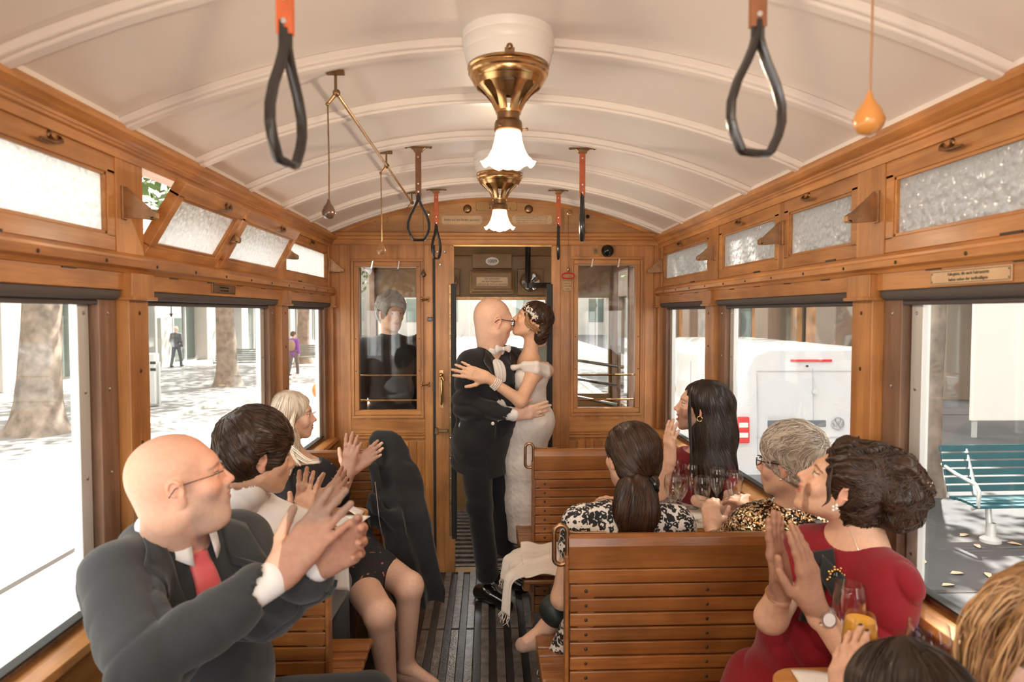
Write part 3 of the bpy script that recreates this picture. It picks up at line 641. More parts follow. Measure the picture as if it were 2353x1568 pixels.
tr_ = [(5.75, 8.9, .21, 'slim mottled tree trunk outside the nearest right window'), (5.9, 18.5, .25, 'tree hidden behind the white van'), (6.0, 28, .25, 'tree beyond the van on the right pavement'),
       (5.8, 1.2, .25, 'tree on the right pavement beside the camera'), (2.4, 38, .3, 'tree at the right kerb far ahead'), (-3.0, 48, .3, 'tree far ahead seen through the windscreen')]
for i, (x, y, r, lb) in enumerate(tr_): tree(x, y, r, lb, i+11)
for k, (x, y, s_) in enumerate(((-6.2, 20, 1.1), (-6.5, 29, 1.1), (3.9, 13, 1.05), (4.2, 5, 1.0), (-7.4, 10.5, .95))):  # leaf clumps without trunks, added out of view to break up the sun
    o = inst(crown, 'shade_foliage', None, (x, y, 7.2), (0, 0, k*1.7), (s_, s_, s_*.6), kind='stuff', label='unseen leaf clumps added to shade the street, %s' % ('left middle', 'left far', 'right above the van', 'right above the bench', 'left near')[k], cat='foliage', group='added shade foliage')
# leaves fallen on the right pavement
lf = MB().add([(-.06, 0, 0), (-.02, .03, .012), (.05, .02, .006), (.07, 0, 0), (.03, -.03, .01), (-.03, -.025, .004)], [(0, 1, 2, 3, 4, 5)]).mesh('fallen_leaf', mat('dry_leaf', (.62, .42, .26), .7))
LFL = ['left of the pair below the bench foot', 'right below the bench foot', 'rightmost of the three below the bench foot', 'nearest to the window sill', 'just under the bench seat', 'at the right under the bench', 'behind the bench foot', 'beside the red sleeve']
for i, (px, py) in enumerate(((2198, 1318), (2270, 1322), (2298, 1332), (2180, 1345), (2245, 1255), (2330, 1250), (2215, 1230), (2120, 1290))):
    p = at(px, py, 1.0)-CAMP; t = (GZ+.03-CAMP[2])/p[2]; q = CAMP+p*t
    inst(lf, 'fallen_leaf', None, q, (0, 0, i*1.1), (1, 1, 1), label='dry leaf on the right pavement, '+LFL[i], cat='leaf', group='fallen leaves on the right pavement')
def bench(x, y, rz, m, label, n=6, L_=2.1, tube=M['steel']):
    t = thing('park_bench', label, 'bench', (x, y, GZ+.02), (0, 0, rz))
    prof = [(.0+i*.085, .43-.012*(i-2)**2*.3) for i in range(5)]
    for (d, z) in prof: MB().box(-L_/2, L_/2, d-.034, d+.034, z-.015, z+.015).obj('seat_slat', m, t, bevel=.005)
    for i in range(n):
        z = .50+i*.082; d = .40+i*.028; MB().obox((0, d, z), (L_/2, 0, 0), (0, .014, -.003), (0, .008, .033)).obj('back_slat', m, t, bevel=.005)
    for s in (-1, 1):
        MB().tube([(s*(L_/2-.3), .15, 0), (s*(L_/2-.3), .2, .4), (s*(L_/2-.3), .38, .44), (s*(L_/2-.3), .56, .92)], .03, 10).lathe([(0, 0), (.10, 0), (.10, .03), (.05, .06), (.045, .2)], (s*(L_/2-.3), .15, 0), 16).obj('leg', tube, t, smooth=True)
        MB().tube([(s*(L_/2-.02), .52, .74), (s*(L_/2-.02), .30, .68), (s*(L_/2-.02), .02, .64), (s*(L_/2-.02), -.03, .58), (s*(L_/2-.02), -.02, .42), (s*(L_/2-.02), .06, .38)], .02, 10).obj('armrest', tube, t, smooth=True)
    return t
bench(5.95, 6.75, .03, M['teal'], 'teal slatted bench with tubular arms outside the nearest right window')
bench(-9.9, 27.5, PI/2*.1, M['greywood'], 'grey slatted bench behind the flared tree, outside the middle left window')
bench(-8.0, 31.0, PI/2*.1, M['greywood'], 'grey slatted bench outside the far left window')
# post, sign, pale board
o = thing('waste_bin', 'tall grey metal bin with black slots at the left kerb', 'bin', (-8.72, 17.9, GZ))
MB().box(-.16, .13, -.12, .12, .05, 1.38).obj('casing', M['steel'], o, bevel=.03); MB().tube([(.17, 0, 0), (.17, 0, 1.15)], .03, 10).obj('post', M['steel'], o)
MB().box(.0, .135, -.125, -.1, 1.10, 1.17).obj('slot', M['darkframe'], o); MB().box(.0, .135, -.125, -.1, .93, 1.0).obj('slot', M['darkframe'], o)
o = thing('street_sign', 'white rounded street sign with a vertical double arrow outside the left window', 'sign', (-8.35, 18.2, GZ))
MB().tube([(-.42, .04, 0), (-.42, .04, 2.9)], .03, 8).obj('post', M['steel'], o); MB().box(-.42, .25, .0, .02, 2.28, 2.85).obj('panel', mat('sign_white', (.85, .85, .85), .4), o, bevel=.04)
MB().box(-.01, .01, -.012, 0, 2.38, 2.62).add([(-.05, -.012, 2.6), (.05, -.012, 2.6), (0, -.012, 2.7)], [(0, 1, 2)]).add([(-.05, -.012, 2.4), (.05, -.012, 2.4), (0, -.012, 2.3)], [(0, 1, 2)]).obj('arrow', M['ink'], o)
o = thing('display_panel', 'large pale display panel standing on the right pavement', 'panel', (9.75, 12.7, GZ+.02))
MB().box(-.55, .9, 0, .08, .32, 2.9).obj('board', M['linen'], o, bevel=.02); MB().box(-.5, -.42, .02, .07, 0, .4).box(.75, .83, .02, .07, 0, .4).obj('foot', M['steel'], o)
# the van
v = thing('white_van', 'white panel van with a red tail light parked outside the right windows', 'van', (2.74, 7.7, GZ))
W, Hh = 1.92, 2.02
sec = [(.10, .28), (.02, .45), (0, .95), (.05, 1.25), (.16, 1.78), (.26, 1.95), (.45, 2.02)]
sec = sec+[(W-x, z) for x, z in sec[::-1]]
mb = MB(); ys = [(-.02, .985, 0), (.03, 1.0, .0), (3.3, 1.0, 0), (3.9, .99, .0), (4.3, .93, -.6), (4.9, .90, -.95), (5.0, .84, -1.1)]
vs = []; n = len(sec)
for yy, q, dz in ys:
    for x, z in sec:
        zz = z if z < 1.0 else z+dz*(z-1.0)/1.02
        vs.append((W/2+(x-W/2)*q, yy+(.10*(z/2)**2 if yy < .1 else 0), zz*(.99 if q < 1 else 1)))
f = [(i*n+k, i*n+(k+1) % n, (i+1)*n+(k+1) % n, (i+1)*n+k) for i in range(len(ys)-1) for k in range(n)]+[tuple(range(n)), tuple(range((len(ys)-1)*n, len(ys)*n))]
mb.add(vs, f); mb.obj('body', M['vanwhite'], v, smooth=True, bevel=.03)
gap = mat('grey_seam', (.48, .48, .49), .5)
def rear(x0, x1, z0, z1, name, m, d=.012, bv=.0):
    return MB().obox(((x0+x1)/2, -.02+.10*((z0+z1)/4)**2-.004, (z0+z1)/2), ((x1-x0)/2, 0, 0), (0, d, 0), (0, (z1-z0)/2*.05*(z0+z1)/2, (z1-z0)/2)).obj(name, m, v, bevel=bv)
for r in ((W/2-.005, W/2+.005, .45, 1.78), (.30, .31, .62, 1.72), (W-.31, W-.30, .62, 1.72), (.30, W-.30, 1.74, 1.75), (.30, W-.30, .60, .61), (.28, W-.28, .98, .986)): rear(*r, 'seam', gap, .004)
for x0 in (.015, W-.20):
    rear(x0, x0+.185, .92, 1.22, 'tail_light', M['vanred'], .03, .012); rear(x0+.06, x0+.165, 1.10, 1.155, 'lamp_segment', M['linen'], .036, .004); rear(x0+.06, x0+.165, .985, 1.04, 'lamp_segment', M['linen'], .036, .004)
rear(W/2-.26, W/2+.22, 1.85, 1.875, 'brake_light', M['vanred'], .014)
rear(.42, 1.10, 1.10, 1.175, 'plate_recess', mat('dark_recess', (.10, .12, .14), .4), .014, .01)
rear(.50, 1.02, .80, .92, 'number_plate', M['linen'], .016, .006)
rear(-.0, W, .34, .55, 'bumper', mat('grey_bumper', (.18, .18, .19), .5), .06, .03)
textobj('lettering', 'TRANSPORTER', .055, (.58, -.005, 1.21), (PI/2, 0, 0), v, M['steel'])
c_ = npv(1.235, -.006, 1.14)
mb = MB().lathe([(.062, .004), (.064, -.01), (.072, -.01), (.074, .004)], c_, 28, 'Y')
for a, b in (((-.036, .052), (-.012, -.005)), ((.036, .052), (.012, -.005)), ((-.012, -.005), (0, .024)), ((.012, -.005), (0, .024)), ((-.062, .02), (-.028, -.055)), ((.062, .02), (.028, -.055)), ((-.028, -.055), (0, .002)), ((.028, -.055), (0, .002))):
    mb.tube([c_+(a[0], -.006, a[1]), c_+(b[0], -.006, b[1])], .006, 6)
mb.obj('badge', M['chrome'], v); MB().lathe([(0, 0), (.064, 0)], c_, 24, 'Y').obj('badge_ground', gap, v)
MB().lathe([(0, -.012), (.025, -.012), (.028, 0)], (.97, .015, 1.50), 20, 'Y').obj('door_lock', M['steel'], v)
MB().lathe([(0, -.012), (.012, -.012), (.014, 0)], (.88, .03, 1.80), 12, 'Y').obj('wiper_cap', M['darkframe'], v)
for yy in (.85, 4.0):
    for x in (-.0, W-.2): MB().lathe([(0, 0), (.2, 0), (.21, .02), (.33, .03), (.34, .08), (.34, .16), (.31, .2), (0, .2)], (x, yy, .34), 28, 'X').obj('wheel', M['rubber'], v, smooth=True)
MB().box(-.012, -.002, 3.2, 3.9, 1.15, 1.72).obj('cab_window', M['shopglass'], v, bevel=.01)
for yy in (1.6, 3.05): MB().box(-.006, .004, yy, yy+.012, .35, 1.75).obj('seam', gap, v)
# a parked car behind the van
c = thing('parked_car', 'pale car parked far behind the van', 'car', (8.3, 19.5, GZ+.02))
pr = [(-2.1, .25), (-2.15, .7), (-1.9, .92), (-1.2, 1.0), (-.6, 1.42), (.9, 1.45), (1.6, 1.0), (2.0, .95), (2.1, .6), (2.1, .25)]
MB().prism([(a, b) for a, b in pr], 'Y', -.85, .85).obj('body', M['vanwhite'], c, bevel=.08)
MB().prism([(-1.05, 1.0), (-.55, 1.36), (.85, 1.38), (1.4, 1.0)], 'Y', -.86, .86).obj('side_window', M['shopglass'], c)
for x in (-1.35, 1.3): MB().lathe([(0, -.88), (.28, -.88), (.33, -.85), (.33, -.6), (0, -.6)], (x, 0, .33), 20, 'Y').obj('wheel', M['rubber'], c)
# turn indicators on the outside of the car
for s, nm in ((-1, 'left'), (1, 'right')):
    t = thing('turn_indicator', 'orange oval turn indicator outside on the %s of the front platform' % nm, 'lamp', (s*1.30, 5.0, 1.10))
    MB().ball((0, -.02, 0), (.03, .03, .05), 16, 12).obj('lens', M['orangelens'], t, smooth=True)
    MB().box(min(0, -s*.24), max(0, -s*.24), -.01, .02, -.015, .015).obj('bracket', M['steel'], t)
# ================================================================ benches
def make_bench(x0, x1, y, aisle, label, scr=True):
    t = thing('slatted_bench', label, 'bench', (0, y, 0), group='slatted wooden benches')
    zt = .965; e = x0 if aisle < 0 else x1
    lo, hi = x0, x1
    MB().prism([(-.020, .858), (-.024, .93), (-.018, .955), (-.006, zt), (.006, zt), (.018, .955), (.024, .93), (.020, .858)], 'X', lo, hi).obj('top_board', M['seatX'], t, bevel=.002)
    MB().box(lo, hi, -.021, .021, .812, .855).obj('slat', M['seatX'], t, bevel=.003)
    z = .808; k = 0
    while z > .12:
        MB().box(lo+.004, hi, -.018-.001*(k % 2), .018, z-.042, z).obj('slat', M['seatX'], t, bevel=.004)
        if z < .85:
            for xx in (lo+.055, (lo+.055+hi)/2-.0 if hi-lo < .6 else lo+.44):
                MB().ball((xx, -.018, z-.021), (.006, .003, .006), 10, 6).obj('bolt', M['screw'], t, smooth=True)
        z -= .0465; k += 1
    for xx in (lo+.03, hi-.06): MB().box(xx, xx+.05, -.012, .012, 0, .86).obj('upright', M['seatX'], t)
    ex = e-.012 if aisle < 0 else e
    MB().box(ex, ex+.012, -.024, .024, .06, .90).obj('end_rail', M['seatX'], t, bevel=.003)
    # seats on both sides
    for s in (-1, 1):
        cx0, cx1 = (lo-.075, hi) if aisle < 0 else (lo, hi+.075)
        for i in range(7):
            yy = s*(.05+i*.056); zz = .455-.010*math.sin(i/6*PI)-(.012 if i == 6 else 0)
            MB().box(cx0+.01*(i == 0), cx1, min(yy-.025, yy+.025), max(yy-.025, yy+.025), zz-.02, zz).obj('seat_slat', M['seatX'], t, bevel=.006)
        for xx in (cx0+.0, (cx0+cx1)/2, cx1-.06):
            MB().box(xx, xx+.035, min(s*.03, s*.40), max(s*.03, s*.40), .385, .428).obj('seat_bearer', M['seatY'], t, bevel=.006)
        for xx in (lo+.06, hi-.12):
            MB().box(xx, xx+.04, min(s*.25, s*.29), max(s*.25, s*.29), 0, .39).obj('leg', M['darkoak'], t, bevel=.004)
    # bent brass grab handle at the aisle corner
    d = -1 if aisle < 0 else 1; p = []
    for a in np.linspace(0, PI, 9): p.append((e+d*(.006+.018-.021*math.cos(a+0)), -.006, .972+.022*math.sin(a)))
    for a in np.linspace(PI, 2*PI, 9): p.append((e+d*(.006+.018-.021*math.cos(a)), -.006, .888+.020*math.sin(a)))
    MB().tube(p, .0075, 10, closed=True).tube([(e+d*.01, -.006, .870), (e-d*.002, -.004, .862), (e-d*.002, -.004, .83)], .007).tube([(e+d*.01, 0, .975), (e-d*.02, 0, .968), (e-d*.12, 0, .967)], .004).obj('grab_handle', M['brassd'] if 0 else M['handle'], t, smooth=True)
    return t
M['handle'] = mat('worn_bronze_handle', (.34, .19, .10), .32, .9, var=.3, vscale=40)
make_bench(.198, HW-.005, 2.12, -1, 'wide slatted bench between the red dressed woman and the ponytail woman')
make_bench(.180, HW-.005, 3.47, -1, 'wide slatted bench against which the long haired woman in red sits')
make_bench(-HW+.005, -.560, 2.12, 1, 'narrow slatted bench behind the bald man in grey')
make_bench(-HW+.005, -.600, 3.47, 1, 'narrow slatted bench carrying the black jacket')
make_bench(.198, HW-.005, .68, -1, 'wide slatted bench nearest to the camera on the right')
# tables
def table(x0, x1, y0, y1, z, label):
    t = thing('folding_table', label, 'table', ((x0+x1)/2, (y0+y1)/2, z)); hx, hy = (x1-x0)/2, (y1-y0)/2; r = .07
    o = -1 if x0 < 0 else 1                     # the wall side is square, the aisle side rounded
    pts = [(o*hx, -hy), (o*hx, hy)]+[(-o*(hx-r)-o*r*math.sin(a), (hy-r)+r*math.cos(a)) for a in np.linspace(0, PI/2, 6)]+[(-o*(hx-r)-o*r*math.cos(a), -(hy-r)-r*math.sin(a)) for a in np.linspace(0, PI/2, 6)]
    MB().prism(pts, 'Z', -.022, 0).obj('tabletop', M['oakX'], t, bevel=.004)
    MB().tube([(0, 0, -.022), (0, 0, -z+.02)], .025, 12).lathe([(0, -z), (.14, -z), (.14, -z+.015), (.03, -z+.04)], n=24).obj('pedestal', M['rubber'], t, smooth=True)
    return t
table(.42, HW-.01, 2.64, 3.12, .80, 'wooden table with a white runner and champagne glasses between the right benches')
table(-HW+.01, -.575, 2.62, 3.02, .80, 'small wooden table with napkins between the left benches')
table(.62, HW-.01, 1.16, 1.62, .79, 'wooden table at the bottom right in front of the woman in red dress')
def cloth(name, label, pts_fn, nu, nv, m, cat, th=.003, group=None):
    vs = [pts_fn(i/(nu-1), j/(nv-1)) for i in range(nu) for j in range(nv)]
    f = [(i*nv+j, (i+1)*nv+j, (i+1)*nv+j+1, i*nv+j+1) for i in range(nu-1) for j in range(nv-1)]
    o = MB().add(vs, f).obj(name, m, None, smooth=True, label=label, cat=cat, group=group)
    md = o.modifiers.new('thickness', 'SOLIDIFY'); md.thickness = th; md.offset = 1; return o
cloth('table_runner', 'white paper runner covering the table under the champagne glasses', lambda u, v: (.50+u*.50, 2.66+v*.44, .8035+.0008*math.sin(9*u+7*v)), 12, 12, M['linen'], 'runner', .002)
cloth('napkin', 'white napkin at the edge of the table at the bottom right', lambda u, v: (.66+u*.14+.02*v, 1.43+v*.17-.03*u, .7935+.004*math.sin(5*u)*math.sin(4*v)**2), 12, 12, M['linen'], 'napkin', .002)
cloth('napkin', 'white folded napkin on the small left table beside the glass', lambda u, v: (-.74+u*.16+.03*v, 2.74+v*.15-.03*u, .804+.012*u*(1-u)+.010*v*(1-v)), 12, 12, M['linen'], 'napkin', .003)
cloth('napkin', 'white napkin standing creased near the aisle end of the small left table', lambda u, v: (-.69+u*.10, 2.84+v*.10, .804+.035*(1-abs(2*u-1))*(1-.4*v)), 9, 6, M['linen'], 'napkin', .003)
cloth('napkin', 'long white napkin hanging over the camera side edge of the small left table', lambda u, v: (-.725+.125*v+.012*u, 2.70-min(u, .35)/.35*.092-.004*math.sin(9*v+3*u)*(u > .35), .8055-max(0, u-.35)*.30-.02*v*u), 20, 10, M['linen'], 'napkin', .003)
# glasses
def goblet_prof(kind, h):
    if kind == 'flute': bowl = [(.0, .43), (.010, .45), (.020, .52), (.030, .66), (.034, .80), (.0335, .90), (.030, 1.0)]
    elif kind == 'wine': bowl = [(.0, .44), (.016, .46), (.030, .55), (.037, .70), (.038, .80), (.036, .90), (.032, 1.0)]
    else: bowl = [(.0, .36), (.02, .38), (.036, .48), (.043, .62), (.043, .74), (.040, .88), (.035, 1.0)]
    return [(r, q*h) for r, q in bowl]
def glass(kind, px, py_rim, Y, z0, h, label, fill=0, liq=None, group=None, sc=1.0, x=None):
    x_ = at(px, 900, Y)[0] if x is None else x
    t = thing('champagne_glass' if kind == 'flute' else 'wine_glass', label, 'glass', (x_, Y, z0), group=group); t.scale = (sc, sc, 1)
    bp_ = goblet_prof(kind, h); zb = bp_[0][1]
    out = [(0, 0), (.030, 0), (.031, .0015), (.012, .004), (.0045, .012), (.0035, .04), (.0038, zb*.8), (.006, zb-.004)]+bp_[1:]
    inn = [(r-.0011, z+.001) for r, z in bp_[1:]][::-1]+[(0, zb+.004)]
    MB().lathe(out+inn, n=28).obj('bowl', M['wineglass'], t, smooth=True)
    if fill:
        zf = zb+.006+fill*(h-zb); pr = [(0, zb+.006)]
        for (ra, za), (rb, zb2) in zip(bp_[1:-1], bp_[2:]):
            if za < zf: pr.append((ra-.002, max(za, zb+.007)))
            if za < zf <= zb2: pr.append((ra+(rb-ra)*(zf-za)/(zb2-za)-.002, zf))
        pr.append((0, zf)); MB().lathe(pr, n=28).obj('drink', liq, t, smooth=True)
    return t
cham = glass_mat('champagne', (.995, .975, .91), .6); juice = mat('orange_juice', (.85, .42, .05), .3); water = glass_mat('water', (.95, .97, .97), 1.0)
G = 'glasses on the right table'
glass('flute', 1553, 0, 3.00, .806, .20, 'champagne glass at the back left of the group on the right table', .15, cham, G, 1.05)
glass('flute', 1549, 0, 2.74, .806, .19, 'front left champagne glass, well filled, on the right table', .62, cham, G, 1.1)
glass('flute', 1566, 0, 2.80, .806, .175, 'champagne glass tucked behind the well filled front left one', .3, cham, G, 1.0)
glass('flute', 1592, 0, 2.93, .806, .195, 'champagne glass half filled, second from the left on the right table', .55, cham, G, 1.0)
glass('wine', 1616, 0, 2.74, .806, .185, 'round bowled glass with a little wine in front of the glass group', .25, cham, G, .92)
glass('flute', 1650, 0, 2.84, .806, .195, 'champagne glass with a clear stem to the right of the round bowled one', .12, cham, G, 1.0)
glass('flute', 1690, 0, 2.76, .806, .20, 'rightmost champagne glass held by the grey haired woman', .1, cham, G, 1.05)
glass('wine', 742, 0, 2.82, .803, .13, 'water glass on the small left table behind the clapping hands', .3, water)
glass('big', 1988, 0, 1.40, .83, .19, 'wine glass of orange juice held by a hand with dark nails', .86, juice, None, .83)
glass('big', 2148, 0, 1.30, .79, .255, 'large wine glass with a little water at the bottom right', .22, water, None, 1.02)
glass('big', 1945, 0, 1.56, .80, .22, 'empty wine glass half hidden between the juice and the large glass', .0, None, None, .9, x=.80)
# small things on the right table
c = thing('compact_camera', 'silver compact camera with a dark screen lying on the right table', 'camera', (at(1672, 1200, 2.70)[0], 2.70, .806), (0, 0, -.25))
MB().box(-.048, .048, -.030, .030, 0, .028).obj('body', M['steel'], c, bevel=.006); MB().box(-.036, .022, -.026, .018, .028, .030).obj('screen', M['bakelite'], c, bevel=.001); MB().lathe([(0, .0), (.006, 0), (.006, .004), (0, .004)], (.036, .0, .028), 12).obj('button', M['chrome'], c)
# ---------------------------------------------------------------- hanging straps
def strap(x, y, rz, leather, label, tilt=0, ex=0.0):
    z = zc(x)-.004; t = thing('hand_strap', label, 'strap', (x, y, z), (tilt, 0, 0), group='leather hand straps')
    mb = MB(); mb.box(-.058, .058, -.010, .010, -.006, -.001); mb.prism([(-.032, -.006), (.032, -.006), (.018, -.018), (.018, -.024), (-.018, -.024), (-.018, -.018)], 'Y', -.008, .008); mb.obj('bracket', M['brassd'], t, bevel=.0015)
    for s in (-1, 1): MB().ball((s*.05, 0, -.007), (.004, .004, .002), 8, 6).obj('screw', M['screw'], t)
    mb = MB(); mb.box(-.012, .012, -.006, -.0035, -.205-ex, -.012); mb.box(-.012, .012, .0035, .006, -.205-ex, -.012); mb.box(-.012, .012, -.006, .006, -.014, -.010); st = mb.obj('strap', leather, t, bevel=.001); st.rotation_euler = (0, 0, rz*0)
    for zz in (-.045, -.155-ex, -.188-ex): MB().lathe([(0, -.009), (.004, -.0085), (.005, -.006)], (0, 0, zz), 12, 'Y').obj('rivet', M['chrome'], t, smooth=True)
    lp = [(.0, -.195), (.002, -.215), (.008, -.235), (.017, -.255), (.033, -.285), (.043, -.315), (.044, -.340), (.038, -.360), (.026, -.383), (.022, -.387), (0, -.388)]
    full = [(a, 0, b-ex) for a, b in lp]+[(-a, 0, b-ex) for a, b in lp[::-1][1:]]
    mb = MB(); mb.tube(full, .0062, 8, nrm=(0, 1, 0), flat=1.45); lo_ = mb.obj('loop', M['blackleather'], t, smooth=True); lo_.rotation_euler = (0, 0, rz)
    mb = MB(); mb.box(-.010, .010, -.004, .004, -.222-ex, -.185-ex); o = mb.obj('collar', M['blackleather'], t, bevel=.002); o.rotation_euler = (0, 0, rz*.5)
    return t
strap(-.344-.0, 1.01, 1.33, M['orangeleather'], 'orange strap with a blurred black loop hanging nearest on the left', ex=.09)
strap(.344, 1.01, .25, M['brownleather'], 'brown strap with a wide black loop hanging nearest on the right', ex=.07)
strap(-.344, 2.89, .1, M['brownleather'], 'brown strap with a rounded black loop left of the lamps')
strap(.344, 2.89, 1.35, M['orangeleather'], 'orange strap with its loop turned edge on, right of the lamps')
strap(-.344, 3.87, 1.1, M['orangeleather'], 'small orange strap above the left edge of the doorway')
strap(.344, 3.87, 1.45, M['orangeleather'], 'small orange strap above the right edge of the doorway')
# bell rod with cords and pear-shaped pulls
def pull(x, y, zt, zb, r, m, label, cm=None):
    t = thing('bell_pull', label, 'pull cord', (x, y, zt))
    MB().tube([(0, 0, 0), (.002, 0, -(zt-zb)*.5), (.001, 0, -(zt-zb)+r)], .0022, 6).obj('cord', cm or M['brassd'], t, smooth=True)
    d = -(zt-zb); MB().lathe([(.0, d+r*1.9), (r*.16, d+r*1.85), (r*.3, d+r*1.35), (r*.75, d+r*.7), (r, d), (r*.92, d-r*.42), (r*.6, d-r*.82), (0, d-r)], n=20).obj('knob', m, t, smooth=True)
    return t
rodx, rodz = -.478, 2.278
t = thing('bell_rod', 'long slanting brass rod under the left of the ceiling with three brackets', 'rod', (rodx, 1.95, rodz))
MB().tube([(0, 0, 0), (0, 1.95, 0)], .0055, 10).obj('rod', M['brass'], t, smooth=True)
for dy in (0, .95, 1.90):
    mb = MB(); mb.tube([(0, dy, 0), (0, dy, zc(rodx)-rodz-.004)], .004, 8); mb.box(-.025, .025, dy-.006, dy+.006, zc(rodx)-rodz-.010, zc(rodx)-rodz+.002); mb.obj('bracket', M['brassd'], t)
    mb = MB(); mb.ball((0, dy+.01, 0), (.011, .011, .011)); mb.tube([(0, dy+.01, 0), (-.024, dy+.01, -.030)], [.006, .004], 8); mb.ball((-.025, dy+.01, -.031), (.006, .006, .006)); mb.obj('lever', M['brassd'], t, smooth=True)
brown = mat('polished_brown_knob', (.10, .055, .035), .18, coat=.5); tan = mat('polished_tan_knob', (.36, .18, .075), .25, coat=.4); orangek = mat('amber_knob', (.56, .24, .06), .3, coat=.4)
pull(rodx-.025, 1.96, rodz-.034, 1.945, .020, brown, 'cord with a dark brown pear knob hanging from the near end of the rod')
pull(rodx-.025, 2.91, rodz-.034, 1.925, .020, tan, 'cord with a tan pear knob hanging from the middle of the rod')
pull(-.455, 4.27, 2.30, 1.90, .018, brown, 'thin cord with a small brown knob over the left bulkhead stile')
pull(.553, 1.08, zc(.553)-.01, 1.967, .024, orangek, 'cord with an amber ball knob hanging near the right windows', mat('tan_cord', (.36, .19, .10), .7))
t = thing('emergency_pull', 'thin cord with a red oval ring on the stile right of the doorway', 'pull cord', (.448, 4.285, 2.30))
MB().tube([(0, 0, 0), (.001, 0, -.36)], .0022, 6).obj('cord', M['brassd'], t); MB().ball((0, 0, -.365), (.008, .008, .014)).obj('ferrule', M['brass'], t, smooth=True)
MB().tube([(.042*math.cos(a)*(1.0 if abs(math.cos(a)) < .8 else .95), 0, -.405+.018*math.sin(a)) for a in np.linspace(0, 2*PI, 25)[:-1]], .0042, 8, closed=True).tube([(0, 0, -.375), (0, 0, -.389)], .003).obj('ring', mat('red_enamel', (.55, .03, .02), .35), t, smooth=True)
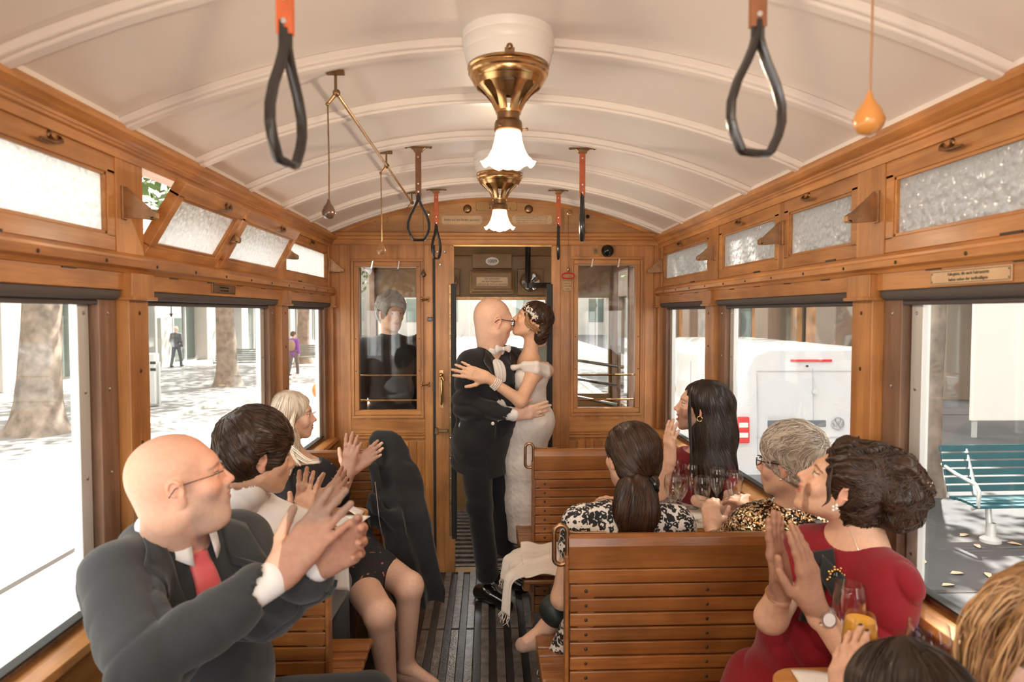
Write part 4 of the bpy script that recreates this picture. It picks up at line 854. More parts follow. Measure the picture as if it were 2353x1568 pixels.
# ================================================================ implicit sculpting
def rotm(fwd, up=(0, 0, 1)):                    # columns: right, forward, up
    f = unit(fwd); r = unit(np.cross(f, up)); u = np.cross(r, f); return np.stack([r, f, u], 1)
def eul(yaw=0, pitch=0, roll=0):                # degrees; yaw turns left (towards +x -> +y), pitch lifts the chin
    a, b, c = map(math.radians, (yaw, pitch, roll))
    Rz = np.array([[math.cos(a), -math.sin(a), 0], [math.sin(a), math.cos(a), 0], [0, 0, 1]])
    Rx = np.array([[1, 0, 0], [0, math.cos(b), -math.sin(b)], [0, math.sin(b), math.cos(b)]])
    Ry = np.array([[math.cos(c), 0, math.sin(c)], [0, 1, 0], [-math.sin(c), 0, math.cos(c)]])
    return Rz @ Rx @ Ry
class SD:
    def __init__(s): s.p = []
    def _a(s, fn, k, op, lo, hi): s.p.append((fn, k, op, np.array(lo, float), np.array(hi, float))); return s
    def cap(s, a, b, ra, rb=None, k=.01, op='u', flat=None):
        a = np.array(a, float); b = np.array(b, float); rb = ra if rb is None else rb; ba = b-a; L2 = max(ba@ba, 1e-9)
        if flat is not None: fn_, fs = unit(flat[0]), flat[1]
        def f(P):
            q = P-a
            if flat is not None: q = q+np.outer(q@fn_, fn_)*(1/fs-1)
            h = np.clip((q@ba)/L2, 0, 1); d = np.sqrt(((q-h[:, None]*ba)**2).sum(1))-(ra+(rb-ra)*h)
            return d*(fs if flat is not None and fs < 1 else 1)
        r = max(ra, rb); return s._a(f, k, op, np.minimum(a, b)-r, np.maximum(a, b)+r)
    def chain(s, pts, rs, k=.01, op='u', flat=None):
        for i in range(len(pts)-1): s.cap(pts[i], pts[i+1], rs[i], rs[i+1], k, op, flat)
        return s
    def ell(s, c, r, R=None, k=.01, op='u'):
        c = np.array(c, float); r = np.array(r, float); R = np.eye(3) if R is None else R
        def f(P):
            q = (P-c)@R; a = np.sqrt(((q/r)**2).sum(1)); b = np.sqrt(((q/(r*r))**2).sum(1)); return a*(a-1)/np.maximum(b, 1e-9)
        m = max(r); return s._a(f, k, op, c-m, c+m)
    def box(s, c, h, R=None, rd=.01, k=.01, op='u'):
        c = np.array(c, float); h = np.array(h, float)-rd; R = np.eye(3) if R is None else R
        def f(P):
            q = np.abs((P-c)@R)-h; return np.sqrt((np.maximum(q, 0)**2).sum(1))+np.minimum(q.max(1), 0)-rd
        m = np.linalg.norm(h)+rd; return s._a(f, k, op, c-m, c+m)
    def torus(s, c, R, r1, r2, sx=1.0, k=.003, op='u'):   # ring in the local xz plane
        c = np.array(c, float)
        def f(P):
            q = (P-c)@R; a = np.sqrt((q[:, 0]/sx)**2+q[:, 2]**2)-r1; return np.sqrt(a*a+q[:, 1]**2)-r2
        m = r1*max(1, sx)+r2; return s._a(f, k, op, c-m, c+m)
    def plane(s, c, n, k=.005, op='s'):          # removes the side the normal points to
        c = np.array(c, float); n = unit(n); big = np.array([9, 9, 9.])
        return s._a(lambda P: -((P-c)@n), k, op, c-big, c+big)
    def sub(s, other, T, R, sc, k=.01, op='u'):  # place a local sculpt
        T = np.array(T, float); lo, hi = other.bounds(); m = np.abs(np.concatenate([lo, hi])).max()*1.8*sc
        return s._a(lambda P: other.ev((P-T)@R/sc)*sc, k, op, T-m, T+m)
    def fn(s, f, lo, hi, k=.005, op='u'): return s._a(f, k, op, lo, hi)
    def bounds(s):
        ps = [p for p in s.p if p[2] == 'u']; return np.min([p[3] for p in ps], 0), np.max([p[4] for p in ps], 0)
    def ev(s, P):
        d = np.full(len(P), 1.0)
        if len(P) == 0: return d
        X, Y, Z = np.ascontiguousarray(P.T); pl = (X.min(), Y.min(), Z.min()); ph = (X.max(), Y.max(), Z.max())
        for fn, k, op, lo, hi in s.p:
            m = .05+k; l = lo-m; h_ = hi+m
            if pl[0] > h_[0] or pl[1] > h_[1] or pl[2] > h_[2] or ph[0] < l[0] or ph[1] < l[1] or ph[2] < l[2]: continue
            near = None
            for A_, i in ((X, 0), (Y, 1), (Z, 2)):
                if pl[i] <= l[i]: q = A_ > l[i]; near = q if near is None else near & q
                if ph[i] >= h_[i]: q = A_ < h_[i]; near = q if near is None else near & q
            if near is None: idx = slice(None)
            else:
                idx = np.nonzero(near)[0]
                if len(idx) == 0: continue
            a = d[idx]; b = fn(P[idx])
            if op == 'u': h = np.maximum(k-np.abs(a-b), 0)/k; r = np.minimum(a, b)-h*h*k/4
            elif op == 's': b = -b; h = np.maximum(k-np.abs(a-b), 0)/k; r = np.maximum(a, b)+h*h*k/4
            else: h = np.maximum(k-np.abs(a-b), 0)/k; r = np.maximum(a, b)+h*h*k/4
            d[idx] = r
        if getattr(s, 'disp', None) is not None:
            nr = np.abs(d) < .04
            if nr.any(): d[nr] += s.disp(P[nr])
        return d
def fnoise(P, f, seed=0):                       # cheap smooth noise from warped sines
    x, y, z = (P*f).T; s_ = seed*1.7
    a = np.sin(x+1.9*np.sin(.7*y+s_)+s_)+np.sin(y*1.13+1.7*np.sin(.8*z+s_*2))+np.sin(z*.93+1.6*np.sin(.9*x-s_))
    return a/3
def folds(P, f, amp, d, seed=0, warp=1.2):      # ridges running across direction d
    t = (P@unit(d))*f; return amp*1.5*(1-2*np.abs(np.sin(.5*t+warp*fnoise(P, f*.30, seed)*1.6+seed))**.7)*np.clip(.35+.9*fnoise(P, f*.22, seed+3), 0, 1)
def nets(sd, h, lo=None, hi=None, coarse=4):
    l0, h0 = sd.bounds(); lo = l0-3*h if lo is None else np.maximum(np.array(lo, float), l0-3*h); hi = h0+3*h if hi is None else np.minimum(np.array(hi, float), h0+3*h)
    if np.any(hi-lo < h*2): return np.zeros((0, 3)), np.zeros((0, 4), int)
    lo = np.floor(lo/h)*h
    C_ = coarse; n = (np.ceil((hi-lo)/(h*C_)).astype(int)+1)
    cg = [lo[i]+(np.arange(n[i])+.5)*h*C_-h/2 for i in range(3)]
    G_ = np.stack(np.meshgrid(*cg, indexing='ij'), -1).reshape(-1, 3)
    dc = sd.ev(G_).reshape(n); act = np.abs(dc) < h*C_*1.5
    D = np.repeat(np.repeat(np.repeat(dc, C_, 0), C_, 1), C_, 2).astype(np.float32)
    A = np.repeat(np.repeat(np.repeat(act, C_, 0), C_, 1), C_, 2)
    ii = np.nonzero(A.ravel())[0]; shp = D.shape
    I = np.stack(np.unravel_index(ii, shp), 1); P = lo+I*h
    out = np.empty(len(P), np.float32); B_ = 40000
    for q in range(0, len(P), B_): out[q:q+B_] = sd.ev(P[q:q+B_])
    Dr = D.ravel(); Dr[ii] = out; D = Dr.reshape(shp)
    In = D < 0
    c = In[:-1, :-1, :-1].astype(np.uint8)
    for a in ((1, 0, 0), (0, 1, 0), (0, 0, 1), (1, 1, 0), (1, 0, 1), (0, 1, 1), (1, 1, 1)):
        c = c+In[a[0]:shp[0]-1+a[0], a[1]:shp[1]-1+a[1], a[2]:shp[2]-1+a[2]]
    cell = (c > 0) & (c < 8); ci = np.stack(np.nonzero(cell), 1)
    if len(ci) == 0: return np.zeros((0, 3)), np.zeros((0, 4), int)
    acc = np.zeros((len(ci), 3)); cnt = np.zeros(len(ci)); cor = [(i, j, k) for i in (0, 1) for j in (0, 1) for k in (0, 1)]
    for a in cor:
        for ax in range(3):
            if a[ax] == 0:
                b = list(a); b[ax] = 1
                da = D[ci[:, 0]+a[0], ci[:, 1]+a[1], ci[:, 2]+a[2]]; db = D[ci[:, 0]+b[0], ci[:, 1]+b[1], ci[:, 2]+b[2]]
                x = (da < 0) != (db < 0); t = np.where(x, da/np.where(x, da-db, 1), 0)
                p = np.tile(np.array(a, float), (len(ci), 1)); p[:, ax] += t
                acc[x] += p[x]; cnt[x] += 1
    V = lo+(ci+acc/np.maximum(cnt, 1)[:, None])*h
    idm = np.full(cell.shape, -1, np.int64); idm[cell] = np.arange(len(ci))
    F = []
    for ax in range(3):
        o1, o2 = [(1, 2), (2, 0), (0, 1)][ax]
        sl0 = [slice(1, -1)]*3; sl0[ax] = slice(0, -1); sl1 = [slice(1, -1)]*3; sl1[ax] = slice(1, None)
        a = In[tuple(sl0)]; b = In[tuple(sl1)]; e = np.stack(np.nonzero(a != b), 1)
        if len(e) == 0: continue
        s_ = a[tuple(e.T)]
        base = e.copy()
        for o in range(3):
            if o != ax: base[:, o] += 1
        q = []
        for (u, v) in ((0, 0), (-1, 0), (-1, -1), (0, -1)):
            c_ = base.copy(); c_[:, o1] += u; c_[:, o2] += v; q.append(idm[tuple(c_.T)])
        q = np.stack(q, 1); q[~s_] = q[~s_][:, ::-1]; F.append(q)
    F = np.concatenate(F); F = F[(F >= 0).all(1)]
    # one Newton step onto the surface
    e_ = h*.3; d0 = sd.ev(V); g = np.stack([sd.ev(V+np.eye(3)[i]*e_)-d0 for i in range(3)], 1)/e_
    gn = np.maximum((g*g).sum(1), .3); V = V-np.clip(d0/gn, -h*.6, h*.6)[:, None]*g
    return V, F
def sculpt(name, sd, m, parent, h=.006, fine=(), col=None, smooth=True, **kw):
    """One continuous surface; 'fine' lists boxes (lo, hi, step) meshed at a finer step."""
    Vs, Fs, o = [], [], 0
    V, F = nets(sd, h)
    if len(fine) and len(F):
        c = V[F].mean(1); keep = np.ones(len(F), bool)
        for lo, hi, st in fine: keep &= ~np.all((c > np.array(lo)+h*.4) & (c < np.array(hi)-h*.4), 1)
        F = F[keep]
    Vs.append(V); Fs.append(F); o = len(V)
    for lo, hi, st in fine:
        V, F = nets(sd, st, lo, hi); Vs.append(V); Fs.append(F+o); o += len(V)
    V = np.concatenate(Vs); F = np.concatenate(Fs)
    used = np.zeros(len(V), bool); used[F.ravel()] = True; mp = np.cumsum(used)-1; V = V[used]; F = mp[F]
    base = np.array(parent.location) if parent is not None else np.zeros(3)
    me = bpy.data.meshes.new(name); me.vertices.add(len(V)); me.vertices.foreach_set('co', (V-base).astype(np.float32).ravel())
    me.loops.add(len(F)*4); me.loops.foreach_set('vertex_index', F.astype(np.int32).ravel())
    me.polygons.add(len(F)); me.polygons.foreach_set('loop_start', np.arange(len(F), dtype=np.int32)*4)
    try: me.polygons.foreach_set('loop_total', np.full(len(F), 4, np.int32))
    except Exception: pass
    me.update(calc_edges=True); me.materials.append(m)
    if smooth: me.shade_smooth()
    if col is not None:
        c = col(V); a = me.color_attributes.new('tint', 'FLOAT_COLOR', 'POINT'); a.data.foreach_set('color', np.concatenate([c, np.ones((len(V), 1))], 1).astype(np.float32).ravel())
    ob = bpy.data.objects.new(name, me); return link(ob, parent, **kw)
def wmb(mb, name, m, parent, **k):              # a mesh written in world coordinates under a placed thing
    o = mb.obj(name, m, parent, **k); o.location = [-v for v in parent.location]; return o
def tint_mat(name, rough=.5, bump=.2, bscale=200, sss=0.0, spec=.4, sheen=0, coat=0, metal=0, nvar=.1, nscale=60):
    m, N, L, b = new_mat(name); a = N.new('ShaderNodeVertexColor'); a.layer_name = 'tint'
    tc = N.new('ShaderNodeTexCoord'); n = N.new('ShaderNodeTexNoise'); n.inputs['Scale'].default_value = nscale; n.inputs['Detail'].default_value = 4; L.new(tc.outputs['Object'], n.inputs['Vector'])
    mr = N.new('ShaderNodeMapRange'); mr.inputs[1].default_value = .3; mr.inputs[2].default_value = .7; mr.inputs[3].default_value = 1-nvar; mr.inputs[4].default_value = 1+nvar; L.new(n.outputs['Fac'], mr.inputs[0])
    sc = N.new('ShaderNodeVectorMath'); sc.operation = 'SCALE'; L.new(a.outputs['Color'], sc.inputs[0]); L.new(mr.outputs[0], sc.inputs['Scale']); L.new(sc.outputs[0], b.inputs['Base Color'])
    b.inputs['Roughness'].default_value = rough; b.inputs['Specular IOR Level'].default_value = spec; b.inputs['Sheen Weight'].default_value = sheen; b.inputs['Coat Weight'].default_value = coat; b.inputs['Metallic'].default_value = metal
    if sss: b.inputs['Subsurface Weight'].default_value = sss; b.inputs['Subsurface Radius'].default_value = (.012, .005, .003); b.inputs['Subsurface Scale'].default_value = 1.0
    n2 = N.new('ShaderNodeTexNoise'); n2.inputs['Scale'].default_value = bscale; L.new(tc.outputs['Object'], n2.inputs['Vector'])
    bp = N.new('ShaderNodeBump'); bp.inputs['Strength'].default_value = bump; bp.inputs['Distance'].default_value = .001; L.new(n2.outputs['Fac'], bp.inputs['Height']); L.new(bp.outputs[0], b.inputs['Normal'])
    return m
M['skin'] = tint_mat('skin', .48, .25, 350, sss=.0, nvar=.06, nscale=90)
def hair_mat(name, c1, c2, rough=.38):
    m, N, L, b = new_mat(name); oi = N.new('ShaderNodeTexCoord'); n = N.new('ShaderNodeTexNoise'); n.inputs['Scale'].default_value = 140; n.inputs['Detail'].default_value = 3
    at_ = N.new('ShaderNodeAttribute'); at_.attribute_name = 'strand'
    L.new(oi.outputs['Object'], n.inputs['Vector']); ad = N.new('ShaderNodeMath'); ad.operation = 'MULTIPLY_ADD'; ad.inputs[1].default_value = .35; L.new(n.outputs['Fac'], ad.inputs[0]); L.new(at_.outputs['Fac'], ad.inputs[2])
    r = N.new('ShaderNodeValToRGB'); e = r.color_ramp.elements; e[0].position = .1; e[0].color = (*c1, 1); e[1].position = 1.0; e[1].color = (*c2, 1)
    L.new(ad.outputs[0], r.inputs[0]); L.new(r.outputs[0], b.inputs['Base Color']); b.inputs['Roughness'].default_value = rough; b.inputs['Specular IOR Level'].default_value = .5
    return m
SKIN = np.array((.74, .44, .30))
def paint(base, spots):                         # spots: (centre, radius, softness, colour, strength) in world space
    base = np.array(base, float)
    def f(V):
        c = np.tile(base, (len(V), 1))
        for ctr, rad, soft, colr, st in spots:
            if callable(ctr): w_ = ctr(V)
            else: w_ = np.clip((rad-np.linalg.norm(V-ctr, axis=1))/max(soft, 1e-4)+.5, 0, 1)
            w_ = (w_*st)[:, None]; c = c*(1-w_)+np.array(colr)*w_
        return c
    return f
class Head:
    """Local frame: origin between the ears, +y the face, +z the crown, +x the person's right... scale 1 = 23 cm head."""
    def __init__(s, T, R, sc=1.0, skin=SKIN, female=False, smile=0, mouth_open=0, nose=1.0, fat=1.0, eyes=True, beard=None, lips=(.50, .18, .13), brows=(.16, .10, .07), blush=.25, closed=False, ears=True, lash=0, bald_red=0):
        s.T, s.R, s.sc = np.array(T, float), R, sc; s.skin = np.array(skin, float)
        g = SD(); fw = fat
        g.ell((0, -.014, .038), (.075, .095, .080)); g.ell((0, -.035, .005), (.070, .072, .075), k=.02)
        g.ell((0, .028, -.028), (.060*fw, .062, .082), k=.02)
        for x in (-1, 1):
            g.cap((x*.048*fw, .002, -.058), (x*.018*fw, .060, -.096), .021*fw, .017, k=.025)
            g.ell((x*.040*fw, .055, -.022), (.022*fw, .024, .022), k=.02)
            if smile: g.ell((x*.040*fw, .062, -.038), (.017*fw, .016, .017), k=.015)
        g.ell((0, .070, -.098 if not mouth_open else -.104), (.020*fw, .016, .015), k=.016)
        g.ell((0, .070, .028), (.050, .018, .016 if not female else .010), k=.03)
        for x in (-1, 1):
            g.ell((x*.031, .094, .006), (.019, .013, .0125), k=.014, op='s')
            if eyes:
                g.ell((x*.031, .0735, .005), (.0125, .0125, .0115), k=.002)
                g.cap((x*.019, .0825, .012 if not closed else .002), (x*.043, .078, .011 if not closed else .001), .0042 if not closed else .009, k=.004); g.cap((x*.020, .083, -.003), (x*.042, .0785, -.002), .0032, k=.004)
        g.cap((0, .082, .016), (0, .104, -.022), .0075, .0095*nose, k=.012); g.ell((0, .104*(.5+.5*nose)+.0, -.028), (.011*nose, .013*nose, .009*nose), k=.006)
        for x in (-1, 1): g.ell((x*.0105*nose, .096, -.0325), (.0075*nose, .010, .0065), k=.005)
        mo = mouth_open*.008; mw = .021+.008*smile
        g.ell((0, .076, -.060), (.030, .022, .026), k=.02)
        for x in (-1, 1):
            g.cap((0, .0955, -.0555), (x*mw, .080-.004*smile, -.0590+.008*smile), .0046, .0028, k=.004); g.cap((0, .0935, -.0665-mo), (x*mw*.97, .0795-.004*smile, -.0600+.008*smile), .0055, .0028, k=.004)
        if mouth_open:
            g.ell((0, .098, -.061-mo*.5), (mw*.85, .016, .0035+mo*.55), k=.003, op='s'); g.ell((0, .083, -.058-mo*.2), (mw*.8, .006, .0055), k=.001)
        else: g.ell((0, .100, -.0608), (mw*.95, .012, .0013), k=.003, op='s')
        if ears:
            for x in (-1, 1):
                Re = eul(x*-22, 0, 0)@eul(0, -8, 0)
                g.ell((x*.074, -.008, -.004), (.0075, .0165, .029), Re, k=.008); g.ell((x*.073, -.004, -.030), (.006, .009, .011), Re, k=.006)
                Rt = Re@np.array([[0, 1, 0], [1, 0, 0], [0, 0, 1.]]); g.torus((x*.080, -.013, .006), Rt, .0165, .0035, sx=.85, k=.003)
                g.ell((x*.086, -.006, -.002), (.008, .0085, .014), Re, k=.004, op='s')
        s.g = g; s.smile, s.mo, s.mw = smile, mo, mw; W = s.w
        sp = []
        red = s.skin*np.array([1.06, .80, .78])
        for x in (-1, 1): sp.append((W((x*.045, .065, -.03)), .022*sc, .03*sc, red, blush)); sp.append((W((x*.078, -.01, -.005)), .028*sc, .015*sc, red, .5))
        sp.append((W((0, .112, -.028)), .014*sc, .015*sc, red, blush*1.2))
        if bald_red: sp.append((W((0, .06, .08)), .05*sc, .06*sc, red*1.02, bald_red)); sp.append((W((0.0, .07, .0)), .07*sc, .05*sc, red*1.02, bald_red*.8))
        if beard is not None:
            def bf(V):
                q = (V-s.T)@s.R/s.sc; n_ = .5+.5*fnoise(V*1.0, 900, 2)
                a = np.clip((-q[:, 2]-.028+.012*np.abs(np.sin(q[:, 0]*60)))/.02, 0, 1)*np.clip((q[:, 1]+.005)/.02, 0, 1)*np.clip((.115+q[:, 2])/.02+.5, 0, 1)
                sb = np.clip((-q[:, 2]+.02)/.015, 0, 1)*np.clip((q[:, 1]+.002)/.01, 0, 1)*np.clip((.028-q[:, 1])/.01, 0, 1)
                return np.maximum(a, sb*.9)*(.55+.45*n_)
            sp.append((bf, 0, 0, beard, .72))
        def lipf(V):
            q = (V-s.T)@s.R/s.sc; lx = np.abs(q[:, 0])/(mw+.004)
            return np.clip((1-lx)*6, 0, 1)*np.clip((.0092+mo*.8-np.abs(q[:, 2]+.0608+mo*.5-.008*smile*lx**2))/.002*(1), 0, 1)*(q[:, 1] > .076)*np.clip(1.6-lx*1.1, 0, 1)
        sp.append((lipf, 0, 0, lips, .75))
        if mouth_open:
            def tf(V):
                q = (V-s.T)@s.R/s.sc; return ((np.abs(q[:, 0]) < mw*.80) & (np.abs(q[:, 2]+.0588+mo*.25) < .0042) & (q[:, 1] < .0905) & (q[:, 1] > .072)).astype(float)
            sp.append((tf, 0, 0, (.85, .80, .74), 1))
        if eyes:
            def ef(V):
                q = (V-s.T)@s.R/s.sc; w_ = np.zeros(len(V))
                for x in (-1, 1): w_ = np.maximum(w_, (np.linalg.norm(q-np.array((x*.031, .0735, .005)), axis=1) < .0131).astype(float)*(q[:, 2] < .0095)*(q[:, 2] > -.001))
                return w_*(0 if closed else 1)
            sp.append((ef, 0, 0, (.70, .66, .62), 1))
            for x in (-1, 1):
                if not closed: sp.append((W((x*.031, .0865, .0045)), .0062*sc, .001, (.05, .03, .02), 1))
            def lf(V):
                q = (V-s.T)@s.R/s.sc; ax = np.abs(q[:, 0]); zz = .0095 if not closed else -.004
                return np.clip((.0016+.0006*lash-np.abs(q[:, 2]-zz+.02*(ax-.031)))/.001, 0, 1)*(ax > .017)*(ax < .048)*(q[:, 1] > .068)
            sp.append((lf, 0, 0, (.06, .035, .025), .85))
        if brows is not None:
            def wf_(V):
                q = (V-s.T)@s.R/s.sc; ax = np.abs(q[:, 0]); zz = .0255-3.5*(ax-.034)**2*3
                return np.clip((.0032-np.abs(q[:, 2]-zz))/.002, 0, 1)*(ax > .012)*(ax < .056)*(q[:, 1] > .045)
            sp.append((wf_, 0, 0, brows, .7))
        s.spots = sp
    def w(s, p): return s.T+s.R@(np.array(p, float)*s.sc)
    def add(s, sd, k=.02): sd.sub(s.g, s.T, s.R, s.sc, k)
    def fine(s, st=.003): m = .135*s.sc; return (s.T-m, s.T+m, st)
def hand(sd, wrist, fdir, pnorm, side, curl=(.1, .15, .2, .25), thumb=.6, sc=1.0, spread=.06, nails=None, spots=None):
    """fdir: wrist to fingertips; pnorm: out of the palm; side +1 when the thumb lies at fdir x pnorm."""
    f = unit(fdir); n = unit(np.array(pnorm, float)-f*np.dot(pnorm, f)); t = np.cross(f, n)*side; w0 = np.array(wrist, float)
    L = lambda a, b, c: w0+(f*a+t*b+n*c)*sc
    kx = [.026, .009, -.009, -.025]; kl = [.086, .090, .086, .078]; fl = [(.045, .027, .021), (.049, .031, .023), (.046, .029, .022), (.036, .022, .020)]; fr = [.0088, .0090, .0085, .0075]
    for i in range(4):
        sd.cap(L(.005, kx[i]*.75, 0), L(kl[i], kx[i], -.002), .0135*sc, .0105*sc, k=.018*sc)
    sd.cap(L(.02, .016, .006), L(.055, .026, .008), .015*sc, .011*sc, k=.015*sc); sd.cap(L(.02, -.020, .006), L(.065, -.024, .005), .012*sc, .010*sc, k=.015*sc)
    tips = []
    for i in range(4):
        p = L(kl[i], kx[i], -.002); a = 0; sp_ = (i-1.5)*-spread; q = [p]; rr = [fr[i]*sc*1.14]
        for j in range(3):
            a += curl[i]*(1.0, 1.15, .8)[j]; d = f*math.cos(a)+n*math.sin(a); d = unit(d+t*sp_*math.cos(a)); p = p+d*fl[i][j]*sc; q.append(p); rr.append(fr[i]*sc*(.98, .90, .78)[j])
        for j in range(3): sd.cap(q[j], q[j+1], rr[j], rr[j+1], k=(.014 if j == 0 else .003)*sc)
        for j in (1, 2): sd.ell(q[j], (rr[j]*1.06,)*3, k=.004)
        tips.append((q[-1], d, n*math.cos(a)-f*math.sin(a)))
        if nails is not None and spots is not None: spots.append((q[-1]-(n*math.cos(a)-f*math.sin(a))*.007*sc+d*.002, .0062*sc, .002, nails, 1))
    a0 = L(.018, .022, .008); d1 = unit(f*.62+t*(.62+.25*(thumb-.5))+n*.30*(1.6-thumb)); p1 = a0+d1*.040*sc; d2 = unit(f*.86+t*.42*thumb+n*.22*(1.4-thumb)); p2 = p1+d2*.033*sc; d3 = unit(d2+f*.2+t*-.05); p3 = p2+d3*.024*sc
    sd.cap(a0, p1, .0155*sc, .0118*sc, k=.016*sc); sd.cap(p1, p2, .0112*sc, .0102*sc, k=.005*sc); sd.cap(p2, p3, .0104*sc, .0082*sc, k=.003*sc)
    sd.cap(w0-f*.03*sc, w0+f*.02*sc, .0235*sc, .0235*sc, k=.014*sc, flat=(n, .78))
    return tips
def hbox(w_, fdir, sc=1.0, st=.0026):
    c = np.array(w_)+unit(fdir)*.09*sc; return (c-.125*sc, c+.125*sc, st)
def strands(mb, curves, r, vals, n=3):
    C_ = np.array(curves, float)                # count x steps x 3, all tubes at once
    if len(C_) == 0: return []
    N_, m_, _ = C_.shape; t = np.empty_like(C_); t[:, 1:-1] = C_[:, 2:]-C_[:, :-2]; t[:, 0] = C_[:, 1]-C_[:, 0]; t[:, -1] = C_[:, -1]-C_[:, -2]
    t /= np.linalg.norm(t, axis=2, keepdims=True)+1e-9; up = np.where(np.abs(t[:, :, 2:3]) < .8, npv(0, 0, 1), npv(1, 0, 0)) if 0 else np.broadcast_to(npv(.31, .83, .46), t.shape)
    x = up-t*(up*t).sum(2, keepdims=True); x /= np.linalg.norm(x, axis=2, keepdims=True)+1e-9; y = np.cross(t, x)
    u = np.arange(m_)/(m_-1); rs = r*np.where(u < .5, .35+.65*np.sin(PI*np.minimum(1, u*1.1+.05)), 1-.88*((u-.5)/.5)**2)
    a = 2*PI*np.arange(n)/n
    V = C_[:, :, None]+(x[:, :, None]*np.cos(a)[:, None]+y[:, :, None]*np.sin(a)[:, None])*rs[:, None, None]
    o = len(mb.v); mb.v += V.reshape(-1, 3).tolist()
    i, j, k = np.meshgrid(np.arange(N_), np.arange(m_-1), np.arange(n), indexing='ij'); b0 = o+i*m_*n+j*n
    F = np.stack([b0+k, b0+(k+1) % n, b0+n+(k+1) % n, b0+n+k], -1).reshape(-1, 4); mb.f += [tuple(q) for q in F.tolist()]; mb.mi += [0]*len(F)
    return np.repeat(np.array(vals), m_*n).tolist()
def hair_obj(name, mb, att, m, parent, smooth=True, **kw):
    me = bpy.data.meshes.new(name); base = np.array(parent.location)
    me.from_pydata((np.array(mb.v)-base).tolist(), [], mb.f); me.materials.append(m)
    a = me.attributes.new('strand', 'FLOAT', 'POINT'); a.data.foreach_set('value', np.array(att, np.float32))
    if smooth: me.shade_smooth()
    return link(bpy.data.objects.new(name, me), parent, **kw)
def project_curves(sd, starts, dirfn, steps, ds, lift=.002, jit=.15, rs=None):
    """Grow strand curves that creep over an implicit surface, all at once."""
    rs = rs or np.random.RandomState(5); P = np.array(starts, float); path = [P.copy()]; e = .002; J = rs.normal(size=P.shape)*jit
    for i in range(steps):
        d = dirfn(P, i/steps)+J; 
        g = np.stack([sd.ev(P+np.eye(3)[k]*e)-sd.ev(P-np.eye(3)[k]*e) for k in range(3)], 1); g /= np.linalg.norm(g, axis=1)[:, None]+1e-9
        d = d-g*(d*g).sum(1)[:, None]; d /= np.linalg.norm(d, axis=1)[:, None]+1e-9
        P = P+d*ds; v = sd.ev(P); P = P-g*np.clip(v-lift, -.02, .02)[:, None]; path.append(P.copy())
    return np.stack(path, 1)
def surf_points(sd, n, lo, hi, rs, cond=None):
    P = rs.uniform(lo, hi, (n*14, 3)); e = .002
    for _ in range(5):
        g = np.stack([sd.ev(P+np.eye(3)[k]*e)-sd.ev(P-np.eye(3)[k]*e) for k in range(3)], 1); g /= np.linalg.norm(g, axis=1)[:, None]+1e-9; P = P-g*np.clip(sd.ev(P), -.05, .05)[:, None]
    P = P[np.abs(sd.ev(P)) < .004]
    if cond is not None: P = P[cond(P)]
    return P[:n]
def hair(name, sd, m, parent, dirfn, n=500, steps=14, ds=.012, r=.0016, h=.0035, lift=.001, jit=.12, seed=1, cond=None, loc=None, disp=True, base=True, **kw):
    """Sculpted hair mass with strand locks creeping over it, one mesh."""
    rs = np.random.RandomState(seed); V, F = nets(sd, h); lo, hi = sd.bounds(); mb = MB(); att = []
    if base: mb.v = [tuple(p) for p in V]; mb.f = [tuple(int(i) for i in q) for q in F]; mb.mi = [0]*len(F); att = list(.30+.22*fnoise(V, 45, seed))
    P0 = surf_points(sd, n, lo, hi, rs, cond)
    if len(P0):
        C_ = project_curves(sd, P0, dirfn, steps, ds, lift, jit, rs); vals = rs.uniform(.0, 1.0, len(C_))
        att += strands(mb, C_, r, vals)
    return hair_obj(name, mb, att, m, parent, **kw)
def person(label, base): return thing('person', label, 'person', base)
def torso(sd, pel, nb, r, W, D, off=0.0, k=.05, bust=0, belly=0):
    pel, nb, r = map(lambda a: np.array(a, float), (pel, nb, r)); up = unit(nb-pel); r = unit(r-up*(r@up)); f = np.cross(up, r); R = np.stack([r, f, up], 1); H = np.linalg.norm(nb-pel)
    for t, w_, d, h in ((0.0, W[0], D[0], .24), (.38, W[1], D[1], .26), (.72, W[2], D[2], .26)):
        sd.ell(pel+up*H*t, (w_+off, d+off, H*h+off), R, k=k)
    if bust:
        for x in (-1, 1): sd.ell(pel+up*H*.70+r*x*.072+f*(D[2]*.62), (.062+off, .055*bust+off, .062+off), R, k=.04)
    if belly: sd.ell(pel+up*H*.25+f*D[1]*.5, (W[1]*.85+off, belly+off, H*.25+off), R, k=.05)
    return R
def arm(sd, s, e, w_, rs=(.052, .042, .040, .028), off=0.0, k=.03, upto=1.0):
    s, e, w_ = map(lambda a: np.array(a, float), (s, e, w_)); sd.cap(s, e, rs[0]+off, rs[1]+off, k=k)
    if upto > 0: sd.cap(e, e+(w_-e)*upto, rs[2]+off, rs[2]+(rs[3]-rs[2])*upto+off, k=.02)
def leg(sd, h, kn, an, rs=(.085, .060, .055, .038), off=0.0, k=.04, upto=1.0):
    h, kn, an = map(lambda a: np.array(a, float), (h, kn, an)); sd.cap(h, kn, rs[0]+off, rs[1]+off, k=k)
    if upto > 0:
        b = kn+(an-kn)*upto; sd.cap(kn, b, rs[2]+off, rs[2]+(rs[3]-rs[2])*upto+off, k=.025)
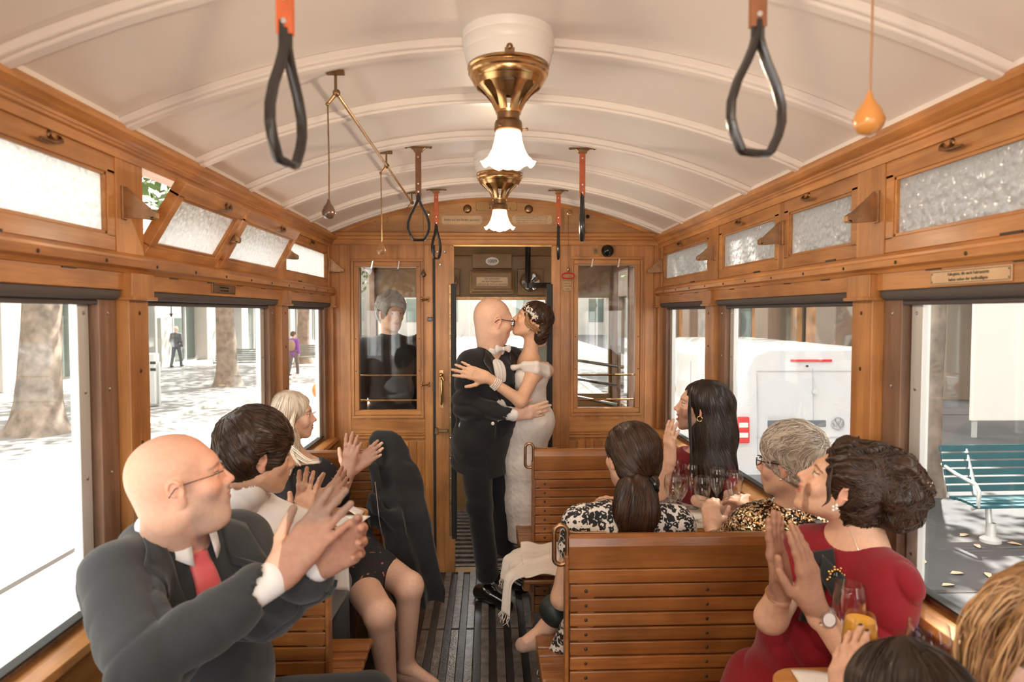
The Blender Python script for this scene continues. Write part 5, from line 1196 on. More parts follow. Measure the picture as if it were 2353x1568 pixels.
def trace(sd, P, d, n=45):
    P = P.copy(); D = (P-CAMP) if isinstance(d, str) else np.tile(np.array(d, float), (len(P), 1)); D /= np.linalg.norm(D, axis=1)[:, None]; P0 = P.copy()
    for _ in range(n): v = sd.ev(P); P += D*np.clip(v*.8, -.02, .03)[:, None]
    dist = ((P-P0)*D).sum(1); bad = np.abs(sd.ev(P)) > .01
    if bad.any() and (~bad).any():              # rays that miss take the depth of the nearest ray that hit
        g = np.nonzero(~bad)[0]
        for i in np.nonzero(bad)[0]: j = g[np.argmin(np.linalg.norm(P0[g]-P0[i], axis=1))]; P[i] = P0[i]+D[i]*dist[j]
    return P
def collar(parent, nb, top, r1, r2, fwd, m, gap=.5, point=.03, th=.0025, name='collar', drop=.0):
    ax = unit(np.array(top)-np.array(nb)); f = unit(fwd-ax*(np.array(fwd)@ax)); r = np.cross(f, ax); n = 40; vs = []
    for i in range(n):
        a = gap*.5+(2*PI-gap)*i/(n-1); e = max(0, 1-min(i, n-1-i)/7); d_ = f*math.cos(a)+r*math.sin(a)
        for v in (0, .33, .66, 1): vs.append(np.array(top)+d_*(r1+(r2-r1)*v)-ax*(v*(.030+point*e*.6))+f*e*point*v*.5-f*0)
    fs = [(i*4+j, (i+1)*4+j, (i+1)*4+j+1, i*4+j+1) for i in range(n-1) for j in range(3)]
    o = wmb(MB().add(vs, fs), name, m, parent, smooth=True); md = o.modifiers.new('thickness', 'SOLIDIFY'); md.thickness = th; md.offset = 1; return o
def patch(name, sd, quad, d, m, parent, off=.004, th=.003, n=(14, 10), relief=None, prof=None, **k):
    q = [np.array(p, float) for p in quad]; nu, nv = n; U, Vv = np.meshgrid(np.linspace(0, 1, nu), np.linspace(0, 1, nv), indexing='ij'); U = U.ravel(); Vv = Vv.ravel()
    if prof: Vv2 = .5+(Vv-.5)*prof(U)
    else: Vv2 = Vv
    P = (q[0]*((1-U)*(1-Vv2))[:, None]+q[1]*((1-U)*Vv2)[:, None]+q[2]*(U*Vv2)[:, None]+q[3]*(U*(1-Vv2))[:, None])
    dd = (P-CAMP) if isinstance(d, str) else np.tile(np.array(d, float), (len(P), 1)); dd /= np.linalg.norm(dd, axis=1)[:, None]; P = trace(sd, P, d)-dd*off
    if relief is not None: P = P-dd*relief(U, Vv)[:, None]
    f = [(i*nv+j, (i+1)*nv+j, (i+1)*nv+j+1, i*nv+j+1) for i in range(nu-1) for j in range(nv-1)]
    mb = MB().add(P.tolist(), f); o = wmb(mb, name, m, parent, smooth=True, **k); md = o.modifiers.new('thickness', 'SOLIDIFY'); md.thickness = th; md.offset = 0; return o
def ring(name, c, ax, r, tr, m, parent, flat=1.0, n=24, tn=8, sq=1.0, **k):
    ax = unit(ax); u = unit(np.cross(ax, (0.1, .3, 1))); v = np.cross(ax, u); mb = MB(); mb.tube([np.array(c)+u*r*math.cos(a)+v*r*sq*math.sin(a) for a in np.linspace(0, 2*PI, n+1)[:-1]], tr, tn, closed=True, nrm=ax, flat=flat); return wmb(mb, name, m, parent, smooth=True, **k)
def beads(name, pts, r, m, parent, **k):
    mb = MB()
    for p in pts: mb.ball(p, r, 8, 6)
    return wmb(mb, name, m, parent, smooth=True, **k)
def glasses(hd, m, parent, rim=.0016, w_=.024, h_=.017, lens=True, y=.101, z=.003, full=True):
    mb = MB()
    for x in (-1, 1):
        c = [hd.w((x*.0325+w_*math.copysign(abs(math.cos(a))**.75, math.cos(a)), y-.006*abs(math.cos(a))-.0, z+h_*math.copysign(abs(math.sin(a))**.8, math.sin(a)))) for a in np.linspace(0, 2*PI, 25)[:-1]]
        if full: mb.tube(c, rim, 6, closed=True)
        mb.tube([hd.w(p) for p in ((x*(.0325+w_), y-.006, z+.006), (x*.070, y-.03, z+.006), (x*.0785, .01, z+.006), (x*.0795, -.012, z+.002), (x*.079, -.028, z-.014))], rim, 6)
        lb = MB(); lb.add(c, [tuple(range(24))]); wmb(lb, 'lens', M['glass'], parent)
    mb.tube([hd.w(p) for p in ((-.0325+w_, y, z+.003), (0, y+.006, z+.006), (.0325-w_, y, z+.003))], rim, 6)
    return wmb(mb, 'glasses_frame', m, parent, smooth=True)
# ================================================================ clothes materials
def cloth_mat(name, c, rough=.85, bscale=400, bump=.3, sheen=.2, var=.08): return mat(name, c, rough, 0, .3, bump, bscale, var, 9, 0, sheen)
CM = dict(grey=cloth_mat('dark_grey_wool', (.029, .033, .037)), black=cloth_mat('black_wool', (.016, .016, .018)), shirt=mat('white_cotton', (.78, .76, .76), .75, bump=.2, bscale=60),
          tie=mat('coral_satin_tie', (.72, .12, .14), .35, bump=.2, bscale=500, sheen=.3), red=cloth_mat('red_wool_crepe', (.235, .003, .011), .8), wine=cloth_mat('wine_red_cloth', (.20, .012, .018), .8),
          dress=mat('ivory_brocade', (.80, .74, .69), .55, bump=.9, bscale=45, sheen=.2), cream=mat('cream_wool', (.80, .70, .62), .9, bump=.6, bscale=150, sheen=.4), trousers=cloth_mat('black_trousers', (.012, .013, .016)),
          vest=cloth_mat('beige_waistcoat', (.42, .34, .27)), purple=cloth_mat('purple_cloth', (.22, .05, .38)), greysuit=cloth_mat('mid_grey_suit', (.10, .105, .115)), mint=cloth_mat('grey_green_shirt', (.36, .42, .40)))
def floral(name, bg, fg, sc, th=.42, extra=None):
    m, N, L, b = new_mat(name); tc = N.new('ShaderNodeTexCoord'); v = N.new('ShaderNodeTexVoronoi'); v.inputs['Scale'].default_value = sc; v.feature = 'F1'
    n = N.new('ShaderNodeTexNoise'); n.inputs['Scale'].default_value = sc*1.1; n.inputs['Detail'].default_value = 2; vm = N.new('ShaderNodeVectorMath'); vm.operation = 'MULTIPLY_ADD'; vm.inputs[1].default_value = (1.4/sc,)*3
    L.new(tc.outputs['Object'], n.inputs['Vector']); L.new(n.outputs['Color'], vm.inputs[0]); L.new(tc.outputs['Object'], vm.inputs[2]); L.new(vm.outputs[0], v.inputs['Vector'])
    r = N.new('ShaderNodeValToRGB'); e = r.color_ramp.elements; r.color_ramp.interpolation = 'CONSTANT'
    e[0].position = 0; e[0].color = (*(extra or bg), 1); e[1].position = .17; e[1].color = (*fg, 1); x = e.new(th); x.color = (*bg, 1)
    L.new(v.outputs['Distance'], r.inputs[0]); L.new(r.outputs[0], b.inputs['Base Color']); b.inputs['Roughness'].default_value = .8; return m
CM['bw'] = floral('black_white_floral', (.78, .72, .68), (.012, .012, .014), 52, .56)
CM['bf'] = floral('black_floral', (.012, .012, .016), (.012, .012, .016), 22, .5, (.42, .14, .09))
m_, N_, L_2, b_ = new_mat('gold_sequins'); v_ = N_.new('ShaderNodeTexVoronoi'); v_.inputs['Scale'].default_value = 190; tc_ = N_.new('ShaderNodeTexCoord'); L_2.new(tc_.outputs['Object'], v_.inputs['Vector'])
sp_ = N_.new('ShaderNodeSeparateColor'); L_2.new(v_.outputs['Color'], sp_.inputs[0]); r_ = N_.new('ShaderNodeValToRGB'); r_.color_ramp.interpolation = 'CONSTANT'; e_ = r_.color_ramp.elements; e_[0].color = (.03, .02, .012, 1); e_[1].position = .5; e_[1].color = (.60, .32, .13, 1); x_ = e_.new(.75); x_.color = (.9, .72, .5, 1)
L_2.new(sp_.outputs[0], r_.inputs[0]); L_2.new(r_.outputs[0], b_.inputs['Base Color']); b_.inputs['Metallic'].default_value = .8; b_.inputs['Roughness'].default_value = .25
nm_ = N_.new('ShaderNodeBump'); nm_.inputs['Distance'].default_value = .004; L_2.new(sp_.outputs[1], nm_.inputs['Height']); L_2.new(nm_.outputs[0], b_.inputs['Normal']); CM['sequin'] = m_
CM['pearl'] = mat('pearl', (.86, .80, .74), .2, spec=.8, coat=.5); CM['silver'] = mat('silver', (.8, .8, .8), .15, 1); CM['gold'] = mat('gold', (.8, .5, .2), .2, 1)
CM['shoe'] = mat('polished_black_shoe', (.012, .011, .01), .15, coat=.6); CM['nude'] = mat('nude_suede_shoe', (.42, .27, .21), .8)
RED = (.55, .01, .03)
UP = npv(0, 0, 1)
# ================================================================ 1  bald man in grey, bottom left
def bald_man():
    t = person('bald man in a dark grey suit and coral tie clapping at the bottom left', (-.78, 1.74, .455))
    R = rotm((.90, .43, 0))@eul(0, 12, 0)
    sc = .95; ear = at(406, 1134, 1.47); T = ear-R@npv(.078, -.010, -.005)*sc
    hd = Head(T, R, sc, skin=(0.76, 0.456, 0.329), beard=(.42, .33, .28), bald_red=.55, fat=1.04, brows=(.35, .25, .2), lips=(.48, .18, .14), blush=.55, closed=False)
    sR = at(272, 1330, 1.48); sL = at(548, 1250, 1.77); nb = at(402, 1236, 1.62); pel = npv(-.80, 1.76, .56)
    eR = at(330, 1530, 1.30); wR = at(640, 1322, 1.42); eL = at(610, 1400, 1.60); wL = at(738, 1292, 1.50); rr = unit(sR-sL)
    sd = SD(); hd.add(sd); sd.cap(hd.w((0, -.03, -.06)), nb+npv(0, 0, .0), .064, .075, k=.03); sd.ell(hd.w((0, .035, -.105)), (.045, .04, .03), k=.03)
    torso(sd, pel, nb, rr, (.15, .14, .15), (.10, .10, .10)); arm(sd, sR, eR, wR, (.04, .035, .035, .028)); arm(sd, sL, eL, wL, (.04, .035, .035, .028))
    sp = list(hd.spots); fR = at(790, 1150, 1.44)-wR; fL = at(862, 1215, 1.44)-wL
    hand(sd, wR, fR, (.25, 1, -.25), 1, curl=(.02, .05, .06, .10), thumb=.95, sc=1.12, spread=.07, spots=sp)
    hand(sd, wL, fL, (-.25, -1, .15), -1, curl=(.30, .35, .42, .5), thumb=.7, sc=1.10, spread=.05, spots=sp)
    sculpt('body', sd, M['skin'], t, .009, [hd.fine(), hbox(wR, fR, 1.12), hbox(wL, fL, 1.1)], paint(hd.skin, sp))
    sh = SD(); torso(sh, pel, nb, rr, (.165, .165, .165), (.115, .12, .12), .006); fwd = np.cross(UP, rr); fwd = unit(npv(fwd[0], fwd[1], 0)); 
    if fwd[0] < 0: fwd = -fwd
    sh.cap(nb+UP*.0, nb+UP*.045+fwd*.03, .074, .064, k=.015)
    for s_, e_, w_ in ((sR, eR, wR), (sL, eL, wL)): sh.cap(w_-unit(w_-e_)*.08, w_-unit(w_-e_)*.012, .036, .037, k=.004)
    sh.cap(nb+UP*.03+fwd*.04, nb+UP*.11+fwd*.075, .058, .062, k=.004, op='s')
    sculpt('shirt', sh, CM['shirt'], t, .005)
    jk = SD(); torso(jk, pel, nb, rr, (.180, .18, .175), (.13, .135, .13), .010, belly=.09); jk.cap(sR, nb-UP*.025, .070, .060, k=.05); jk.cap(sL, nb-UP*.025, .070, .060, k=.05); jk.ell(nb-UP*.01-fwd*.03, (.10, .09, .06), k=.05)
    arm(jk, sR, eR, wR-unit(wR-eR)*.055, (.074, .062, .060, .044), .004); arm(jk, sL, eL, wL-unit(wL-eL)*.055, (.080, .064, .060, .045), .006)
    jk.cap(nb+UP*.012+fwd*.01, nb+UP*.14+fwd*.03, .077, .10, k=.006, op='s')
    jk.cap(nb+fwd*.11+UP*.04, nb+fwd*.20-UP*.24, .080, .016, k=.006, op='s')
    for w_, e_ in ((wR, eR), (wL, eL)): jk.cap(w_-unit(w_-e_)*.035, w_+unit(w_-e_)*.05, .047, .047, k=.003, op='s')
    jk.disp = lambda P: folds(P, 75, .008, (eR-sR)+npv(.1, 0, 0), 1)*np.exp(-(np.linalg.norm(P-eR, axis=1)/.15)**2)+folds(P, 60, .009, (wR-eR), 4)*np.exp(-(np.linalg.norm(P-(eR*.6+sR*.4), axis=1)/.18)**2)+folds(P, 45, .006, (.5, .3, 1), 7)+.004*fnoise(P, 24, 2)
    sculpt('jacket', jk, CM['grey'], t, .006)
    # lapels and tie
    c0 = nb+fwd*.12; rgt = unit(np.cross(fwd, UP)); d = -fwd
    for s_ in (-1, 1):
        a = nb+rgt*s_*.085+UP*.045+fwd*.18; b_2 = nb+rgt*s_*.150+UP*.0+fwd*.22; c = nb+rgt*s_*.125-UP*.05+fwd*.24; e = nb+rgt*s_*.022-UP*.27+fwd*.3
        patch('lapel', jk, (a, b_2, e, e+rgt*s_*.004), d, CM['grey'], t, .006, .005, (18, 8), relief=lambda u, v: .004*np.sin(PI*v))
    patch('tie', sh, (c0-rgt*.020+UP*.035+fwd*.1, c0+rgt*.020+UP*.035+fwd*.1, c0+rgt*.042-UP*.20+fwd*.1, c0-rgt*.042-UP*.20+fwd*.1), d, CM['tie'], t, .014, .006, (16, 8), relief=lambda u, v: .008*(u < .16)+.004*np.sin(PI*v), prof=lambda u: np.where(u < .16, 1.25-1.5*u, .9))
    collar(t, nb, nb+UP*.052+fwd*.018, .069, .088, fwd, CM['shirt'], .7, .055)
    glasses(hd, M['ink'], t, rim=.0011, w_=.022, h_=.014, full=False)
    # trousers, one leg turned into the aisle
    tr = SD(); k1 = npv(-.40, 1.93, .545); k2 = npv(-.42, 1.70, .545); tr.ell(pel, (.18, .17, .13), k=.05); leg(tr, pel+npv(0, .08, -.01), k1, npv(-.38, 1.95, .12), (.10, .080, .072, .055)); leg(tr, pel+npv(0, -.08, -.01), k2, npv(-.40, 1.66, .12), (.10, .080, .072, .055))
    tr.disp = lambda P: folds(P, 45, .004, (1, .4, .2), 3)
    sculpt('trousers', tr, CM['trousers'], t, .009)
    for a in (npv(-.38, 1.95, .0), npv(-.40, 1.66, .0)):
        s_ = SD(); s_.cap(a+npv(-.03, 0, .055), a+npv(.03, 0, .06), .05, .045, k=.03); s_.cap(a+npv(0, 0, .045), a+npv(.17, .0, .035), .045, .035, k=.03); s_.plane(a+npv(0, 0, .004), (0, 0, -1)); sculpt('shoe', s_, CM['shoe'], t, .007)
bald_man()
# ================================================================ 2  young man in a white shirt
def short_hair(hd, m, t, thick=.022, name='hair', n=700, flow=None, seed=2, sides=-.02, top=.0, front=.052, r=.0016, nape=-.055, **kw):
    g = SD(); sc = hd.sc; Rm = hd.R
    g.ell(hd.w((0, -.018, .046+top)), np.array((.078+thick*.7, .098+thick*.7, .082+thick))*sc, Rm, k=.02); g.ell(hd.w((0, -.048, .0)), np.array((.072+thick*.45, .066+thick*.5, .075+thick*.3))*sc, Rm, k=.02)
    g.ell(hd.w((0, .112, -.018)), np.array((.085, .068, .075))*sc, Rm, k=.012, op='s')       # the face
    for x in (-1, 1): g.ell(hd.w((x*.088, .022, -.022)), np.array((.024, .045, .048))*sc, Rm, k=.008, op='s'); g.ell(hd.w((x*.088, -.008, -.02)), np.array((.025, .024, .035))*sc, Rm, k=.006, op='s')
    g.plane(hd.w((0, -.03, nape)), Rm@npv(0, .35, -1), k=.012)
    g.disp = lambda P: .0035*fnoise((P-hd.T)@Rm, 70, seed)+.002*fnoise((P-hd.T)@Rm, 160, seed+1)
    fl = flow or (lambda Q, u: np.stack([Q[:, 0]*3, .2+Q[:, 1]*-9, -.3-Q[:, 2]*0], 1))
    def df(P, u):
        Q = (P-hd.T)@Rm/sc; return fl(Q, u)@Rm.T
    cond = lambda P: ((P-hd.T)@Rm/sc)[:, 2] > sides-.06
    return hair(name, g, m, t, df, n=n, steps=7, ds=.008*sc, r=r, seed=seed, cond=cond, **kw), g
H_brown = hair_mat('dark_brown_hair', (.009, .005, .003), (.085, .042, .021)); H_dark = hair_mat('near_black_hair', (.005, .003, .002), (.040, .020, .011)); H_brunette = hair_mat('brunette_hair', (.008, .004, .002), (.070, .030, .013))
H_grey = hair_mat('silver_grey_hair', (.20, .155, .12), (.80, .70, .60)); H_blond = hair_mat('platinum_blond_hair', (.42, .32, .22), (.86, .76, .64)); H_honey = hair_mat('honey_blond_hair', (.20, .10, .04), (.55, .32, .15)); H_salt = hair_mat('salt_grey_hair', (.08, .07, .06), (.5, .47, .44))
def young_man():
    t = person('young man with thick brown hair and white shirt seen from behind on the left', (-.80, 2.34, .455))
    R = rotm((.86, .52, -.10)); T = at(594, 1048, 2.24); hd = Head(T, R, 1.05, skin=(0.69, 0.408, 0.281), blush=.3)
    nb = at(560, 1150, 2.30); pel = npv(-.82, 2.33, .56); sR = at(640, 1208, 2.30); sL = at(518, 1190, 2.32); rr = unit(sR-sL)
    eR = npv(-.60, 2.46, .86); wR = at(695, 1205, 2.38); eL = npv(-.86, 2.60, .86); wL = at(728, 1165, 2.52)
    sd = SD(); hd.add(sd); sd.cap(hd.w((0, -.03, -.06)), nb, .054, .062, k=.03); torso(sd, pel, nb, rr, (.14, .13, .14), (.09, .09, .09))
    arm(sd, sR, eR, wR, (.045, .038, .038, .027)); arm(sd, sL, eL, wL, (.045, .038, .038, .027)); sp = list(hd.spots)
    fR = at(712, 1068, 2.40)-wR; fL = at(802, 1098, 2.5)-wL
    hand(sd, wR, fR, (.35, 1, .1), 1, curl=(.03, .05, .05, .08), thumb=1.1, spread=.10, spots=sp); hand(sd, wL, fL, (-.3, -.9, .5), -1, curl=(.15, .2, .2, .25), thumb=.8, spread=.1, spots=sp)
    sculpt('body', sd, M['skin'], t, .009, [hd.fine(.0032), hbox(wR, fR, 1, .003), hbox(wL, fL, 1, .003)], paint(hd.skin, sp))
    sh = SD(); torso(sh, pel, nb, rr, (.155, .155, .165), (.115, .115, .115), .012); sh.cap(sR, nb, .062, .062, k=.05); sh.cap(sL, nb, .062, .062, k=.05); arm(sh, sR, eR, wR, (.066, .060, .056, .045), .006, upto=.75); arm(sh, sL, eL, wL, (.066, .058, .054, .045), .006, upto=.75)
    sh.cap(nb, hd.w((0, -.035, -.115)), .068, .066, k=.012); sh.cap(nb+UP*.04, hd.w((0, -.03, -.10))+UP*.03, .058, .062, k=.003, op='s')
    sh.disp = lambda P: folds(P, 55, .004, (.6, .2, 1), 2)+.002*fnoise(P, 30, 4)
    sculpt('shirt', sh, CM['shirt'], t, .006)
    collar(t, nb, hd.w((0, -.035, -.125))+UP*.012, .056, .070, unit(npv(.7, .7, 0)), CM['shirt'], .6, .03)
    short_hair(hd, H_brown, t, .032, n=1500, sides=-.05, seed=4, r=.0017, nape=-.075, flow=lambda Q, u: np.stack([Q[:, 0]*5, .9+Q[:, 1]*-3+.0*Q[:, 0], np.where(Q[:, 1] < -.04, -1.6, -.1)], 1))
    tr = SD(); tr.ell(pel, (.17, .15, .12), k=.05); 
    for x in (-.09, .09): leg(tr, pel+npv(x, .02, -.02), npv(-.80+x*1.3, 2.76, .56), npv(-.80+x*1.3, 2.82, .12), (.088, .070, .062, .05))
    sculpt('trousers', tr, CM['greysuit'], t, .010)
young_man()
# ================================================================ 3  blond woman, far left bench
def long_locks(hd, m, t, guides, n=260, r=.0022, spread=.018, seed=1, name='lock', **kw):
    rs = np.random.RandomState(seed); cs = []
    for g in guides:
        g = np.array(g); K = 16; tt = np.linspace(0, 1, K); idx = tt*(len(g)-1); i0 = np.minimum(idx.astype(int), len(g)-2); fr = idx-i0
        P = [g[0]]*0
        gp = np.vstack([2*g[0]-g[1], g, 2*g[-1]-g[-2]])
        base = []
        for i, f_ in zip(i0, fr):
            p0, p1, p2, p3 = gp[i], gp[i+1], gp[i+2], gp[i+3]; base.append(.5*((2*p1)+(-p0+p2)*f_+(2*p0-5*p1+4*p2-p3)*f_**2+(-p0+3*p1-3*p2+p3)*f_**3))
        base = np.array(base)
        for _ in range(n//len(guides)):
            o = rs.normal(size=3)*spread; w_ = rs.normal(size=3)*spread*.35; ph = rs.uniform(0, 6)
            cs.append(base+o*(.35+.75*np.sin(PI*np.minimum(tt*1.15, 1))[:, None])+w_*np.sin(tt*5+ph)[:, None])
    mb = MB(); att = strands(mb, cs, r, rs.uniform(0, 1, len(cs)), 4); return hair_obj(name, mb, att, m, t, **kw)
def blond_woman():
    t = person('platinum blond woman in a black floral dress clapping on the far left bench', (-.74, 3.14, .455))
    R = rotm((.97, .26, .02)); T = at(672, 956, 3.22); hd = Head(T, R, .93, skin=(0.76, 0.480, 0.354), female=True, blush=.35, smile=.5)
    nb = at(672, 1052, 3.22); pel = npv(-.74, 3.16, .56); sR = at(640, 1092, 3.06); sL = at(728, 1080, 3.30); rr = unit(sR-sL)
    eR = at(662, 1180, 3.0); wR = at(742, 1150, 2.92); eL = at(772, 1155, 3.15); wL = at(800, 1088, 3.02)
    sd = SD(); hd.add(sd); sd.cap(hd.w((0, -.03, -.06)), nb, .042, .048, k=.03); torso(sd, pel, nb, rr, (.15, .115, .13), (.10, .085, .09), bust=.8); sd.cap(sR, nb, .045, .04, k=.05); sd.cap(sL, nb, .045, .04, k=.05)
    arm(sd, sR, eR, wR, (.040, .034, .034, .022)); arm(sd, sL, eL, wL, (.040, .034, .034, .022)); sp = list(hd.spots)
    fL = at(812, 1000, 3.0)-wL; fR = at(872, 1015, 2.98)-at(806, 1064, 3.0); w2 = at(800, 1072, 3.06)
    hand(sd, wL, fL, (.35, 1, 0), 1, curl=(.05, .1, .1, .12), thumb=1.0, sc=.95, spread=.10, spots=sp)
    wR2 = at(812, 1075, 3.03); arm(sd, sL, eL, wR2, (.03, .03, .03, .02)); hand(sd, wR2, fR, (-.2, -1, .1), -1, curl=(.05, .08, .1, .1), thumb=.6, sc=.92, spread=.05, spots=sp)
    k1, k2 = at(872, 1412, 2.62), at(940, 1348, 2.86); a1, a2 = npv(-.46, 2.74, .10), npv(-.42, 2.98, .10)
    leg(sd, pel+npv(.04, -.09, -.02), k1, a1, (.085, .060, .056, .034)); leg(sd, pel+npv(.05, .06, -.02), k2, a2, (.085, .060, .056, .034))
    for a in (a1, a2): sd.cap(a, a+npv(.13, -.04, -.065), .030, .022, k=.03)
    sculpt('body', sd, M['skin'], t, .008, [hd.fine(.0032), hbox(wL, fL, .95, .003), hbox(wR2, fR, .95, .003)], paint(hd.skin, sp))
    dr = SD(); torso(dr, pel, nb, rr, (.165, .125, .145), (.115, .095, .10), .010, bust=.8); arm(dr, sR, eR, wR, (.048, .044, .042, .034), .006, upto=.35); arm(dr, sL, eL, wL, (.048, .044, .042, .034), .006, upto=.35)
    dr.cap(pel+npv(.04, -.09, -.02), pel+(k1-pel)*.62, .098, .082, k=.05); dr.cap(pel+npv(.05, .06, -.02), pel+(k2-pel)*.62, .098, .082, k=.06)
    dr.ell(nb+UP*.03, (.15, .13, .085), k=.01, op='s'); dr.disp = lambda P: folds(P, 50, .003, (.4, .5, 1), 5)
    sculpt('dress', dr, CM['bf'], t, .007)
    g = SD(); S_ = .93; g.ell(hd.w((0, -.018, .042)), np.array((.088, .106, .090))*S_, R, k=.02); g.ell(hd.w((0, -.055, -.02)), np.array((.082, .062, .10))*S_, R, k=.03); g.ell(hd.w((0, .122, -.016)), np.array((.085, .078, .088))*S_, R, k=.01, op='s')
    g.chain([hd.w((.06, -.05, -.02)), at(665, 1010, 3.12), at(682, 1060, 3.08)], [.045, .04, .022], k=.03); g.disp = lambda P: .0022*fnoise(P*np.array((1, 1, .2)), 160, 2)
    hair('hair', g, H_blond, t, lambda P, u: np.tile(npv(-.1, -.1, -1.), (len(P), 1))+((P-T)*np.array((6, 2, 0))), n=420, steps=12, ds=.011, r=.0018, seed=3)
    long_locks(hd, H_blond, t, [[hd.w((.07, .02, .04)), at(668, 985, 3.10), at(672, 1040, 3.06), at(690, 1070, 3.05)], [hd.w((.075, .0, .0)), at(660, 1020, 3.08), at(700, 1060, 3.05), at(735, 1062, 3.04)], [hd.w((.07, -.04, .0)), at(645, 1030, 3.08), at(640, 1090, 3.05), at(625, 1130, 3.04)], [hd.w((.07, -.02, .0)), at(652, 1020, 3.08), at(668, 1070, 3.05), at(655, 1120, 3.04)]], 120, .0022, .007, name='loose_lock')
    ax = unit(wL-eL); c = wL-ax*.015; ring('watch_strap', c, ax, .026, .003, CM['nude'], t, flat=2.5)
    o = MB().box(-.017, .017, -.005, .005, -.020, .020).obj('watch_case', M['bakelite'], t, bevel=.004); p = c+npv(0, -.028, .0); o.location = V3(p-np.array(t.location)); o.rotation_euler = (.1, .25, .3)
    for a in (a1, a2):
        s_ = SD(); s_.cap(a+npv(-.01, 0, -.05), a+npv(.13, -.04, -.075), .033, .028, k=.02); s_.plane(npv(0, 0, .006), (0, 0, -1)); sculpt('shoe', s_, CM['nude'], t, .007)
blond_woman()
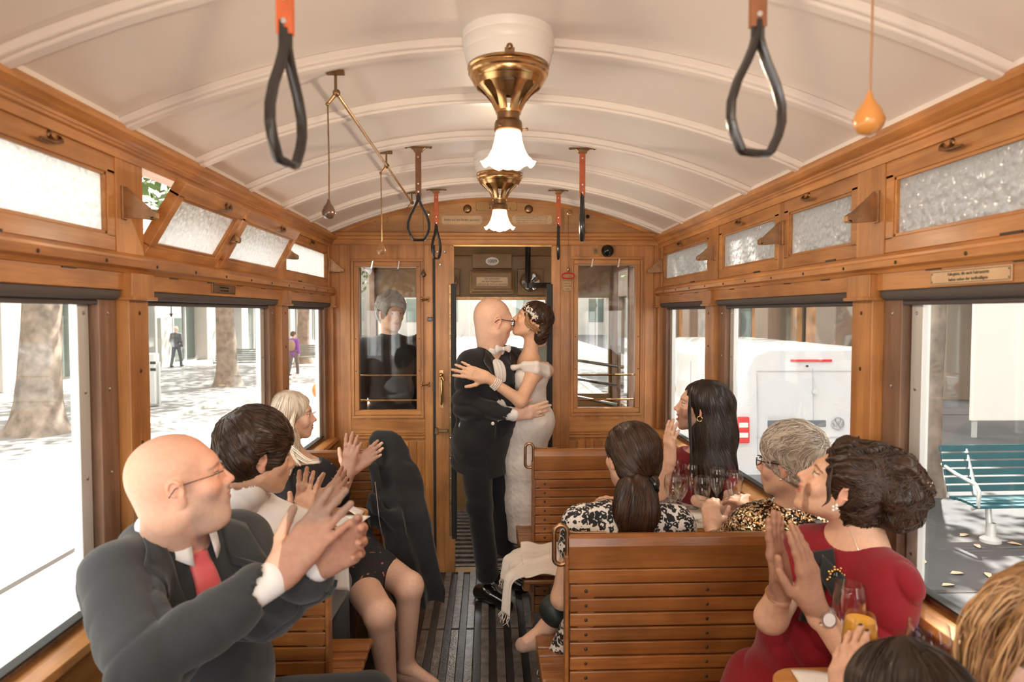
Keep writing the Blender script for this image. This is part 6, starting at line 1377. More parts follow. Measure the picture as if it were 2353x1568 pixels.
# ================================================================ 4  the groom
def groom():
    t = person('bald man with black glasses in a black tailcoat kissing the bride in the doorway', (-.02, 3.92, 0))
    R = rotm((.88, .40, -.14)); sc = 1.10; T = at(1134, 738, 3.90); hd = Head(T, R, sc, skin=(0.76, 0.480, 0.354), fat=1.12, blush=.4, bald_red=.25, brows=None, closed=True)
    nb = at(1128, 812, 3.92); pel = at(1108, 1010, 3.92); sR = at(1082, 836, 3.82); sL = at(1176, 824, 4.02); rr = unit(sR-sL)
    eR = at(1068, 932, 3.76); wR = at(1184, 953, 3.72); eL = at(1232, 890, 4.12); wL = at(1262, 852, 4.05)
    sd = SD(); hd.add(sd); sd.cap(hd.w((0, -.03, -.06)), nb, .066, .074, k=.03); torso(sd, pel, nb, rr, (.15, .15, .15), (.10, .11, .10)); arm(sd, sR, eR, wR, (.04, .04, .038, .03)); arm(sd, sL, eL, wL, (.04, .04, .038, .03)); sp = list(hd.spots)
    fR = at(1232, 945, 3.72)-wR; hand(sd, wR, fR, (-.1, 1, .1), -1 if 0 else 1, curl=(.10, .12, .14, .18), thumb=.35, sc=1.05, spread=.07, spots=sp)
    fL = npv(-.25, -.85, .2); hand(sd, at(1262, 850, 4.06), fL, (-1, -.1, 0), 1, curl=(.5, .5, .5, .5), thumb=.4, sc=.95, spread=.05, spots=sp)
    fy = at(1120, 1350, 3.86); by = at(1158, 1290, 4.10)
    sculpt('body', sd, M['skin'], t, .009, [hd.fine(.003), hbox(wR, fR, 1.05, .003), hbox(at(1262, 850, 4.06), fL, .9, .003)], paint(hd.skin, sp))
    sh = SD(); torso(sh, pel+UP*.06, nb, rr, (.15, .16, .165), (.11, .125, .12), .008, belly=.10); sh.cap(nb, nb+UP*.02, .074, .066, k=.012)
    for e_, w_ in ((eR, wR),): sh.cap(w_-unit(w_-e_)*.10, w_-unit(w_-e_)*.008, .037, .038, k=.004)
    fwd = unit(np.cross(UP, rr)*npv(1, 1, 0)); fwd = fwd if fwd[0] > 0 else -fwd; rgt = unit(np.cross(fwd, UP))
    sh.disp = lambda P: .0012*np.sin(((P-nb)@rgt)*260)*((P-pel)@UP > .12)*((P-nb)@UP < -.04)
    sculpt('shirt', sh, CM['shirt'], t, .005)
    jk = SD(); torso(jk, pel, nb, rr, (.175, .175, .19), (.135, .145, .14), .014, belly=.11); jk.cap(sR, nb, .070, .062, k=.04); jk.cap(sL, nb, .070, .062, k=.04)
    arm(jk, sR, eR, wR-unit(wR-eR)*.05, (.072, .060, .056, .043), .003); arm(jk, sL, eL, wL, (.06, .05, .045, .04), .0, upto=.5); jk.cap(pel-fwd*.02, pel-UP*.25-fwd*.03, .152, .160, k=.04); jk.plane(pel-UP*.17, -UP-fwd*.25, k=.008)
    jk.cap(nb+UP*.02, nb+UP*.16, .080, .095, k=.006, op='s'); fo = unit(fwd+npv(0, -.35, 0)); jk.cap(nb+fo*.14+UP*.03, nb+fo*.20-UP*.22, .078, .070, k=.006, op='s'); jk.cap(nb+fo*.20-UP*.22, pel+fo*.20+UP*.03, .070, .03, k=.006, op='s')
    jk.cap(wR-unit(wR-eR)*.042, wR+unit(wR-eR)*.05, .045, .045, k=.003, op='s')
    jk.disp = lambda P: folds(P, 50, .005, (.3, 0, 1), 1)*np.exp(-(np.linalg.norm(P-eR, axis=1)/.17)**2)+.0035*fnoise(P, 24, 2)+folds(P, 60, .007, (.5, 0, 1), 3)
    sculpt('tailcoat', jk, CM['black'], t, .006)
    for s_ in (-1, 1):
        a = nb+rgt*s_*.078+UP*.035+fwd*.2; b_2 = nb+rgt*s_*.135-UP*.03+fwd*.24; e = nb+rgt*s_*.03-UP*.30+fwd*.3
        patch('lapel', jk, (a, b_2, e, e+rgt*s_*.004), -fwd, mat('black_satin', (.012, .012, .014), .3) if s_ < 0 else bpy.data.materials['black_satin'], t, .004, .004, (16, 8), relief=lambda u, v: .004*np.sin(PI*v))
    collar(t, nb, nb+UP*.050+fwd*.02, .070, .076, fwd, CM['shirt'], .35, .0)
    # bow tie
    c = hd.w((0, .055, -.150)); c = nb+fwd*.105+UP*.03
    for s_ in (-1, 1):
        mb = MB(); o_ = c+rgt*s_*.004; mb.obox(o_+rgt*s_*.026, rgt*.026, fwd*.006, UP*.010); q = SD(); q.ell(o_+rgt*s_*.022, (.026, .010, .014), np.stack([rgt, fwd, UP], 1), k=.01); q.ell(o_+rgt*s_*.040, (.014, .010, .023), np.stack([rgt, fwd, UP], 1), k=.01); sculpt('bow_wing', q, CM['shirt'], t, .0028)
    q = SD(); q.ell(c+fwd*.004, (.010, .010, .012)); sculpt('bow_knot', q, CM['shirt'], t, .003)
    glasses(hd, M['ink'], t, rim=.0024, w_=.024, h_=.015)
    tr = SD(); tr.ell(pel-UP*.02, (.14, .12, .11), k=.04); h1 = pel+rgt*.0+npv(-.03, -.06, -.05); h2 = pel+npv(.06, .05, -.05)
    leg(tr, h1, at(1102, 1165, 3.84), fy+UP*.09, (.088, .074, .070, .064)); leg(tr, h2, at(1150, 1150, 4.0), by+UP*.09, (.088, .074, .070, .064)); tr.disp = lambda P: folds(P, 42, .004, (.2, 0, 1), 6)+.002*fnoise(P, 25, 8)
    sculpt('trousers', tr, CM['trousers'], t, .007)
    for a in (fy, by):
        a = npv(a[0], a[1], 0); s_ = SD(); s_.cap(a+npv(-.04, .03, .05), a+npv(0, 0, .06), .045, .045, k=.03); s_.cap(a+npv(0, 0, .045), a+npv(.11, -.13 if a is not by else -.05, .036), .046, .034, k=.03); s_.plane(a+npv(0, 0, .004), (0, 0, -1)); sculpt('shoe', s_, CM['shoe'], t, .006)
    b = MB().lathe([(0, -.004), (.009, -.003), (.010, 0)], (0, 0, 0), 16, 'Y').obj('button', CM['pearl'], t); p = trace(jk, np.array([at(1133, 990, 3.5)]), (0, 1, 0))[0]; b.location = V3(p-np.array(t.location)+npv(0, -.003, 0))
groom()
# ================================================================ 5  the bride
def bride():
    t = person('bride in an off-shoulder ivory dress and pearl hair vine kissing the bald man', (.18, 3.95, 0))
    R = rotm((-.93, .10, .36)); T = at(1222, 738, 3.93); hd = Head(T, R, .95, skin=(0.74, 0.444, 0.293), female=True, closed=True, blush=.4, brows=(.2, .12, .07), lips=(.5, .17, .13))
    nb = at(1216, 826, 3.95); pel = at(1212, 968, 3.96); sL = at(1232, 850, 3.84); sR = at(1196, 846, 4.06); rr = unit(sR-sL)
    eL = at(1196, 922, 3.70); wL = at(1118, 868, 3.66); eR = at(1180, 900, 4.1); wR = at(1140, 880, 4.1)
    sd = SD(); hd.add(sd); sd.cap(hd.w((0, -.03, -.06)), nb, .042, .046, k=.03); torso(sd, pel, nb, rr, (.14, .105, .125), (.105, .085, .09), bust=.8); sd.cap(sR, nb-UP*.01, .045, .04, k=.05); sd.cap(sL, nb-UP*.01, .045, .04, k=.05)
    arm(sd, sL, eL, wL, (.043, .036, .036, .022)); arm(sd, sR, eR, wR, (.04, .034, .034, .022)); sp = list(hd.spots)
    fL = at(1046, 845, 3.64)-wL; hand(sd, wL, fL, (-.1, 1, -.1), 1, curl=(.03, .05, .05, .06), thumb=1.3, sc=.98, spread=.13, spots=sp)
    sculpt('body', sd, M['skin'], t, .007, [hd.fine(.003), hbox(wL, fL, .98, .003)], paint(hd.skin, sp))
    dr = SD(); torso(dr, pel, nb, rr, (.15, .112, .132), (.118, .092, .10), .008, bust=.85); dr.ell(pel, (.150, .140, .13), k=.06)
    dr.chain([pel, at(1204, 1060, 3.96), at(1203, 1150, 3.96), at(1206, 1238, 3.96)], [.135, .125, .105, .098], k=.05, flat=((0, 1, 0), 1.0)); dr.plane(at(1206, 1240, 3.96), (0, 0, -1), k=.004)
    dr.ell(nb+UP*.055, (.16, .15, .125), k=.008, op='s')
    dr.disp = lambda P: .0018*fnoise(P, 90, 3)+.0012*fnoise(P, 200, 5)+folds(P, 30, .003, (1, .5, .1), 2)*((P[:, 2] < pel[2]))
    sculpt('dress', dr, CM['dress'], t, .006)
    bd = SD(); bd.chain([at(1168, 842, 4.0), at(1184, 846, 3.86), at(1214, 846, 3.80), at(1240, 848, 3.80), at(1258, 852, 3.90), at(1256, 846, 4.02)], [.028, .03, .034, .036, .034, .03], k=.015, flat=(UP, 1.0)); 
    q2 = SD(); q2.chain([at(1206, 838, 3.81), at(1232, 838, 3.775), at(1256, 846, 3.84), at(1258, 850, 3.98)], [.018, .020, .020, .018], k=.01); q2.chain([at(1206, 850, 3.81), at(1232, 852, 3.775), at(1256, 860, 3.84), at(1258, 862, 3.98)], [.014, .018, .018, .016], k=.02); q2.chain([at(1206, 840, 3.81), at(1180, 845, 3.84), at(1168, 842, 3.92)], [.016, .012, .012], k=.02)
    sculpt('sleeve_band', q2, CM['dress'], t, .005)
    g = SD(); S_ = .95; g.ell(hd.w((0, -.020, .042)), np.array((.086, .105, .088))*S_, R, k=.02); g.ell(hd.w((0, .118, -.016)), np.array((.085, .076, .086))*S_, R, k=.01, op='s')
    g.ell(hd.w((-.02, -.085, -.045)), np.array((.06, .045, .062))*S_, R, k=.02); g.ell(hd.w((0, -.075, -.085)), np.array((.045, .035, .035))*S_, R, k=.02); g.disp = lambda P: .004*fnoise(P, 75, 2)+.002*fnoise(P, 170, 5)
    hair('hair', g, H_brunette, t, lambda P, u: ((hd.w((0, -.09, -.06))-P)*12+np.cross(P-T, npv(0, 1, 0))*6), n=650, steps=11, ds=.009, r=.0019, seed=5, jit=.35)
    long_locks(hd, H_honey, t, [[hd.w((-.06, .05, .05)), hd.w((-.082, .03, .01)), hd.w((-.085, .0, -.02)), hd.w((-.08, -.05, -.03)), hd.w((-.06, -.10, -.04))], [hd.w((-.065, .04, .0)), hd.w((-.082, .01, -.03)), hd.w((-.08, -.04, -.045)), hd.w((-.05, -.09, -.08))]], 70, .0018, .005, name='loose_lock')
    # vine of small pearls
    rs = np.random.RandomState(3); pts = []; 
    for i in range(150):
        u = rs.uniform(0, 1); a = -.35+2.3*u; p = hd.w((-.094*math.sin(a+.35)-0.0, .078*math.cos(a)+.0, .052+.030*math.cos(a*1.3)+rs.normal()*.010)); pts.append(p)
    pts = trace(g, np.array(pts), -(unit(npv(0, 1, 0))*-1)) if 0 else np.array(pts); v = g.ev(pts)
    e = .002; gr = np.stack([g.ev(pts+np.eye(3)[k]*e)-g.ev(pts-np.eye(3)[k]*e) for k in range(3)], 1); gr /= np.linalg.norm(gr, axis=1)[:, None]+1e-9; pts = pts-gr*(v-.004)[:, None]
    beads('hair_vine', pts, .0035, CM['pearl'], t)
    nk = []
    for j in range(3):
        for a in np.linspace(-.1, PI*1.1, 30): nk.append(nb+UP*(.045-.012*j-.030*math.sin(max(0, a)))+unit(npv(-1, -.3, 0))*(.042+.008*j)*math.sin(a)+unit(npv(-.3, 1, 0))*(-.050-.004*j)*math.cos(a))
    beads('pearl_necklace', nk, .0042, CM['pearl'], t)
    bc = []
    ax = unit(wL-eL); u = unit(np.cross(ax, UP)); v = np.cross(ax, u)
    for j in range(4):
        for a in np.linspace(0, 2*PI, 23)[:-1]: bc.append(wL-ax*(.045+.010*j)+(u*math.cos(a)+v*math.sin(a))*(.028+.001*j))
    beads('pearl_bracelet', bc, .0045, CM['pearl'], t)
    beads('earring', [hd.w((-.082, -.004, -.042)), hd.w((-.082, -.004, -.050))], .004, CM['pearl'], t)
bride()
# ================================================================ 6  ponytail woman
def ponytail_woman():
    t = person('woman with a brown ponytail in a black and white floral top, seen from behind', (.46, 2.36, .455))
    R = rotm((-.34, .93, -.06)); T = at(1448, 1050, 2.38); hd = Head(T, R, 1.0, skin=(0.67, 0.396, 0.268), female=True)
    nb = at(1445, 1172, 2.36); pel = npv(.42, 2.36, .56); sL = at(1335, 1205, 2.34); sR = at(1552, 1205, 2.36); rr = unit(sR-sL)
    eL = at(1292, 1375, 2.36); wL = npv(.34, 2.66, .83); eR = at(1592, 1300, 2.42); wR = npv(.52, 2.72, .85)
    sd = SD(); hd.add(sd); sd.cap(hd.w((0, -.03, -.06)), nb, .048, .054, k=.03); torso(sd, pel, nb, rr, (.14, .12, .13), (.10, .09, .09)); arm(sd, sL, eL, wL, (.050, .040, .036, .024)); arm(sd, sR, eR, wR, (.050, .040, .036, .024)); sd.cap(sL, sR, .045, k=.04)
    sp = list(hd.spots); hand(sd, wL, (.5, .6, .2), (.5, -.3, -.5), -1, curl=(.4, .4, .4, .4), sc=.95, spots=sp); hand(sd, wR, (-.4, .7, .2), (-.5, -.3, -.5), 1, curl=(.4, .4, .4, .4), sc=.95, spots=sp)
    kn = npv(.32, 2.74, .50); an = at(1262, 1440, 2.60); leg(sd, pel+npv(-.08, .02, -.03), kn, an, (.085, .062, .058, .036)); leg(sd, pel+npv(.09, .02, -.03), npv(.50, 2.78, .52), npv(.50, 2.82, .10), (.085, .062, .058, .036))
    sd.cap(an, an+npv(-.09, -.02, -.05), .032, .024, k=.03)
    sculpt('body', sd, M['skin'], t, .008, [hd.fine(.0035), (T-.16, np.array(nb)+npv(.1, .1, .0), .005)], paint(hd.skin, sp))
    dr = SD(); torso(dr, pel, nb, rr, (.165, .145, .155), (.115, .105, .11), .012); dr.cap(sL, nb, .058, .052, k=.05); dr.cap(sR, nb, .058, .052, k=.05); dr.cap(sL, sL+(eL-sL)*.30, .060, .062, k=.04); dr.cap(sR, sR+(eR-sR)*.30, .060, .062, k=.04)
    dr.ell(nb+UP*.055, (.085, .085, .055), k=.008, op='s'); dr.cap(pel+npv(-.1, .02, -.02), kn*.4+pel*.6, .105, .09, k=.05); dr.cap(pel+npv(.09, .02, -.03), npv(.48, 2.62, .52), .105, .085, k=.05)
    dr.cap(npv(.235, 2.40, .50), npv(.155, 2.46, .33), .045, .03, k=.04); dr.disp = lambda P: folds(P, 50, .003, (.3, .3, 1), 4)
    sculpt('dress', dr, CM['bw'], t, .006)
    g = SD(); g.ell(hd.w((0, -.022, .038)), (.092, .106, .090), R, k=.02); g.ell(hd.w((0, -.055, -.015)), (.084, .062, .085), R, k=.03); g.ell(hd.w((0, .12, -.02)), (.09, .085, .09), R, k=.01, op='s'); g.plane(hd.w((0, -.03, -.098)), R@npv(0, .5, -1), k=.02)
    for x in (-1, 1): g.ell(hd.w((x*.09, .0, -.035)), (.022, .030, .040), R, k=.006, op='s')
    tie = hd.w((.01, -.118, -.075)); g.disp = lambda P: .002*fnoise(P, 120, 2)
    hair('hair', g, H_brunette, t, lambda P, u: (tie-P)*10, n=1500, steps=14, ds=.010, r=.0013, seed=6, jit=.06)
    p = SD(); pp = [tie, at(1458, 1135, 2.25), at(1465, 1180, 2.24), at(1462, 1218, 2.24)]; p.chain(pp, [.024, .046, .060, .050], k=.03, flat=((0, 1, 0), .55)); p.disp = lambda P: .005*fnoise(P*np.array((1, 1, .15)), 110, 2)
    hair('ponytail', p, H_brunette, t, lambda P, u: np.tile(npv(0, 0, -1.), (len(P), 1))+(P-tie)*np.array((2.5, 0, 0)), n=900, steps=12, ds=.011, r=.0014, seed=7, jit=.10, lift=.002)
    ring('hair_tie', tie+npv(0, -.004, -.004), unit(pp[1]-tie), .026, .008, M['bakelite'], t)
    a = npv(an[0], an[1], an[2]); s_ = SD(); s_.cap(a+npv(.02, 0, -.045), a+npv(-.105, -.02, -.062), .036, .028, k=.02); s_.cap(a, a+npv(0, 0, .08), .036, k=.01, op='s'); s_.ell(a+npv(-.05, -.01, -.01), (.05, .026, .026), k=.01, op='s'); sculpt('shoe', s_, CM['nude'], t, .005)
ponytail_woman()
# ================================================================ 7  long haired woman in red
def long_woman():
    t = person('smiling woman with long dark hair in wine red clapping beyond the glasses', (.82, 3.22, .455))
    R = rotm((-.95, .24, .14)); T = at(1609, 935, 3.02); hd = Head(T, R, .97, skin=(0.74, 0.456, 0.329), female=True, smile=1, mouth_open=.9, blush=.45, lips=(.55, .14, .12), lash=1)
    nb = at(1608, 1042, 3.06); pel = npv(.84, 3.22, .56); sR = at(1546, 1075, 3.14); sL = at(1658, 1078, 2.94); rr = unit(sR-sL)
    eR = at(1515, 1130, 2.98); wR = at(1538, 1060, 2.90); eL = at(1690, 1180, 2.90); wL = at(1600, 1150, 2.86)
    sd = SD(); hd.add(sd); sd.cap(hd.w((0, -.03, -.06)), nb, .044, .050, k=.03); torso(sd, pel, nb, rr, (.15, .12, .13), (.10, .09, .09), bust=.9); sd.cap(sL, sR, .045, k=.05); arm(sd, sR, eR, wR, (.045, .037, .036, .024)); arm(sd, sL, eL, wL, (.045, .037, .036, .024)); sp = list(hd.spots)
    fR = at(1540, 975, 2.88)-wR; hand(sd, wR, fR, (.9, .3, .1), 1, curl=(.12, .15, .18, .2), thumb=.9, sc=.95, spots=sp)
    sculpt('body', sd, M['skin'], t, .007, [hd.fine(.003), hbox(wR, fR, .95, .003)], paint(hd.skin, sp))
    dr = SD(); torso(dr, pel, nb, rr, (.165, .135, .145), (.115, .105, .10), .012, bust=.9); dr.cap(sL, nb, .055, .048, k=.05); dr.cap(sR, nb, .055, .048, k=.05); dr.cap(sR, sR+(eR-sR)*.8, .058, .056, k=.03); dr.cap(sL, sL+(eL-sL)*.25, .058, .055, k=.03); dr.ell(nb+UP*.05, (.09, .09, .06), k=.008, op='s')
    for x in (-.09, .09): dr.cap(pel+npv(x, -.02, -.02), npv(.80+x, 2.90, .55), .10, .085, k=.05)
    dr.disp = lambda P: folds(P, 45, .003, (.3, .3, 1), 4); sculpt('dress', dr, CM['wine'], t, .007)
    g = SD(); g.ell(hd.w((0, -.022, .040)), (.085, .102, .086), R, k=.02); g.ell(hd.w((0, .118, -.016)), (.085, .074, .092), R, k=.01, op='s')
    g.chain([hd.w((-.02, -.06, .02)), at(1640, 1000, 2.98), at(1642, 1080, 2.95), at(1630, 1150, 2.93)], [.088, .092, .086, .055], k=.04, flat=((.3, 1, 0), .8)); g.disp = lambda P: .0035*fnoise(P*np.array((1, 1, .15)), 120, 2)
    hair('hair', g, H_dark, t, lambda P, u: np.tile(npv(.15, -.05, -1.), (len(P), 1))+((P-T)*np.array((4, 2, 0))), n=1300, steps=15, ds=.013, r=.0015, seed=8)
    long_locks(hd, H_dark, t, [[hd.w((-.06, .06, .065)), hd.w((-.072, .055, .02)), hd.w((-.072, .045, -.05)), at(1588, 1040, 2.93), at(1582, 1110, 2.92)]], 14, .0016, .003, name='loose_lock')
    ring('earring', hd.w((-.083, .0, -.045)), npv(.3, 1, 0), .011, .0016, CM['gold'], t)
long_woman()
# ================================================================ 8  grey haired woman with sequins
def grey_woman():
    t = person('woman with short grey hair and glasses in a gold sequin top holding a champagne glass', (.92 - .06, 2.36, .455))
    R = rotm((-.72, .68, .0)); T = at(1815, 1066, 2.32); hd = Head(T, R, 1.0, skin=(0.74, 0.444, 0.317), female=True, blush=.5, smile=.4)
    nb = at(1818, 1172, 2.34); pel = npv(.80, 2.37, .56); sL = at(1728, 1215, 2.36); sR = at(1892, 1208, 2.34); rr = unit(sR-sL)
    eL = at(1650, 1260, 2.44); wL = at(1636, 1212, 2.58); eR = at(1850, 1230, 2.55); wR = at(1750, 1172, 2.66)
    sd = SD(); hd.add(sd); sd.cap(hd.w((0, -.03, -.06)), nb, .050, .056, k=.03); torso(sd, pel, nb, rr, (.14, .14, .13), (.10, .10, .09)); sd.cap(sL, sR, .045, k=.04); arm(sd, sL, eL, wL, (.045, .04, .036, .025)); arm(sd, sR, eR, wR, (.045, .04, .036, .025)); sp = list(hd.spots)
    fL = at(1632, 1140, 2.66)-wL; fR = at(1690, 1140, 2.74)-wR
    hand(sd, wL, fL, (.35, 1, -.3), -1, curl=(.55, .6, .65, .7), thumb=.9, sc=.95, nails=RED, spots=sp); hand(sd, wR, fR, (.1, .6, -.8), -1 if 0 else 1, curl=(.35, .4, .45, .5), thumb=.5, sc=.95, nails=RED, spots=sp)
    sculpt('body', sd, M['skin'], t, .008, [hd.fine(.0032), hbox(wL, fL, .95, .003), hbox(wR, fR, .95, .003)], paint(hd.skin, sp))
    dr = SD(); torso(dr, pel, nb, rr, (.165, .16, .155), (.115, .115, .105), .010); dr.cap(sL, nb, .058, .050, k=.05); dr.cap(sR, nb, .058, .050, k=.05); arm(dr, sL, eL, wL, (.058, .052, .05, .04), .004, upto=.1); arm(dr, sR, eR, wR, (.058, .052, .05, .04), .004, upto=.3); dr.ell(nb+UP*.05, (.078, .078, .05), k=.006, op='s')
    for x in (-.09, .09): dr.cap(pel+npv(x, .02, -.02), npv(.78+x, 2.74, .55), .10, .085, k=.05)
    dr.disp = lambda P: .0025*fnoise(P, 220, 2); sculpt('sequin_top', dr, CM['sequin'], t, .005)
    short_hair(hd, H_grey, t, .026, n=2000, seed=9, r=.0014, nape=-.088, flow=lambda Q, u: np.stack([Q[:, 0]*7, np.where(Q[:, 2] > .05, 1.0, -.3), np.where(Q[:, 2] < .06, -1.0, -.1+u*-.5)], 1), jit=.35, lift=.004)
    glasses(hd, mat('tortoise_frame', (.05, .02, .015), .25), t, rim=.002)
    beads('earring', [hd.w((-.084, .0, -.040))], .0045, CM['silver'], t); ring('necklace', nb+UP*.022, npv(.05, -.1, 1), .064, .003, CM['silver'], t)
    ring('bracelet', wR-unit(wR-eR)*.02, wR-eR, .029, .004, CM['silver'], t, flat=1.6); ring('bracelet', wL-unit(wL-eL)*.0, wL-eL, .027, .0015, CM['silver'], t)
grey_woman()
# ================================================================ 9  woman in the red dress
def red_woman():
    t = person('woman with a dark updo in a bright red dress with black bow and brooch, clapping', (.74, 1.80, .455))
    R = rotm((-.90, .43, 0))@eul(0, 27, 0); sc = .94; T = at(1942, 1143, 1.72)-R@npv(-.078, -.010, -.005)*sc; hd = Head(T, R, sc, skin=(0.74, 0.444, 0.305), female=True, smile=.9, mouth_open=.5, blush=.3, lips=(.48, .10, .09), lash=1, brows=(.07, .04, .03))
    nb = at(1972, 1240, 1.77); pel = npv(.76, 1.84, .56); sL = at(2052, 1338, 1.64); sR = at(1860, 1262, 1.86); rr = unit(sR-sL)
    eL = at(1990, 1560, 1.56); wL = at(1870, 1392, 1.58); eR = at(1772, 1420, 1.72); wR = at(1795, 1345, 1.66)
    sd = SD(); hd.add(sd); sd.chain([hd.w((0, -.035, -.05)), nb+UP*.03, nb-UP*.03], [.047, .050, .065], k=.03); torso(sd, pel, nb, rr, (.15, .12, .135), (.10, .09, .095), bust=.9); sd.cap(sL, nb-UP*.02, .045, .05, k=.05); sd.cap(sR, nb-UP*.02, .045, .05, k=.05)
    arm(sd, sL, eL, wL, (.047, .041, .040, .026)); arm(sd, sR, eR, wR, (.047, .040, .038, .026)); sp = list(hd.spots)
    fL = at(1842, 1252, 1.60)-wL; fR = at(1778, 1225, 1.66)-wR
    hand(sd, wL, fL, (-.55, .85, .1), 1, curl=(.04, .06, .10, .16), thumb=.75, sc=1.0, spread=.05, spots=sp); hand(sd, wR, fR, (.75, -.75, .0), -1, curl=(.05, .08, .1, .1), thumb=.6, sc=1.0, spread=.05, spots=sp)
    sculpt('body', sd, M['skin'], t, .007, [hd.fine(.0026), hbox(wL, fL), hbox(wR, fR)], paint(hd.skin, sp))
    dr = SD(); torso(dr, pel, nb, rr, (.165, .135, .168), (.120, .10, .108), .010, bust=.95); dr.cap(sL-UP*.012, nb-UP*.03, .054, .056, k=.07); dr.cap(sR, nb-UP*.02, .056, .050, k=.05)
    dr.cap(sL-UP*.01, sL+(eL-sL)*.60, .056, .056, k=.06); dr.cap(sR, sR+(eR-sR)*.45, .058, .052, k=.025); fwd = unit(np.cross(UP, rr)*npv(1, 1, 0)); fwd = fwd if fwd[1] < 0 else -fwd; rgt = unit(np.cross(fwd, UP))
    dr.ell(nb+UP*.050+fwd*.03, (.072, .072, .085), k=.006, op='s'); dr.plane(sL+(eL-sL)*.54, eL-sL, k=.004) if 0 else None
    for x in (-.09, .09): dr.cap(pel+npv(x, -.02, -.02), npv(.80+x*.8, 1.46, .55), .095, .080, k=.05)
    dr.disp = lambda P: folds(P, 50, .006, (sL-nb)*npv(1, 1, .4)+npv(0, 0, .2), 4)+.003*fnoise(P, 26, 3); sculpt('dress', dr, CM['red'], t, .005)
    # updo
    g = SD(); g.ell(hd.w((0, -.024, .044)), (.088, .104, .088), R, k=.02); g.ell(hd.w((0, -.060, .0)), (.080, .062, .092), R, k=.03); g.ell(hd.w((0, .122, -.010)), (.085, .080, .088), R, k=.01, op='s'); g.ell(hd.w((-.092, .0, -.022)), (.028, .026, .040), R, k=.006, op='s')
    g.cap(hd.w((0, -.075, -.03)), hd.w((0, -.070, -.085)), .045, .022, k=.03)
    for c, r_ in (((0, -.04, .120), .056), ((0, -.085, .110), .060), ((-.02, -.145, .085), .056), ((.02, -.140, .045), .054), ((-.03, -.165, .03), .040), ((0, .03, .108), .040), ((-.03, -.10, .135), .045), ((-.045, -.12, .06), .050), ((-.03, -.14, .115), .045), ((-.04, -.15, -.005), .034)):
        g.ell(hd.w(c), (r_, r_, r_*.85), R, k=.016)
    g.disp = lambda P: .007*np.sin(fnoise(P, 26, 3)*9+(P@npv(.5, .3, 1))*90)*.5+.002*fnoise(P, 190, 5)
    bun = hd.w((0, -.10, .07))
    def fl(P, u):
        Q = P-T; base_ = (bun-P)*8; sw = np.cross(P-bun, R@npv(1, 0, 0))*14; near = np.clip((.11-np.linalg.norm(P-bun, axis=1))/.05, 0, 1)[:, None]; return base_*(1-near)+sw*near
    hair('updo', g, H_brunette, t, fl, n=1900, steps=13, ds=.009, r=.0015, seed=10, jit=.22, lift=.0015)
    long_locks(hd, H_brunette, t, [[hd.w((-.07, .055, .05)), hd.w((-.078, .04, .0)), hd.w((-.08, .022, -.035)), hd.w((-.082, .028, -.06))]], 8, .0012, .002, name='loose_lock')
    beads('earring', [hd.w((-.083, -.002, -.036)), hd.w((-.084, .004, -.044)), hd.w((-.084, -.006, -.044)), hd.w((-.084, -.001, -.052))], .0045, CM['pearl'], t)
    # bow, brooch, watch, ring, bangle
    c = nb+fwd*.3-UP*.09+rgt*-.0; X_ = unit(at(1900, 1300, 1.6)-at(1860, 1300, 1.6))
    P0 = lambda px, py: at(px, py, 1.45)
    blk = CM['black']; dv = 'view'
    patch('bow_tail', dr, (P0(1880, 1290), P0(1910, 1290), P0(1878, 1440), P0(1835, 1425)), dv, blk, t, .008, .004, (14, 6)); 
    patch('bow_loop', dr, (P0(1890, 1275), P0(1885, 1325), P0(1925, 1395), P0(1945, 1330)), dv, blk, t, .012, .005, (12, 8), relief=lambda u, v: .006*np.sin(PI*v)); patch('bow_loop', dr, (P0(1920, 1300), P0(1880, 1300), P0(1860, 1270), P0(1915, 1262)), dv, blk, t, .012, .005, (8, 8))
    b0 = trace(dr, np.array([P0(1911, 1320)]), dv)[0]-npv(0, .022, 0); beads('brooch', [b0+npv(.016*math.cos(a), 0, .020*math.sin(a)) for a in np.linspace(0, 2*PI, 15)[:-1]]+[b0+npv(.022*math.cos(a), 0, .027*math.sin(a)) for a in np.linspace(.2, 2*PI+.2, 9)[:-1]], .0036, CM['gold'], t); o = SD(); o.ell(b0, (.012, .006, .015)); sculpt('brooch_stone', o, M['bakelite'], t, .002)
    ax = unit(wL-eL); c = wL-ax*.030; ring('watch_strap', c, ax, .0285, .0035, CM['silver'], t, flat=2.2); vd = unit(unit(CAMP-c)+npv(.3, 0, 0)-ax*((unit(CAMP-c)+npv(.3, 0, 0))@ax)); mb = MB(); q = c+vd*.030
    u1 = ax; u2 = np.cross(vd, ax); mb.tube([q-vd*.004, q+vd*.005], .0185, 24); wmb(mb, 'watch_case', CM['silver'], t, smooth=True); mb = MB(); mb.tube([q+vd*.005, q+vd*.0058], .0150, 24); wmb(mb, 'watch_dial', CM['shirt'], t)
    ring('bangle', wR-unit(wR-eR)*.035, wR-eR, .031, .0016, CM['gold'], t)
    kn = wL+unit(fL)*.098+unit(np.cross(unit(fL), (-.55, .85, .1)))*-.006; ring('finger_ring', kn, fL, .0105, .0018, CM['silver'], t)
    mb = MB().tube([nb+npv(-.045, -.035, .05), nb+npv(-.04, -.07, -.0), nb+npv(-.03, -.09, -.03)], .0010, 5); wmb(mb, 'chain', CM['silver'], t)
red_woman()
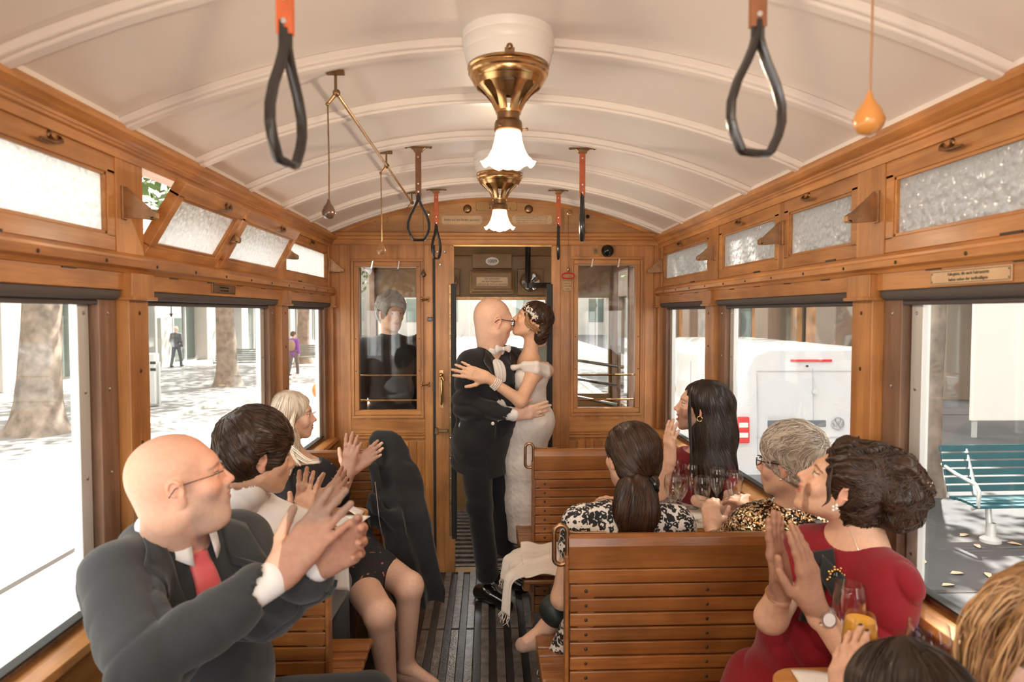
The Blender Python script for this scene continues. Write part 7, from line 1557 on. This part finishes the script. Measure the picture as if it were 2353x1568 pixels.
# ================================================================ 10, 11  heads at the bottom right
def dark_head():
    t = person('dark haired person at the bottom edge, dark nails around the juice glass', (.58, 1.0, .455))
    R = rotm((.12, 1, -.05)); T = at(2088, 1668, 1.0); hd = Head(T, R, 1.0, skin=(0.67, 0.396, 0.281), female=True, eyes=False)
    pel = npv(.58, .98, .54); nb = hd.w((0, -.045, -.15)); sd = SD(); hd.add(sd); sd.cap(hd.w((0, -.03, -.06)), nb, .048, .055, k=.03); torso(sd, pel, nb, (1, 0, 0), (.14, .12, .13), (.10, .09, .09)); sL = nb+npv(-.15, 0, -.05); sR = nb+npv(.15, 0, -.05)
    wL = at(1938, 1640, 1.30); sp = list(hd.spots); arm(sd, sL, npv(.42, 1.12, .78), wL); arm(sd, sR, npv(.80, 1.15, .75), npv(.78, 1.3, .85)); f = at(1946, 1505, 1.345)-wL
    hand(sd, wL, f, (.85, .6, 0), -1, curl=(.12, .18, .22, .3), thumb=.9, sc=.92, nails=(.03, .012, .015), spots=sp)
    sculpt('body', sd, M['skin'], t, .009, [hd.fine(.005), hbox(wL, f, .92, .003)], paint(hd.skin, sp))
    dr = SD(); torso(dr, pel, nb, (1, 0, 0), (.16, .15, .15), (.11, .11, .105), .01); dr.cap(sL, sR, .055, k=.04); arm(dr, sL, npv(.42, 1.12, .78), wL, (.06, .05, .05, .04), upto=.6); arm(dr, sR, npv(.80, 1.15, .75), npv(.78, 1.3, .85), (.06, .05, .05, .04), upto=.6); dr.cap(pel, npv(.58, 1.32, .56), .14, .11, k=.05); sculpt('top', dr, CM['black'], t, .01)
    g = SD(); g.ell(hd.w((0, -.015, .040)), (.092, .108, .092), R, k=.02); g.ell(hd.w((0, -.05, -.04)), (.088, .065, .10), R, k=.03); g.ell(hd.w((0, .125, -.02)), (.09, .08, .09), R, k=.01, op='s'); g.disp = lambda P: .002*fnoise(P, 90, 2)
    hair('hair', g, H_dark, t, lambda P, u: np.stack([(P-T)[:, 0]*6, -.4+0*P[:, 0], -.8+0*P[:, 0]], 1), n=1500, steps=13, ds=.011, r=.0013, seed=11, jit=.06)
dark_head()
def honey_head():
    t = person('honey blond woman at the right edge of the picture, mostly cut off', (.84, .98, .455))
    R = rotm((-.8, .6, -.1)); T = at(2420, 1500, .98); hd = Head(T, R, 1.0, skin=(0.72, 0.444, 0.317), female=True, smile=.5)
    pel = npv(.84, .98, .54); nb = hd.w((0, -.045, -.16)); sL = nb+npv(-.13, -.04, -.05); sR = nb+npv(.13, .04, -.05); sd = SD(); hd.add(sd); sd.cap(hd.w((0, -.03, -.06)), nb, .048, .055, k=.03); torso(sd, pel, nb, (1, .3, 0), (.13, .12, .13), (.10, .09, .09)); arm(sd, sL, npv(.70, 1.08, .80), npv(.74, 1.25, .86)); arm(sd, sR, npv(.95, 1.08, .80), npv(.90, 1.25, .86)); sp = list(hd.spots)
    for w_, s_ in ((npv(.74, 1.25, .86), 1), (npv(.90, 1.25, .86), -1)): hand(sd, w_, (0, 1, -.1), (0, 0, -1), -s_, sc=.92, spots=sp)
    sculpt('body', sd, M['skin'], t, .009, [hd.fine(.0035)], paint(hd.skin, sp))
    dr = SD(); torso(dr, pel, nb, (1, .3, 0), (.15, .14, .15), (.11, .11, .105), .01); dr.cap(sL, sR, .055, k=.04); arm(dr, sL, npv(.70, 1.08, .80), npv(.74, 1.25, .86), (.06, .05, .05, .04), upto=.6); arm(dr, sR, npv(.95, 1.08, .80), npv(.90, 1.25, .86), (.06, .05, .05, .04), upto=.6); dr.cap(pel, npv(.84, 1.30, .56), .13, .11, k=.05); sculpt('top', dr, CM['purple'], t, .01)
    g = SD(); g.ell(hd.w((0, -.018, .042)), (.094, .110, .094), R, k=.02); g.ell(hd.w((0, -.055, -.03)), (.088, .066, .11), R, k=.03); g.ell(hd.w((0, .122, -.016)), (.085, .078, .09), R, k=.01, op='s'); g.chain([hd.w((-.05, -.04, -.04)), nb+npv(-.10, -.04, -.02), nb+npv(-.10, -.02, -.15)], [.05, .05, .03], k=.04); g.disp = lambda P: .004*fnoise(P*np.array((1, 1, .3)), 90, 2)
    hair('hair', g, H_honey, t, lambda P, u: np.tile(npv(-.1, 0, -1.), (len(P), 1))+((P-T)*np.array((6, 2, 0))), n=1200, steps=14, ds=.013, r=.0015, seed=12)
    long_locks(hd, H_honey, t, [[at(2340, 1340, .95), at(2280, 1385, .96), at(2235, 1460, .97), at(2222, 1560, .98), at(2215, 1640, 1.0)], [at(2350, 1360, .95), at(2290, 1370, .96), at(2240, 1430, .96), at(2245, 1490, .97)], [at(2353, 1420, .93), at(2325, 1480, .94), at(2290, 1560, .95), at(2280, 1640, .95)]], 150, .0016, .010, name='loose_lock')
honey_head()
# ================================================================ coat, shawl, bag
def black_coat():
    t = thing('black_coat', 'black coat hung over the aisle corner of the far left bench, reaching the floor', 'coat', (-.45, 3.25, .40))
    g = SD(); F_ = ((.45, 1, 0), .45)
    g.chain([at(868, 1012, 3.40), at(900, 1040, 3.36), at(918, 1120, 3.28), at(940, 1220, 3.20), at(965, 1350, 3.12)], [.035, .07, .10, .105, .115], k=.05, flat=F_)
    g.chain([at(880, 1030, 3.36), at(872, 1100, 3.28), at(880, 1180, 3.22), at(915, 1290, 3.14), at(938, 1365, 3.08)], [.03, .045, .06, .07, .07], k=.05, flat=F_)
    g.chain([at(905, 1035, 3.34), at(935, 1085, 3.26), at(945, 1110, 3.25)], [.045, .045, .040], k=.012, flat=F_)
    g.chain([at(862, 1150, 3.18), at(900, 1200, 3.16)], [.03, .05], k=.02, flat=F_)
    g.plane(at(960, 1392, 3.1), (0.15, 0, -1), k=.004)
    g.disp = lambda P: .020*(np.abs(np.sin((P@npv(1, .5, 0))*26+2.2*fnoise(P, 4, 3)+P[:, 2]*2.5))-.5)*np.clip((1.08-P[:, 2])/.45, .2, 1)+.006*fnoise(P, 16, 4)+.002*fnoise(P, 60, 6)
    sculpt('cloth', g, CM['black'], t, .007)
    c = SD(); c.chain([at(866, 1020, 3.30), at(858, 1075, 3.22), at(866, 1120, 3.18)], [.022, .026, .018], k=.02, flat=((.3, 1, 0), .4)); sculpt('collar', c, CM['black'], t, .005)
    mb = MB().tube([at(862, 1108, 3.12), at(872, 1200, 3.08), at(893, 1300, 3.00)], .0025, 6); wmb(mb, 'zip', CM['silver'], t)
black_coat()
def shawl():
    t = thing('cream_shawl', 'cream fringed shawl draped over the aisle end of the far right bench', 'shawl', (.1, 3.2, .46))
    nu, nv = 60, 46; vs = []
    x1, x0 = .36, .105
    for i in range(nu):
        u = i/(nu-1)
        for j in range(nv):
            v = j/(nv-1); y = 3.02+.36*v
            s_ = u*.43; wv = .010*math.sin(11*v+3*u)+.007*math.sin(23*v+7*u)
            if s_ < x1-x0: x = x1-s_; z = .470+.022*math.sin(PI*v)*(1-u)+max(0, wv)*.9+.006*math.sin(20*u+4*v)+.03*(v > .75)*(v-.75)*4
            else:
                q = s_-(x1-x0); b = min(1, q/.05); x = x0-.055*math.sin(b*PI/2)-q*.10+wv*1.4; z = .470+max(0, wv)*.9*(1-b)-(q*(.9 if v < .55 else .55))*b+.02*(1-b)*0
                y -= q*.25*(1-v)
            vs.append((x, y, z))
    f = [(i*nv+j, (i+1)*nv+j, (i+1)*nv+j+1, i*nv+j+1) for i in range(nu-1) for j in range(nv-1)]
    o = wmb(MB().add(vs, f), 'cloth', CM['cream'], t, smooth=True); md = o.modifiers.new('thickness', 'SOLIDIFY'); md.thickness = .006; md.offset = 1
    mb = MB(); rs = np.random.RandomState(2)
    for j in range(0, nv):
        p = np.array(vs[(nu-1)*nv+j]); mb.tube([p, p+npv(rs.normal()*.006-.004, rs.normal()*.005, -.02), p+npv(rs.normal()*.010-.008, rs.normal()*.008, -.045)], [.0022, .0018, .001], 5)
    o = wmb(mb, 'fringe', CM['cream'], t); o['kind'] = 'stuff'
shawl()
t = thing('handbag', 'small dark green bag beside the arm of the ponytail woman at the bench end', 'bag', (.13, 2.52, .455))
g = SD(); c_ = at(1272, 1398, 2.50); g.ell(c_, (.055, .05, .052), k=.02); g.ell(c_+npv(.02, .0, -.03), (.05, .05, .04), k=.03); g.disp = lambda P: .004*fnoise(P, 60, 3); sculpt('pouch', g, mat('dark_green_leather', (.018, .026, .022), .45), t, .005)
# ================================================================ people on the platform and in the street
def stander(label, base, h, face, coat, legs, hairm, skin=(.72, .46, .34), yaw=0, arms=((.20, .02), (-.20, .02)), step=.10, bald=False, hh=.012, extra=None, upper_only=False, thick=.02, hd_sc=None, eyes=False):
    t = person(label, base); b = np.array(base, float); k = h/1.75; f = unit(npv(math.cos(yaw), math.sin(yaw), 0)); r = unit(np.cross(f, UP)); L = lambda x, y, z: b+r*x*k+f*y*k+UP*z*k
    T = L(0, .03, 1.63); hd = Head(T, rotm(face), (hd_sc or k), skin=skin, eyes=eyes, brows=(.3, .27, .25) if eyes else None); sd = SD(); hd.add(sd); sd.cap(hd.w((0, -.03, -.06)), L(0, 0, 1.45), .055*k, k=.03); pel = L(0, 0, .95); nb = L(0, 0, 1.44)
    torso(sd, pel, nb, r, (.13*k, .12*k, .13*k), (.09*k, .09*k, .09*k)); A = []
    for s_, (ax, ay) in zip((1, -1), arms):
        sh_, e_, w_ = L(s_*.18, 0, 1.40), L(s_*.22, ay*.5-.02, 1.13), L(s_*.21+ax*.1*s_, ay+.03, .88); A.append((sh_, e_, w_)); arm(sd, sh_, e_, w_, (.045*k, .038*k, .036*k, .028*k)); sd.cap(w_, w_+unit(w_-e_)*.09*k, .035*k, .02*k, k=.02, flat=(r, .5))
    K = []
    for s_ in (1, -1):
        kn, an = L(s_*.10, s_*step*.8+.03, .50), L(s_*.10, s_*step*1.6-.02, .09); K.append((L(s_*.09, 0, .92), kn, an)); leg(sd, K[-1][0], kn, an, (.08*k, .06*k, .05*k, .04*k))
    sculpt('body', sd, M['skin'], t, hh, (), paint(hd.skin, hd.spots))
    jk = SD(); torso(jk, L(0, 0, .90), nb, r, (.165*k, .15*k, .165*k), (.115*k, .12*k, .115*k), .01); [jk.cap(a[0], nb, .06*k, k=.05) for a in A]; [arm(jk, *a, (.066*k, .056*k, .054*k, .045*k), .004, upto=.9) for a in A]
    jk.disp = lambda P: .003*fnoise(P, 25, 1); sculpt('jacket', jk, coat, t, hh)
    tr = SD(); tr.ell(pel, (.16*k, .125*k, .12*k), k=.05); [leg(tr, *q, (.092*k, .072*k, .066*k, .06*k)) for q in K]; sculpt('trousers', tr, legs, t, hh)
    for q in K:
        s_ = SD(); a = q[2]-UP*.05*k; s_.cap(a-f*.03, a+f*.14*k, .045*k, .035*k, k=.02); s_.plane(npv(0, 0, b[2]+.003), (0, 0, -1)); sculpt('shoe', s_, CM['shoe'], t, hh)
    if not bald: short_hair(hd, hairm, t, thick, n=250, seed=21, nape=-.06)
    return t, hd
M['lightgrey'] = mat('light_grey_shirt', (.55, .58, .57), .8)
stander('grey haired man in a dark jacket behind the left bulkhead pane', (-.74, 4.80, -.02), 1.80, (.5, -.86, -.05), CM['black'], CM['trousers'], H_salt, yaw=-1.1, hh=.008, thick=.034, eyes=True)
stander('dark haired person in a light shirt behind the left bulkhead pane', (-.56, 5.0, -.02), 1.50, (-.8, .5, -.1), M['lightgrey'], CM['trousers'], H_dark, yaw=2.3, hh=.009)
stander('tram driver in a grey green shirt standing behind the bride', (.33, 5.20, -.02), 1.68, (.1, 1, 0), CM['mint'], CM['trousers'], H_brown, yaw=1.5, hh=.009)
stander('bald man in a grey suit walking away along the left pavement', (-14.0, 31.0, GZ), 1.82, (.1, 1, 0), CM['greysuit'], CM['greysuit'], None, yaw=1.5, step=.14, bald=True, hh=.02)
tw, hw_ = stander('pedestrian with a purple top and brown bag outside the far left window', (-7.55, 26.5, GZ), 1.70, (.5, .8, 0), CM['purple'], CM['greysuit'], H_brown, yaw=1.2, step=.1, hh=.02)
MB().ball((-.02, -.20, 1.18), (.16, .10, .22), 14, 10).obj('backpack', mat('brown_bag', (.30, .20, .14), .8), tw, smooth=True)
